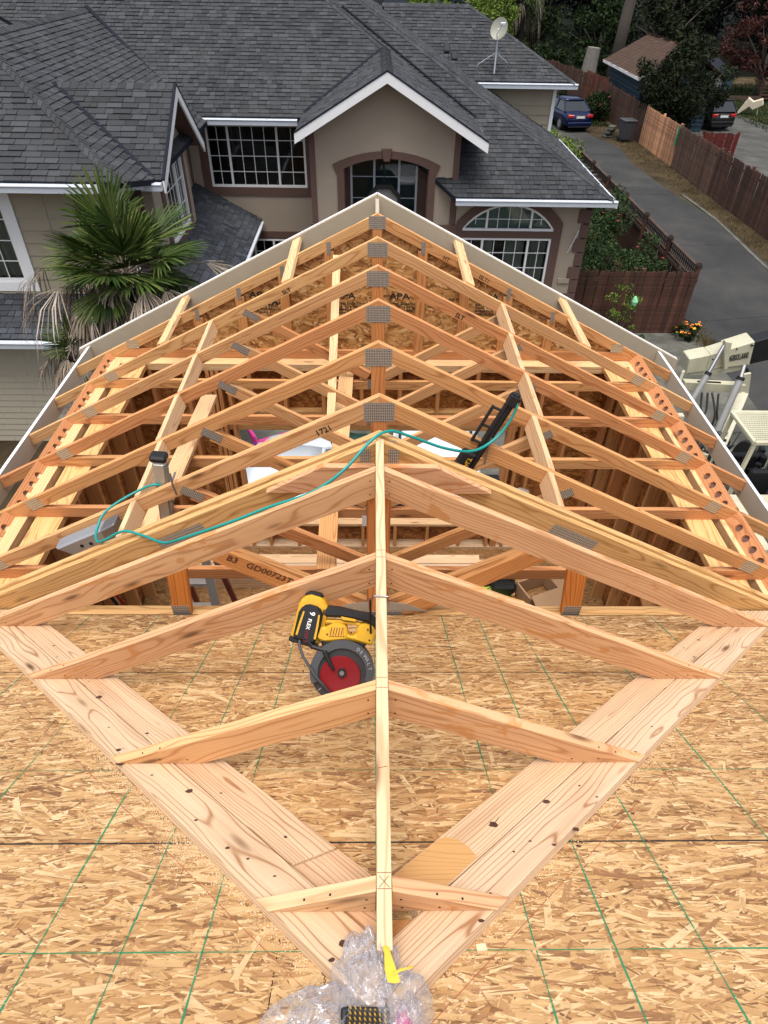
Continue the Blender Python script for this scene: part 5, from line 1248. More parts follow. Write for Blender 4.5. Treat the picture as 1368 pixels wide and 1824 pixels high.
def palm(label, loc, trunk_h, crown, L, ngreen, ndead, tr=.17, grp=None, seed=3, skirt=1.0, name='fan_palm', n=24):
    random.seed(seed)
    t = thing(name, label, 'palm tree', loc, grp); top = Vector((0, 0, trunk_h))
    m = MB(); m.tube([(0, 0, 0), (0, 0, trunk_h*.5), top-UP*.1], [tr*.9, tr*1.1, tr*1.25], 12)
    for _ in range(260):
        a = random.uniform(0, 6.28); z = random.uniform(trunk_h*.45, trunk_h); p = Vector((math.cos(a)*tr, math.sin(a)*tr, z)); q = p+Vector((math.cos(a)*.07, math.sin(a)*.07, random.uniform(-.02, .12)))
        m.bar(p, q, .03, .012)
    m.obj('trunk', 'palmtrunk', t)
    stm = MB()
    for i in range(ngreen):
        a = i*2.39996+random.uniform(-.3, .3); el = R(80)-(i/ngreen)**.7*R(82)+random.uniform(-.2, .2); pl = crown*random.uniform(.35, 1.2)
        d = Vector((math.cos(a)*math.cos(el), math.sin(a)*math.cos(el), math.sin(el))); c = top+d*pl
        stm.tube([top, top+d*pl*.5+UP*.03, c], [.014, .010, .008], 5)
        mb = MB(); fan(mb, c, (d+Vector((0, 0, .05-.25*(i/ngreen)))), L*random.uniform(.75, 1.15), n, random.uniform(1.9, 3.0), random.uniform(.02, .12)+.12*(i/ngreen)**2, .0175*L/.75)
        link('green_frond', mesh('green_frond', mb.v, mb.f, 'frond'), t)
    for i in range(ndead):
        a = i*2.39996+1; el = R(random.uniform(-62, 12)); d = Vector((math.cos(a)*math.cos(el), math.sin(a)*math.cos(el), math.sin(el))); c = top+Vector((d.x*1.18, d.y, d.z))*crown*random.uniform(.6, 1.75)-UP*.06*skirt
        stm.tube([top-UP*.05, top+d*crown*.25, c], [.013, .010, .008], 5)
        mb = MB(); fan(mb, c, d+Vector((0, 0, -.35)), L*random.uniform(.55, .95), 17, random.uniform(1.0, 2.6), random.uniform(.8, 2.4), .010*L/.75)
        link('dead_frond', mesh('dead_frond', mb.v, mb.f, 'deadfrond'), t)
    stm.obj('leaf_stalks', 'deadfrond', t, kind='stuff')
    return t
palm('large fan palm with green fans above a skirt of dry fronds, beside the siding', (-4.02, 10.45, G0), 4.20, .62, .88, 30, 78, .20, seed=11, n=30)
palm('small half dry fan palm below the large one, beside the lap siding', (-4.72, 9.35, G0), 3.45, .20, .50, 5, 30, .10, seed=5, n=20)
palm('distant fan palm among the dark trees behind the far fence', (14.2, 78, G0), 4.6, 1.3, 1.5, 24, 12, .2, seed=8)
random.seed(21)
# roses and shrubs in the garden strip
def bush(name, label, loc, R_, n, ls, mat, fl=None, nf=0, fs=.035, grp='plants in the narrow garden', cat='shrub'):
    t = thing(name, label, cat, loc, grp); f, cs = clumps(34, R_, min(R_)*.42, .9, R_[2]*.95); leaves('foliage', n, f, ls, mat, t)
    m = MB()
    for c, r in cs[:12]: m.tube([(0, 0, 0), Vector(c)*.5, Vector(c)], [.02, .014, .008], 5)
    m.obj('stems', 'bark', t)
    for i in range(nf):
        p = Vector(f())*1.0+UP*.08; b = MB()
        for j in range(5): a = j*1.2566; b.add([p, p+Vector((math.cos(a)*fs, math.sin(a)*fs, fs*.35)), p+Vector((math.cos(a+.7)*fs*1.15, math.sin(a+.7)*fs*1.15, fs*.5)), p+Vector((math.cos(a+1.25)*fs, math.sin(a+1.25)*fs, fs*.35))], [(0, 1, 2, 3)])
        for j in range(5): a = j*1.2566+.5; b.add([p+UP*.01, p+Vector((math.cos(a)*fs*.5, math.sin(a)*fs*.5, fs*.7)), p+Vector((math.cos(a+1.1)*fs*.5, math.sin(a+1.1)*fs*.5, fs*.7))], [(0, 1, 2)])
        link('flower', mesh('flower', b.v, b.f, fl[i % len(fl)]), t)
    return t
bush('rose_bush', 'rose bush with pink flowers nearest the house corner', (6.3, 19.2, G0), (.75, .8, 1.25), 6000, .05, 'rose', ['petal'], 5)
bush('rose_bush', 'tall rose bush with many crimson flowers against the lattice fence', (7.75, 22.6, G0), (.7, 1.0, 1.3), 7000, .055, 'rose', ['petal'], 12)
bush('rose_bush', 'rose bush in the near corner of the lattice fence', (7.9, 19.3, G0), (.72, .7, 1.0), 5000, .05, 'rose', ['petal'], 6)
bush('rose_bush', 'rose bush at the far end of the garden strip beside the house wall', (6.4, 23.5, G0), (.7, 1.2, 1.1), 6000, .055, 'rose', ['petal'], 4)
bush('garden_shrub', 'flowerless shrub behind the rose bushes under the eave', (7.3, 26.5, G0), (1.0, 1.4, 1.2), 5000, .06, 'rose')
bush('vine', 'bright leafy vine on the arbor beside the rear wing', (8.35, 34.2, G0), (1.0, 1.3, 1.0), 5000, .075, 'limeleaf', grp='vines along the arbor')
bush('vine', 'bright leafy vine reaching over the near end of the arbor', (8.2, 30.2, G0+.2), (.6, .8, .9), 2600, .07, 'limeleaf', grp='vines along the arbor')
bush('hydrangea', 'broad leafed shrub with pink heads behind the blue car', (14.0, 47.2, G0), (.8, .9, .75), 3000, .11, 'midleaf', ['magenta'], 5, .09)
bush('garden_shrub', 'low shrub row beyond the blue car by the far fence', (12.2, 52.5, G0), (1.6, .8, .5), 2500, .09, 'treeleaf')
bush('garden_shrub', 'second low shrub by the far fence, left of the other', (9.8, 54.0, G0), (1.5, .8, .55), 2500, .09, 'midleaf')
bush('marigold_clump', 'clump of orange and yellow marigolds at the foot of the front fence corner', (8.8, 16.95, G0), (.40, .34, .20), 2600, .028, 'midleaf', ['orange', 'orange', 'yellowp'], 26, .035, grp=None)
bush('sapling', 'thin sapling with sparse olive leaves in front of the dark fence', (6.7, 16.75, G0), (.55, .3, .9), 900, .045, 'limeleaf', grp=None)
bush('weed_clump', 'dark weeds growing at the foot of the front fence', (6.9, 16.3, G0), (.55, .4, .18), 2200, .035, 'rose', grp=None)
bush('garden_shrub', 'dark shrub against the house base beside the new roof', (5.6, 15.6, G0), (.6, .6, .35), 3000, .04, 'rose', grp=None)
bush('weed_clump', 'dark bushes below the left fascia next to the lap siding', (-4.3, 8.2, G0), (.8, .8, .7), 4000, .05, 'rose', grp=None)
gb = thing('plastic_bag', 'pale green plastic bag tied to the sapling at the fence', 'bag', (6.95, 16.72, -5.35)); MB().tube([(0, 0, .14), (0, 0, .10), (.01, 0, 0), (0, 0, -.13)], [.02, .05, .09, .06], 9).obj('bag', flat('green_plastic', (.25, .6, .35), .4), gb)
# arbor slats
ar = thing('arbor', 'weathered grey arbor slats beside the drive under the rear eave', 'arbor', (8.2, 26.8, -4.9))
for i in range(9): MB().bar((-.9, i*.55, 0), (.75, i*.55+.1, random.uniform(-.05, .05)), .05, .035).obj('arbor_slat', flat('grey_weathered', (.16, .15, .14), .9) if i == 0 else ar.children[0].data.materials[0], ar)
for y in (0, 4.4):
    for x in (-.6, .6): MB().box((x, y, -.8), (.08, .08, 1.6)).obj('post', 'fence', ar)
# grass tufts along the fence foot
gv = MB()
for _ in range(5200):
    y = random.uniform(17, 45); x = 13.9+random.gauss(.45, .32)-(.35 if y > 36 else 0); h = random.uniform(.03, .12); a = random.uniform(0, 6.28); dx, dy = math.cos(a)*.012, math.sin(a)*.012
    p = Vector((x, y, G0-.03)); gv.add([p+Vector((-dx, -dy, 0)), p+Vector((dx, dy, 0)), p+Vector((random.uniform(-.06, .06), random.uniform(-.06, .06), h))], [(0, 1, 2)])
for _ in range(3000):
    x = 9.25+random.gauss(0, .16); y = random.uniform(15.2, 17.8); p = Vector((x, y, G0-.01)); h = random.uniform(.04, .16)*(1 if abs(y-16.2) < .6 else .5)
    gv.add([p, p+Vector((.014, 0, 0)), p+Vector((random.uniform(-.08, .08), random.uniform(-.08, .08), h))], [(0, 1, 2)])
link('dry_grass', mesh('dry_grass', gv.v, gv.f, 'dryleaf'), label='dry grass and weeds along the foot of the long fence', cat='grass', kind='stuff')
gv = MB()
for _ in range(26000):
    if random.random() < .3: x = random.uniform(9.4, 14.3); y = random.uniform(45, 56)
    else: x = random.uniform(23.5, 36); y = random.uniform(42, 62)
    p = Vector((x, y, G0-.03)); h = random.uniform(.05, .2); gv.add([p, p+Vector((.04, 0, 0)), p+Vector((random.uniform(-.1, .1), random.uniform(-.1, .1), h))], [(0, 1, 2)])
link('lawn_grass', mesh('lawn_grass', gv.v, gv.f, 'midleaf'), label='green grass blades of the lawns beyond the drive', cat='grass', kind='stuff')

# ---- blue house with the brown roof
bh = thing('house', 'small blue sided house with a brown shingle roof behind the long fence', 'house', (15.20, 43.6, G0))
hv = [(0, 0, 0), (0, 14, 0), (9, 14, 0), (4.5, 0, 0)]
m = MB().prism([(0.1, .3, 0), (0.1, 7.0, 0), (4.2, 7.0, 0), (4.2, .3, 0)], (0, 0, 2.75)); m.obj('wall', 'blueSiding', bh)
for i in range(12):
    MB().box((.085, 3.65, .3+i*.21), (.03, 6.7, .012)).obj('siding_lap', 'flash', bh); MB().box((2.15, .285, .3+i*.21), (4.1, .03, .012)).obj('siding_lap', 'flash', bh)
for sg, (x0, x1) in ((1, (-.35, 2.24)), (-1, (2.24, 4.7))):
    z0, z1 = (2.70, 4.1) if sg > 0 else (4.1, 2.70)
    m = MB().add([(x0, -.2, z0), (x1, -.2, z1), (x1, 7.35, z1), (x0, 7.35, z0), (x0, -.2, z0-.1), (x1, -.2, z1-.1), (x1, 7.35, z1-.1), (x0, 7.35, z0-.1)], [(0, 1, 2, 3), (7, 6, 5, 4), (0, 4, 5, 1), (1, 5, 6, 2), (2, 6, 7, 3), (3, 7, 4, 0)]); m.obj('roof', 'brownroof', bh)
    n = 14; mm = MB()
    for i in range(n):
        t0 = i/n; xx = x0+(x1-x0)*t0; zz = z0+(z1-z0)*t0
        for j in range(19):
            if random.random() < .8: mm.box((xx+.06*sg, -.1+j*.4+random.uniform(-.05, .05), zz+.03+.01), (.20, .34, .012), Matrix.Rotation(-math.atan2(z1-z0, x1-x0), 3, 'Y'))
    mm.obj('roof_shingles', 'brownroof', bh, kind='stuff')
MB().box((-.36, 3.6, 2.64), (.03, 7.5, .14)).obj('fascia', 'white', bh)
MB().prism([(-.37, -.22, 2.71), (2.24, -.22, 4.11), (2.24, -.22, 3.97), (-.37, -.22, 2.57)], (0, -.03, 0)).obj('rake_board', 'white', bh)
gh = thing('shed', 'pale grey shed wall with a dark window glimpsed behind the dull green tree', 'shed', (20.0, 48.0, G0))
MB().box((0, 1, 1.2), (3.6, 2, 2.4)).obj('wall', 'dirty', gh); MB().prism([(-2, -.2, 2.4), (2, -.2, 2.4), (2, 2.2, 2.9), (-2, 2.2, 2.9)], (0, 0, .08)).obj('roof', 'flash', gh); MB().box((1.95, -.1, 1.2), (.5, .3, 2.3)).obj('side_panel', 'blueSiding', gh)
MB().box((-.4, -.02, 1.4), (.9, .06, .8)).obj('window', 'carglass', gh)
sr = thing('deck_stairs', 'brown wooden deck stairs with railing at the right edge', 'stairs', (28.4, 54.5, G0))
for i in range(6): MB().box((.0, i*.3, .15+i*.17), (1.3, .3, .05)).obj('step', 'fence', sr, tint=(1.2, .8, .6))
for i in range(8): MB().bar((-.65, i*.24, .1+i*.13), (-.65, i*.24, 1.0+i*.13), .04, .04).obj('baluster', 'fence', sr)
MB().bar((-.65, 0, 1.0), (-.65, 1.8, 2.0), .07, .05).obj('handrail', 'fence', sr); MB().bar((-.65, 0, .1), (-3.2, .6, .0), .07, .4).obj('side_board', 'fence', sr)
tp = thing('chair', 'cream covered lawn seat tipped on the grass right of the black car', 'seat', (24.6, 49.3, G0), None, -.5)
m = MB(); m.prism([(-.7, 0, 0), (-.25, 0, .95), (.1, 0, .75), (.6, 0, .95), (.75, 0, .6), (.2, 0, .28), (-.05, 0, .45), (-.55, 0, 0)], (0, .45, 0)); m.obj('cloth_cover', 'tarp', tp, bev=.03)
for x in (-.5, .55): MB().tube([(x, .2, 0), (x*.8, .25, .5)], .025).obj('leg', 'gutter', tp)
# cars
def car(label, loc, rz, paint, kind='sedan', grp=None, L=4.5, Wd=1.75, H=1.43):
    t = thing('parked_car', label, 'car', loc, grp, rz)
    hw = Wd/2
    # stations along the length (x, half width, sill z, deck z)
    st = [(-L/2, hw*.80, .34, .62), (-L/2+.10, hw*.92, .26, .92), (-L/2+.75, hw, .22, .99), (-L*.2, hw, .20, .93), (L*.12, hw, .20, .92), (L*.28, hw*.98, .22, .90), (L/2-.35, hw*.93, .26, .76), (L/2-.05, hw*.80, .32, .60), (L/2, hw*.66, .36, .50)]
    if kind == 'hatch': st[1] = (-L/2+.10, hw*.94, .30, 1.02); st[2] = (-L/2+.7, hw, .26, 1.02)
    v = []; f = []
    for x, w, a, b in st:
        m_ = (a+b)/2+.05
        prof = [(-w*.88, a), (-w, a+.12), (-w*1.0, m_), (-w*.95, b-.05), (-w*.80, b), (0, b+.035), (w*.80, b), (w*.95, b-.05), (w, m_), (w, a+.12), (w*.88, a)]
        v += [(x, p[0], p[1]) for p in prof]
    n = 11
    for i in range(len(st)-1):
        for k in range(n-1): f.append((i*n+k, i*n+k+1, (i+1)*n+k+1, (i+1)*n+k))
        f.append((i*n+n-1, i*n, (i+1)*n, (i+1)*n+n-1))
    f.append(tuple(range(n))[::-1]); f.append(tuple((len(st)-1)*n+k for k in range(n)))
    me = fix(mesh('body', v, f, paint, True)); o = link('body', me, t); md = o.modifiers.new('s', 'SUBSURF'); md.levels = 2; md.render_levels = 2
    if kind == 'sedan': cb = [(-L/2+.62, .97), (-L/2+1.35, H-.03), (-L*.02, H), (L*.13, H-.06), (L*.285, .95)]
    else: cb = [(-L/2+.10, 1.00), (-L/2+.55, H-.02), (-L*.05, H), (L*.13, H-.05), (L*.29, .95)]
    gl = MB(); rf = MB()
    ww = [hw*.90, hw*.68, hw*.68, hw*.68, hw*.88]
    lo_z = .95
    V = []
    for (x, z), w in zip(cb, ww): V.append((x, -w, z)); V.append((x, w, z))
    # glass house: side strips, front and rear screens
    bl = [(cb[0][0], -hw*.90, .95), (cb[4][0], -hw*.88, .93)]
    for s in (-1, 1):
        pts = [(cb[0][0], s*hw*.9, .95), (cb[1][0], s*hw*.69, cb[1][1]-.02), (cb[2][0], s*hw*.69, cb[2][1]-.02), (cb[3][0], s*hw*.69, cb[3][1]-.02), (cb[4][0], s*hw*.88, .93)]
        gl.add(pts, [(0, 1, 2, 3, 4)] if s < 0 else [(4, 3, 2, 1, 0)])
    gl.add([V[0], V[1], V[3], V[2]], [(0, 1, 2, 3)]); gl.add([V[6], V[7], V[9], V[8]], [(0, 1, 2, 3)])
    link('windows', fix(mesh('windows', gl.v, gl.f, 'carglass')), t)
    rv = []
    for x, z, w in ((cb[1][0]-.03, cb[1][1]-.005, hw*.66), (cb[1][0]+.15, cb[1][1]+.03, hw*.68), (cb[2][0], cb[2][1]+.035, hw*.69), (cb[3][0]+.03, cb[3][1]-.0, hw*.67)): rv += [(x, -w, z-.01), (x, -w*.6, z+.02), (x, w*.6, z+.02), (x, w, z-.01)]
    rfm = [(i*4+k, i*4+k+1, (i+1)*4+k+1, (i+1)*4+k) for i in range(3) for k in range(3)]
    me = mesh('roof', rv, rfm, paint, True); o = link('roof', me, t); md = o.modifiers.new('t', 'SOLIDIFY'); md.thickness = .04
    pl = MB()
    for s in (-1, 1):
        pl.tube([(cb[0][0]-.02, s*hw*.88, .97), (cb[1][0], s*hw*.675, cb[1][1]), (cb[2][0], s*hw*.695, cb[2][1]+.01), (cb[3][0], s*hw*.675, cb[3][1]), (cb[4][0]+.02, s*hw*.86, .95)], .045, 6); pl.bar((-L*.04, s*hw*.885, .96), (-L*.03, s*hw*.70, H-.02), .07, .05)
    pl.obj('pillars', paint, t)
    for sx in (-1, 1):
        for sy in (-1, 1):
            x = sx*L*.295+.03; w = link('wheel', None, t, loc=(x, sy*(hw-.10), .32))
            MB().tube([(0, -.10, 0), (0, .10, 0)], .32, 22).obj('tyre', 'rubber', w)
            sp = MB().tube([(0, sy*.095, 0), (0, sy*.112, 0)], .205, 18).obj('rim', 'silver', w)
    for sy in (-1, 1):
        MB().box((-L/2+.06, sy*hw*.66, .83), (.16, .34, .14), Matrix.Rotation(-sy*.22, 3, 'Z')).obj('tail_lamp', 'lampred', t, bev=.02)
        MB().box((L*.17, sy*(hw+.08), .98), (.12, .16, .12)).obj('mirror', paint, t, bev=.02)
    MB().box((-L/2+.005, 0, .78), (.02, .5, .12)).obj('licence_plate', 'label', t); MB().box((-L/2+.01, 0, .86), (.03, .62, .03)).obj('trim_bar', 'steel', t)
    MB().box((-L/2+.03, 0, .42), (.12, hw*1.66, .22)).obj('rear_bumper', paint, t, bev=.04); MB().box((-L/2+.02, 0, .29), (.10, hw*1.5, .09)).obj('bumper_valance', 'black', t, bev=.02)
    return t
car('dark blue sedan parked at the far end of the drive, seen from behind', (11.6, 45.4, G0), R(98), 'carblue')
car('black hatchback parked on the gravel beyond the fence, red lamps towards the drive', (20.4, 46.2, G0), R(97), 'carblack', 'hatch', L=4.3, H=1.5)
car('silver white sedan parked below the framing, seen through the opening left of the ridge', (-1.55, 9.0, G0), R(86), 'carwhite', grp='cars below the framing', H=1.46)
vn = car('silver white van parked below the framing, its roof rail seen right of the ridge', (1.05, 9.4, G0), R(86), 'carwhite', 'hatch', grp='cars below the framing', L=4.9, Wd=1.95, H=1.95)
for s in (-1, 1): MB().tube([(-1.3, s*.60, 1.98), (-1.2, s*.60, 2.05), (.5, s*.60, 2.05), (.6, s*.60, 1.98)], .022).obj('roof_rail', 'black', vn)
# wheeled bin, bricks, toys
wb = thing('wheeled_bin', 'dark grey wheeled rubbish bin standing in front of the long fence', 'bin', (14.05, 41.2, G0), None, .1)
m = MB().prism([(-.30, -.34, .08), (.30, -.34, .08), (.30, .34, .08), (-.30, .34, .08)], (0, 0, .02)); v = [(-.26, -.28, .1), (.26, -.28, .1), (.26, .28, .1), (-.26, .28, .1), (-.34, -.38, 1.0), (.34, -.38, 1.0), (.34, .38, 1.0), (-.34, .38, 1.0)]
MB().add(v, [(0, 3, 2, 1), (4, 5, 6, 7), (0, 1, 5, 4), (1, 2, 6, 5), (2, 3, 7, 6), (3, 0, 4, 7)]).obj('bin_body', 'grey', wb, bev=.03)
MB().box((0, 0, 1.04), (.74, .82, .07)).obj('bin_lid', 'grey', wb, bev=.02); MB().tube([(-.3, .43, 1.0), (.3, .43, 1.0)], .02).obj('handle', 'black', wb)
for s in (-1, 1): MB().tube([(s*.24, .30, .13), (s*.32, .30, .13)], .13, 14).obj('wheel', 'rubber', wb)
bs = thing('paver_stack', 'low stack of pale pavers left of the wheeled bin', 'pavers', (13.35, 42.2, G0))
for i in range(6): MB().box((i*.05, (i % 2)*.1, .05+i*.09), (.5, .35, .075), Matrix.Rotation(.2*i, 3, 'Z')).obj('paver', 'concrete', bs)
ty = thing('toy_tricycle', 'purple and pink toy cart below the opening, left of the silver van', 'toy', (-2.0, 11.0, G0), None, .5)
m = MB().box((0, 0, .45), (.9, .45, .25)); m.obj('cart_body', 'purple', ty, bev=.05); MB().box((0, 0, .60), (.7, .3, .05)).obj('seat', 'magenta', ty, bev=.02)
MB().tube([(.3, 0, .5), (.45, 0, 1.0), (.45, -.25, 1.05), (.45, .25, 1.05)], .03).obj('handlebar', 'magenta', ty); MB().tube([(-.4, -.2, .5), (-.5, -.2, .95), (-.5, .2, .95), (-.4, .2, .5)], .035).obj('backrest', 'magenta', ty)
for x in (-.35, .4):
    for s in (-1, 1): MB().tube([(x, s*.25, .2), (x, s*.33, .2)], .2, 14).obj('wheel', 'white', ty)
gc = thing('covered_heap', 'dark green tarp over a heap between the silver cars', 'tarp', (-.35, 10.4, G0))
v, f = [], []; 
for i in range(9):
    for j in range(9):
        x = (i-4)*.22; y = (j-4)*.22; r = max(abs(i-4), abs(j-4))/4; v.append((x*(1+.1*random.random()), y, max(0, 1.1*(1-r**2.2))+random.uniform(-.04, .05)*(1-r)))
for i in range(8):
    for j in range(8): f.append((i*9+j, (i+1)*9+j, (i+1)*9+j+1, i*9+j+1))
link('tarp', mesh('tarp', v, f, flat('dark_green_tarp', (.008, .035, .025), .45), True), gc)

# ---- telehandler at the right
fk = thing('telehandler', 'cream telehandler forklift with a black inner boom standing at the right edge below the fascia', 'forklift', (0, 0, 0))
yb = 11.0
Q = lambda x, z, y=yb: Vector((x, y, z))
MB().prism([Q(5.90, -4.01), Q(6.27, -3.92), Q(6.29, -4.27), Q(5.94, -4.32)], (0, .34, 0)).obj('boom_head', 'cream', fk, bev=.012)
MB().prism([Q(6.275, -3.925, 11.01), Q(6.60, -3.80, 11.01), Q(6.64, -4.17, 11.01), Q(6.295, -4.26, 11.01)], (0, .32, 0)).obj('boom_head', 'cream', fk, bev=.008)
MB().prism([Q(6.56, -3.80, 10.98), Q(6.99, -3.63, 10.98), Q(7.07, -4.11, 10.98), Q(6.64, -4.17, 10.98)], (0, .38, 0)).obj('boom_sleeve', 'cream', fk, bev=.012)
MB().prism([Q(5.98, -4.30, 11.02), Q(7.04, -4.13, 11.02), Q(7.0, -4.24, 11.02), Q(6.5, -4.36, 11.02), Q(6.0, -4.36, 11.02)], (0, .3, 0)).obj('boom_underside', 'cream', fk, bev=.008)
MB().prism([Q(6.98, -3.68, 11.03), Q(9.6, -2.75, 11.03), Q(9.8, -3.35, 11.03), Q(7.06, -4.14, 11.03)], (0, .28, 0)).obj('inner_boom', 'black', fk, bev=.01)
MB().prism([Q(6.40, -3.60, 10.90), Q(6.53, -3.62, 10.90), Q(6.56, -3.80, 10.90), Q(6.64, -4.16, 10.90), Q(6.58, -4.18, 10.90), Q(6.43, -3.78, 10.90)], (0, .12, 0)).obj('boom_horn', 'cream', fk, bev=.012)
text('boom_lettering', 'INGERSOLL-RAND', .17, (6.635, 10.972, -4.04), (.43, 0, .105), (0, 0, 1), 'ink', fk, sx=.255, depth=.002)
def cyl(a, b, c, r1, r2, nm='hydraulic_cylinder'):
    MB().tube([a, b], r1, 16).obj(nm, 'cylgrey', fk); MB().tube([b, c], r2, 14).obj('piston_rod', 'steel', fk); MB().tube([Vector(b)-(Vector(b)-Vector(a)).normalized()*.04, Vector(b)+(Vector(b)-Vector(a)).normalized()*.02], r1*1.12, 16).obj('cylinder_gland', 'black', fk)
MAT['cylgrey'] = flat('grey_cylinder_paint', (.30, .30, .29), .4, .3, var=.2)
cyl((5.84, 10.35, -4.66), (6.13, 10.6, -4.08), (6.36, 10.85, -3.66), .055, .034)
cyl((6.42, 10.1, -5.00), (6.70, 10.5, -4.12), (6.80, 10.7, -3.98), .065, .036)
for p, q, ww, hh in (((5.80, 10.75, -4.40), (6.98, 10.75, -4.46), .14, .17), ((5.72, 10.72, -4.10), (5.60, 10.5, -4.95), .05, .16), ((6.93, 10.75, -4.16), (7.05, 10.75, -4.62), .06, .16), ((7.0, 10.7, -4.55), (6.52, 9.95, -5.35), .18, .10), ((5.6, 10.45, -4.9), (5.30, 9.7, -5.6), .16, .10), ((5.3, 10.0, -5.55), (6.7, 10.0, -5.55), .12, .2)):
    MB().bar(p, q, ww, hh).obj('carriage_frame', 'cream', fk, bev=.008)
MB().box((5.42, 9.85, -4.75), (.28, .10, .55)).obj('carriage_plate', 'cream', fk, bev=.03)
# hoses
for pts in (((6.35, 10.62, -4.50), (6.42, 10.35, -4.85), (6.42, 10.3, -5.3), (6.55, 10.0, -5.6), (6.4, 9.8, -5.9)), ((6.48, 10.62, -4.52), (6.50, 10.4, -4.9), (6.62, 10.2, -5.3), (6.5, 9.9, -5.8)), ((6.16, 10.62, -4.5), (6.15, 10.4, -4.78), (6.26, 10.42, -4.80), (6.27, 10.62, -4.5)), ((6.55, 10.1, -5.1), (6.2, 9.95, -5.2), (6.05, 9.9, -5.5), (6.3, 9.8, -5.75), (6.5, 9.9, -5.5))):
    P_ = [Vector(p) for p in pts]; S_ = []
    for i in range(len(P_)-1):
        a = P_[max(i-1, 0)]; b = P_[i]; c_ = P_[i+1]; d = P_[min(i+2, len(P_)-1)]
        for k in range(5): t = k/5; S_.append(.5*((2*b)+(c_-a)*t+(2*a-5*b+4*c_-d)*t*t+(3*b-a-3*c_+d)*t**3))
    S_.append(P_[-1]); MB().tube(S_, .02, 7).obj('hydraulic_hose', 'rubber', fk)
MB().box((6.62, 10.15, -5.15), (.22, .12, .10)).obj('hose_clamp', 'steel', fk, bev=.01)
# cab canopy with a steel grille
cz = -4.1; cx0, cx1, cy0, cy1 = 6.03, 7.05, 8.42, 9.30
for p, q in (((cx0, cy0, cz), (cx1, cy0, cz)), ((cx0, cy1, cz), (cx1, cy1, cz)), ((cx0, cy0, cz), (cx0, cy1, cz)), ((cx1, cy0, cz), (cx1, cy1, cz))): MB().bar(p, q, .06, .06).obj('canopy_frame', 'cream', fk, bev=.006)
gm = MB(); 
for i in range(34): x = cx0+.04+(cx1-cx0-.08)*i/33; gm.box((x, (cy0+cy1)/2, cz+.01), (.014, cy1-cy0, .006))
for i in range(15): y = cy0+.04+(cy1-cy0-.08)*i/14; gm.box(((cx0+cx1)/2, y, cz+.012), (cx1-cx0, .022, .006))
gm.obj('canopy_grille', 'cream', fk)
for x in (cx0+.02, cx1-.02):
    for y in (cy0+.02, cy1-.02): MB().bar((x, y, cz-.03), (x-.05, y-.02, -5.6), .055, .055).obj('canopy_post', 'cream', fk)
MB().box((6.55, 8.85, -5.35), (.5, .5, .12)).obj('seat', 'black', fk, bev=.04); MB().box((6.55, 8.62, -5.05), (.46, .12, .55)).obj('backrest', 'black', fk, bev=.04)
MB().box((6.6, 9.3, -5.2), (.7, .12, .5)).obj('dashboard', 'black', fk, bev=.02)
for i in range(5): MB().tube([(6.3+i*.08, 9.15, -5.1), (6.32+i*.08, 9.05, -4.85)], .012).obj('control_lever', 'black', fk)
MB().box((6.0, 9.2, -5.85), (1.5, 2.4, .5)).obj('chassis', 'cream', fk, bev=.05); MB().box((6.3, 7.6, -5.35), (1.9, 1.3, .75)).obj('engine_hood', 'cream', fk, bev=.06); MB().box((5.1, 8.8, -5.6), (.6, 1.8, .35)).obj('side_tank', 'cream', fk, bev=.04)
MB().box((6.55, 9.0, -5.75), (.95, 1.1, .25)).obj('floor_plate', 'black', fk, bev=.01)
mp = MB(); random.seed(77)
for i in range(60):
    p = Vector((random.uniform(6.0, 7.1), random.uniform(8.3, 9.6), random.uniform(-5.6, -4.9)))
    if i % 3: mp.box(p, (random.uniform(.03, .16), random.uniform(.03, .16), random.uniform(.03, .2)), Matrix.Rotation(random.uniform(0, 3), 3, 'Z'))
    else: mp.tube([p, p+Vector((random.uniform(-.25, .25), random.uniform(-.2, .2), random.uniform(-.3, .3)))], .014, 6)
mp.obj('mechanical_parts', 'black', fk, kind='stuff')
mp = MB()
for i in range(46):
    p = Vector((random.uniform(6.1, 6.75), random.uniform(9.7, 10.5), random.uniform(-5.7, -5.0)))
    if i % 2: mp.box(p, (random.uniform(.03, .14), random.uniform(.03, .12), random.uniform(.03, .12)), Matrix.Rotation(random.uniform(0, 3), 3, 'Z'))
    else: mp.tube([p, p+Vector((random.uniform(-.25, .25), random.uniform(-.2, .2), random.uniform(-.2, .3))), p+Vector((random.uniform(-.3, .3), random.uniform(-.3, .3), random.uniform(-.3, .3)))], .013, 6)
mp.obj('valve_parts', 'rubber', fk, kind='stuff'); random.seed(31)
for q in ((6.70, -3.78), (6.94, -3.70), (6.97, -3.71), (6.33, -4.0)): MB().tube([(q[0], 10.985, q[1]), (q[0], 10.96, q[1])], .014, 8).obj('bolt', 'black', fk)
MB().bar((7.0, 10.96, -4.18), (7.12, 10.90, -4.30), .05, .08).obj('pin_bracket', 'black', fk); MB().bar((6.05, 10.72, -4.33), (6.5, 10.72, -4.35), .04, .03).obj('edge_strip', 'black', fk)
MB().box((6.85, 7.3, -4.965), (.35, .25, .02)).obj('hood_vent', 'black', fk, bev=.01)
for x in (5.15, 7.5):
    for y in (7.6, 10.2): w_ = link('wheel', None, fk, loc=(x, y, G0+.55)); MB().tube([(-.2, 0, 0), (.2, 0, 0)], .55, 22).obj('tyre', 'rubber', w_, bev=.03); MB().tube([(-.21, 0, 0), (.21, 0, 0)], .26, 14).obj('rim', 'cream', w_)
for x in (5.7, 6.6): MB().bar((x, 10.9, -6.35), (x, 12.2, -6.35), .12, .05).obj('fork', 'black', fk)

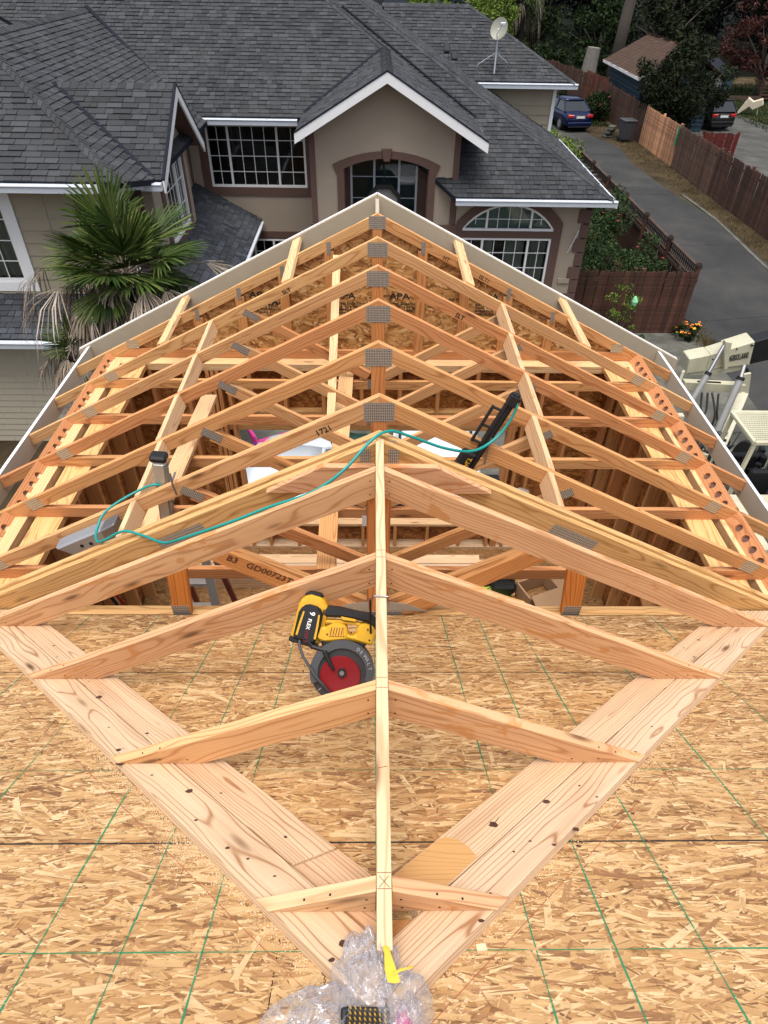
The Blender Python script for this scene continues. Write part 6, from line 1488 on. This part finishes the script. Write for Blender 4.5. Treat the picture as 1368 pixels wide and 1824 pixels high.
# ============================================================ TOOLS AND LITTER ON THE SITE
# ---- air hose over the girder
def spline(P_, k=8):
    P_ = [Vector(p) for p in P_]; S_ = []
    for i in range(len(P_)-1):
        a = P_[max(i-1, 0)]; b = P_[i]; c_ = P_[i+1]; d = P_[min(i+2, len(P_)-1)]
        for j in range(k): t = j/k; S_.append(.5*((2*b)+(c_-a)*t+(2*a-5*b+4*c_-d)*t*t+(3*b-a-3*c_+d)*t**3))
    S_.append(P_[-1]); return S_
hose = thing('air_hose', 'teal air hose draped from the black strip nailer over the ridge board', 'hose', (0, 0, 0))
hp_ = [(-1.55, 2.60, -1.02), (-1.60, 2.70, -.82), (-1.56, 2.90, -.70), (-1.38, 3.02, -.60), (-1.22, 2.95, -.62)]
MB().tube(spline([(-1.26, 3.05, -.80), (-1.30, 3.02, -.64), (-1.43, 2.985, -.665), (-1.585, 2.88, -.72), (-1.625, 2.78, -.775), (-1.60, 2.69, -.785), (-1.53, 2.645, -.735), (-1.40, 2.63, -.652), (-1.27, 2.575, -.635), (-1.12, 2.46, -.575), (-.98, 2.40, -.478), (-.72, 2.385, -.352), (-.53, 2.385, -.258), (-.32, 2.385, -.165), (-.17, 2.44, -.075), (-.04, 2.56, .012), (.05, 2.64, .012), (.16, 2.69, -.055), (.34, 2.74, -.16), (.50, 2.82, -.235), (.62, 2.90, -.22), (.70, 2.95, -.14), (.735, 2.97, -.03), (.70, 2.985, .0)]), .0075, 9).obj('hose', 'teal', hose, smooth=True)
# ---- strip nailer leaning on the right trusses
nl = thing('strip_nailer', 'black strip nailer hung over the nearest single truss, right of the ridge board', 'nail gun', (0, 0, 0))
a = Vector((.735, 3.0, .02)); b = Vector((.44, 2.94, -.62)); d = (b-a).normalized(); Lb = (b-a).length
mf = frame(d, (0, -1, 0)); 
def nb(c, dims, mat='black', nm='magazine', bev=.004): return MB().box(a+d*c[0]+mf.col[1]*c[1]+mf.col[2]*c[2], dims, mf).obj(nm, mat, nl, bev=bev)
nb((.34, 0, 0), (.66, .045, .03)); nb((.34, .0, .018), (.66, .012, .012), nm='magazine_rail'); nb((.30, 0, -.03), (.55, .03, .02), nm='magazine_side')
sd_ = 1 if (mf.col[1]).x < 0 else -1
for c0, L_, off in ((.13, .012, .045), (.245, .012, .045), (.35, .012, .045)): nb((c0, sd_*off, 0), (L_, .07, .02), nm='grip_rib')
nb((.24, sd_*.078, 0), (.24, .014, .022), nm='grip_bar'); nb((.05, 0, .01), (.06, .06, .045), nm='magazine_end')
nb((.50, sd_*.05, 0), (.16, .08, .06), nm='battery_housing', bev=.01); text('tool_lettering', 'DEWALT', .035, tuple(a+d*.58+mf.col[1]*sd_*.055+Vector((0, -.04, .0))), tuple(-d), (1, 0, 0), 'toolyellow', nl)
MB().tube([(.60, 2.985, -.30), (.61, 2.96, -.27), (.62, 2.955, -.24)], .006).obj('hang_hook', 'steel', nl); MB().tube([(.62, 2.955, -.25), (.60, 2.95, -.42)], .006).obj('hang_hook', 'steel', nl)
MB().box((.66, 2.97, -.60), (.10, .10, .12)).obj('driver_head', 'black', nl, bev=.012); MB().box((.78, 2.98, -.70), (.18, .12, .10), Matrix.Rotation(.35, 3, 'Y')).obj('motor_housing', 'silver', nl, bev=.02); MB().box((.86, 2.95, -.655), (.08, .1, .05), Matrix.Rotation(.35, 3, 'Y')).obj('cylinder_cap', 'silver', nl, bev=.01)
MB().tube([(.58, 2.95, -.60), (.66, 2.93, -.66), (.72, 2.93, -.64)], .018).obj('trigger_guard', 'black', nl)
# ---- beige tool (coil magazine) hung on the left
ft = thing('framing_nailer', 'beige framing nailer with a black cap hanging over the nearest single truss on the left', 'nail gun', (0, 0, 0))
c = Vector((-1.30, 3.06, -.84)); mr = Matrix.Rotation(.10, 3, 'Y')
MB().box(c+Vector((0, 0, .10)), (.078, .065, .50), mr).obj('tool_body', 'aluminium', ft, bev=.012); MB().box(c+Vector((.026, 0, .375)), (.095, .08, .045), mr).obj('end_cap', 'black', ft, bev=.012)
MB().box(c+Vector((.042, -.02, .10)), (.010, .05, .46), mr).obj('magazine_rail', 'steel', ft)
MB().box(c+Vector((.10, 0, -.12)), (.045, .06, .16), Matrix.Rotation(-.3, 3, 'Y')).obj('handle', 'black', ft, bev=.01); MB().tube([c+Vector((0, 0, -.16)), c+Vector((.06, -.02, -.19)), c+Vector((.16, 0, -.17))], .02).obj('trigger_guard', 'black', ft)
MB().tube([(-1.19, 2.95, -.50), (-1.19, 2.945, -.58), (-1.185, 2.955, -.66)], .006).obj('hang_hook', 'steel', ft); MB().tube([(-1.19, 2.95, -.56), (-1.19, 3.03, -.555)], .006).obj('hang_hook', 'steel', ft)
gv_ = thing('nail_gun_body', 'silver grey cast tool head below the hose loop by the left girder chord', 'tool', (0, 0, 0))
MB().prism([(-1.98, 2.86, -1.02), (-1.86, 2.86, -.96), (-1.62, 2.86, -.84), (-1.58, 2.86, -.95), (-1.66, 2.86, -1.05), (-1.84, 2.86, -1.10)], (0, .10, 0)).obj('head', 'silver', gv_, bev=.012)
MB().prism([(-1.66, 2.85, -.86), (-1.56, 2.85, -.80), (-1.54, 2.85, -.98), (-1.62, 2.85, -1.04)], (0, .10, 0)).obj('nozzle', 'steel', gv_, bev=.01)
for q in ((-1.8, -.99), (-1.74, -.97), (-1.72, -1.02), (-1.66, -.97)): MB().tube([(q[0], 2.856, q[1]), (q[0], 2.862, q[1])], .012, 8).obj('hole', 'black', gv_)
# ---- hurricane ties on the girder bottom chord
for i, (x, w) in enumerate(((-.69, 'left of the left orange post'), (-.50, 'between the left orange post and king plate'), (.50, 'right of the king post plate'), (1.30, 'right of the right orange post'), (1.95, 'near the right end'), (-1.95, 'near the left end'))):
    t = thing('metal_clip', 'black metal framing clip on the bottom chord, '+w, 'metal clip', (x, 2.575, BC-.075), 'black clips along the girder bottom chord')
    MB().box((0, 0, .005), (.10, .012, .05)).obj('clip_plate', 'black', t, bev=.003); MB().box((.02, -.012, -.015), (.06, .03, .012)).obj('clip_flange', 'black', t)
# ---- inside the upper room
lb = []
ls = [( -.52, 0, 3.5), (-.50, 1, 3.45), (-.58, 2, 3.6)]
k = 0
for row in range(7):
    for j in range(2):
        y = 5.45-.15*j-row*.006; L_ = random.uniform(3.2, 3.7); x0 = -2.05+random.uniform(-.12, .1)
        board('lumber_board', (x0, y, FL+.02+row*.046), (x0+L_-.3, y, FL+.02+row*.046), .14, .037, 'pine', None, tint=tint(.08), label='%s board from the bottom in the %s column of the lumber stack indoors' % (('lowest', 'second', 'third', 'fourth', 'fifth', 'sixth', 'topmost')[row], ('rear', 'front')[j]), cat='board', group='stacked boards on the upper floor')
for i, (x, y, rz, w) in enumerate(((1.75, 4.9, .5, 'under the yellow label'), (1.95, 4.75, -.4, 'crossing another offcut'), (2.15, 4.9, .9, 'beside the cardboard'), (1.5, 5.15, -.7, 'near the lime green vest'))):
    board('offcut', (x-.14, y, FL+.03+i*.012), (x+.14, y+.1*math.sin(rz), FL+.05+i*.012), .09, .038, 'fir', None, tint=tint(.1), label='short lumber offcut on the upper floor '+w, cat='offcut', group='offcuts on the upper floor')
bx_ = thing('cardboard_box', 'flattened open cardboard box on the upper floor right of the king post', 'box', (1.95, 4.95, FL+.02), None, .4)
for q, dm, rr in (((0, 0, .1), (.42, .02, .2), 0), ((0, .28, .1), (.42, .02, .2), 0), ((-.2, .14, .1), (.02, .28, .2), 0), ((.2, .14, .1), (.02, .28, .2), 0), ((0, -.10, .21), (.42, .2, .01), .5), ((.32, .14, .2), (.22, .26, .01), .2)): MB().box(q, dm, Matrix.Rotation(rr, 3, 'X')).obj('box_panel', 'card', bx_)
vs = thing('safety_vest', 'lime green safety vest lying on the upper floor', 'vest', (1.35, 5.05, FL+.06)); v = []; f = []
for i in range(8):
    for j in range(6): v.append(((i-3.5)*.06, (j-2.5)*.05, .05*noise.noise(Vector((i*.6, j*.7, 0)))+.05*(1-((i-3.5)/3.5)**2)))
for i in range(7):
    for j in range(5): f.append((i*6+j, (i+1)*6+j, (i+1)*6+j+1, i*6+j+1))
link('cloth', mesh('cloth', v, f, 'lime', True), vs); MB().tube([(-.08, 0, .1), (0, .05, .11), (.1, .0, .1)], .006).obj('drawstring', 'black', vs)
yb_ = thing('nail_box', 'yellow edged white label box beside the vest on the upper floor', 'box', (1.62, 4.92, FL+.05), None, -.4)
MB().box((0, 0, .0), (.20, .14, .12), Matrix.Rotation(.5, 3, 'X')).obj('carton', 'toolyellow', yb_, bev=.004); MB().box((0, -.035, .065), (.16, .11, .004), Matrix.Rotation(.5, 3, 'X')).obj('label_sheet', 'label', yb_)
tb = thing('tool_bag', 'black tool bag on the upper floor by the lime vest', 'bag', (1.50, 5.15, FL+.02)); MB().box((0, 0, .1), (.28, .2, .2)).obj('bag', 'black', tb, bev=.03); MB().tube([(-.1, 0, .2), (-.05, 0, .28), (.05, 0, .28), (.1, 0, .2)], .01).obj('handle', 'black', tb)
ld = thing('step_ladder', 'aluminium step ladder with a red rail in the room, left of the left orange post', 'ladder', (-1.55, 3.55, FL))
for x, dx in ((-.22, .08), (.22, -.08)): MB().bar((x, 0, 0), (x+dx, .25, 2.25), .07, .03, up=(0, 1, 0)).obj('rail', 'aluminium', ld); MB().bar((x, .9, 0), (x+dx, .32, 2.22), .05, .03, up=(0, 1, 0)).obj('rear_rail', 'red', ld)
for i in range(7): z = .25+i*.29; w_ = .44-.16*z/2.25; MB().box((0, .03+.25*z/2.25, z), (w_, .08, .03)).obj('step', 'aluminium', ld)
MB().box((0, .3, 2.27), (.34, .2, .05)).obj('top_cap', 'red', ld, bev=.01)
cv_ = thing('coiled_cord', 'black and red power cord hanging beside the ladder', 'cord', (-1.75, 3.0, -2.0)); MB().tube(spline([(-.1, 0, .45), (-.02, .02, .1), (.1, 0, -.3), (.12, .05, -.8)]), .012).obj('cord', 'black', cv_); MB().tube(spline([(-.06, 0, .45), (.04, .02, .1), (.16, 0, -.3), (.2, .05, -.8)]), .009).obj('cord', 'red', cv_)

# ---- circular saw hung by its hook on the ridge board
saw = thing('circular_saw', 'yellow and black battery circular saw with a red blade guard, hooked on the ridge board', 'circular saw', (0, 0, 0))
sy = 1.80; sz = -.215
# the saw hangs with its blade side towards the camera, all parts sit in a plane facing back up the roof
n0 = Vector((0, -.75, .66)).normalized(); sx_ = Vector((1, 0, 0)); su = n0.cross(sx_).normalized()     # su points away from us and down hill = picture up
if su.z < 0: su = -su
so = Vector((-.152, 1.545, -.40)); KS = 1.2
def SP(x, y, z=0): return so+(sx_*x+su*y+n0*z)*KS
def sprism(name, pts, z0, z1, mat, bev=.004, ang=0.0):
    ca, sa = math.cos(ang), math.sin(ang)
    return MB().prism([SP(p[0], p[1], z0) for p in pts], n0*(z1-z0)*KS).obj(name, mat, saw, bev=bev)
def circ(cx, cy, r, n=36, a0=0, a1=6.28319): return [(cx+r*math.cos(a0+(a1-a0)*i/n), cy+r*math.sin(a0+(a1-a0)*i/n)) for i in range(n if abs(a1-a0-6.28319) < .01 else n+1)]
sprism('upper_guard', circ(0, 0, .106), -.035, .012, flat('grey_cast_guard', (.028, .028, .030), .45, .2, var=.25, scale=20), .006)
sprism('lower_guard', circ(-.006, -.014, .068), .012, .020, 'red', .003)
MB().tube([SP(0, 0, .018), SP(0, 0, .034)], .017, 16).obj('blade_bolt', 'black', saw); MB().tube([SP(0, 0, .033), SP(0, 0, .037)], .010, 6).obj('bolt_head', 'steel', saw)
v, f = plate_poly([[(a*KS, b*KS) for a, b in circ(0, 0, .107, 30, R(-20), R(200))+circ(0, 0, .080, 30, R(200), R(-20))]], .012, tuple(SP(0, 0, .026)), tuple(sx_), tuple(su)); link('guard_rim', fix(mesh('guard_rim', v, f, 'grey')), saw)
for i in range(7):
    a_ = R(150+i*17); MB().bar(SP(.088*math.cos(a_), .088*math.sin(a_), .0135), SP(.101*math.cos(a_), .101*math.sin(a_), .0135), .003, .002, up=n0).obj('depth_mark', 'silver', saw)
for i, ch in enumerate('DEWALT'):
    a_ = R(58-i*9.5); p = SP(.088*math.cos(a_), .088*math.sin(a_), .027); text('guard_lettering', ch, .019, tuple(p), tuple(sx_*math.sin(a_)-su*math.cos(a_)), tuple(sx_*math.cos(a_)+su*math.sin(a_)), 'silver', saw)
sprism('lower_guard_arm', [(-.035, .012), (-.022, .006), (-.050, .075), (-.066, .070)], .02, .036, 'black')
MB().tube([SP(-.030, -.075, .03), SP(-.085, -.01, .04), SP(-.128, .055, .035), (SP(-.142, .09, .02)), SP(-.138, .14, .0)], .006, 8).obj('guard_lever', 'grey', saw, smooth=True)
MB().tube([SP(-.128, .120, .02), SP(-.10, .085, .02), SP(-.05, .07, .02)], .010, 8).obj('shoe_arm', 'black', saw)
# motor housing (yellow)
sprism('motor_housing', [(-.085, .108), (-.06, .098), (.02, .105), (.075, .092), (.10, .085), (.112, .125), (.105, .150), (.07, .160), (.05, .150), (.045, .120), (.02, .118), (.015, .150), (-.02, .165), (-.06, .145), (-.095, .16)], -.05, .015, 'toolyellow', .008)
sprism('vent_grille', [(-.045, .118), (.005, .118), (.005, .150), (-.03, .155)], .015, .020, flat('amber_plastic', (.60, .30, .02), .5), .002)
sprism('top_handle', [(-.075, .215), (-.015, .212), (.05, .196), (.10, .188), (.118, .165), (.112, .130), (.095, .135), (.09, .158), (.05, .168), (.0, .176), (-.05, .178), (-.075, .175)], -.045, -.0, 'black', .012)
sprism('trigger', [(-.005, .182), (.045, .172), (.045, .164), (.0, .170)], -.004, .006, 'toolyellow', .002)
for q in ((-.05, .125), (.03, .13), (.085, .14), (-.02, .145), (.09, .105)): MB().tube([SP(q[0], q[1], .015), SP(q[0], q[1], .019)], .0035, 7).obj('screw', 'black', saw)
for i in range(5): MB().bar(SP(-.04+i*.009, .122, .021), SP(-.034+i*.009, .148, .021), .0025, .002, up=n0).obj('vent_slot', 'black', saw)
sprism('handle_core', [(-.06, .168), (.0, .166), (.045, .160), (.09, .150), (.09, .142), (.045, .150), (.0, .155), (-.06, .158)], -.04, -.01, 'toolyellow', .003)
sprism('gear_case', [(-.05, .055), (.06, .060), (.085, .095), (-.075, .100)], -.04, .010, 'black', .008)
# battery: a chunky block turned a little
ba = R(-14); bo = (-.108, .168)
def BT(x, y):
    x *= .86; y *= .86; return (bo[0]+x*math.cos(ba)-y*math.sin(ba), bo[1]+x*math.sin(ba)+y*math.cos(ba))
sprism('battery_shell', [BT(*q) for q in ((-.060, -.085), (.052, -.090), (.060, -.02), (.058, .060), (.030, .095), (-.030, .098), (-.058, .065))], -.085, .0, 'toolyellow', .010)
sprism('battery_front', [BT(*q) for q in ((-.048, -.078), (.040, -.082), (.047, -.02), (.044, .040), (.024, .062), (-.026, .064), (-.050, .035))], .0, .026, 'black', .010)
sprism('battery_foot', [BT(*q) for q in ((-.064, -.096), (.050, -.100), (.056, -.08), (-.062, -.075))], -.06, .01, 'black', .006)
sprism('battery_cap', [BT(*q) for q in ((-.05, .088), (.028, .085), (.020, .108), (-.030, .108))], -.07, -.01, 'black', .006)
for sx__ in (-1, 1): sprism('battery_stripe', [BT(*q) for q in ((sx__*.036-.004, -.060), (sx__*.036+.004, -.060), (sx__*.034+.004, -.01), (sx__*.030+.003, .034), (sx__*.030-.003, .034), (sx__*.034-.004, -.01))], .026, .0275, 'toolyellow', 0)
dn_ = sx_*math.sin(ba)*1-su*math.cos(ba)*1; rt_ = sx_*math.cos(ba)+su*math.sin(ba)
p = BT(-.006, .040); text('battery_lettering', '9', .030, tuple(SP(p[0], p[1], .0272)), tuple(dn_), tuple(rt_), 'white', saw)
p = BT(-.006, .012); text('battery_lettering', 'FLEX', .020, tuple(SP(p[0], p[1], .0272)), tuple(dn_), tuple(rt_), 'white', saw)
p = BT(-.006, -.033); text('battery_lettering', 'VOLT', .020, tuple(SP(p[0], p[1], .0272)), tuple(dn_), tuple(rt_), 'red', saw)
sprism('shoe_plate', [(-.11, .085), (.13, .10), (.13, .108), (-.11, .095)], -.09, -.03, 'silver', .002)
MB().tube([(-.040, 1.60, -.03), (-.026, 1.585, .005), (.024, 1.582, .005), (.027, 1.58, -.03), (.030, 1.575, -.04)], .0035, 8).obj('hang_hook', 'steel', saw)
MB().bar((-.040, 1.60, -.03), tuple(SP(.095, .10, -.02)), .008, .008).obj('hook_arm', 'black', saw)

MAT['pinkcloth'] = flat('pink_cloth', (.62, .10, .28), .8); MAT['wrapper'] = flat('yellow_wrapper', (.70, .50, .05), .35, var=.15)
# ---- litter at the near end of the ridge: bags, nail strips
pb = thing('plastic_bags', 'crumpled clear plastic bags of nail strips at the near end of the ridge board', 'bag', (0, 0, 0))
def crumple(name, cx, cy, rx, ry, H, seed, mat='film', n=64, base=.0, ang=0.0):
    """a heap of creased film: warped, ridged height field lying on the boards"""
    sv = Vector((seed*3.1, seed*1.7, seed)); v = []; f = []; ca, sa = math.cos(ang), math.sin(ang)
    for i in range(n+1):
        for j in range(n+1):
            r = i/n; a = 6.28319*j/n; p = Vector((r*math.cos(a), r*math.sin(a), 0))
            edge = 1+.28*noise.noise(Vector((math.cos(a)*1.3, math.sin(a)*1.3, seed)))+.10*noise.noise(Vector((math.cos(a)*4, math.sin(a)*4, seed*2)))
            w = p+Vector((noise.noise(p*1.4+sv), noise.noise(p*1.4-sv), 0))*.7
            rg = lambda q, s_: 1-abs(noise.noise(q*s_+sv))*2.6
            fold = rg(w, 1.6)*.42+rg(w*1.0, 3.6)*.24+rg(w, 7.5)*.12+rg(w, 15)*.05
            h = H*((1-r**2.6)**.6)*(.50+.62*fold)
            x, y = p.x*edge*rx*(1+.12*fold), p.y*edge*ry*(1+.12*fold)
            v.append(on_deck(cx+x*ca-y*sa, cy+x*sa+y*ca, max(.002, h)+base))
    for i in range(n):
        for j in range(n): f.append((i*(n+1)+j, (i+1)*(n+1)+j, (i+1)*(n+1)+j+1, i*(n+1)+j+1))
    return link(name, mesh(name, v, f, mat, True), pb)
crumple('clear_bag', -.045, .425, .082, .085, .150, 2.0, base=.0)
crumple('clear_bag', -.035, .415, .070, .070, .115, 3.3, base=.0)
crumple('clear_bag', -.165, .335, .115, .075, .085, 7.0, ang=.35)
crumple('clear_bag', -.15, .325, .085, .055, .060, 8.1, ang=.2)
crumple('clear_bag', .040, .345, .062, .095, .120, 11.0, base=.0)
crumple('clear_bag', .050, .325, .045, .070, .085, 12.5, base=.0)
crumple('pink_cloth', .040, .312, .028, .030, .075, 5.0, mat='pinkcloth', n=24)
def ribbon(pts, w, side, name='yellow_wrapper'):
    v = []; f = []
    for i, p in enumerate(pts): sd = Vector(side)*(w*(.8+.3*math.sin(i*1.7))); v += [p-sd, p+nd*.003*math.sin(i), p+sd]
    for i in range(len(pts)-1): f += [(3*i, 3*i+1, 3*i+4, 3*i+3), (3*i+1, 3*i+2, 3*i+5, 3*i+4)]
    return link(name, mesh(name, v, f, 'wrapper', True), pb)
ribbon([on_deck(-.020, .500, .012), on_deck(-.012, .475, .075), on_deck(-.002, .44, .115), on_deck(.006, .41, .118), on_deck(.012, .375, .115), on_deck(.02, .35, .11)], .014, (1, 0, 0))
ribbon([on_deck(.015, .362, .118), on_deck(.035, .372, .116), on_deck(.055, .382, .11), on_deck(.068, .392, .10)], .004, e2)
sx0 = Vector((1, 0, 0))
for j in range(4):
    st_ = link('nail_strip', None, pb)
    for i in range(16):
        c = on_deck(-.085+i*.0055, .342-j*.013-.0004*i, .055+.003*j); MB().bar(c, c-e2*.010+nd*.004+sx0*.003*(1 if i % 2 else -1), .003, .0028).obj('nail', 'toolyellow' if i % 2 else 'black', st_)
bk = MB().box(on_deck(-.045, .325, .035), (.11, .05, .03)); bk.obj('nail_carton', 'black', pb, bev=.004)
wc = thing('wood_chip', 'small pale square wood chip on the deck right of the right sleeper', 'wood chip', tuple(on_deck(.253, .515, .004)), None, .1)
MB().box((0, 0, 0), (.026, .022, .007), Matrix.Rotation(-CA, 3, 'X')).obj('chip', 'pine', wc, tint=(1.2, 1.2, 1.2))
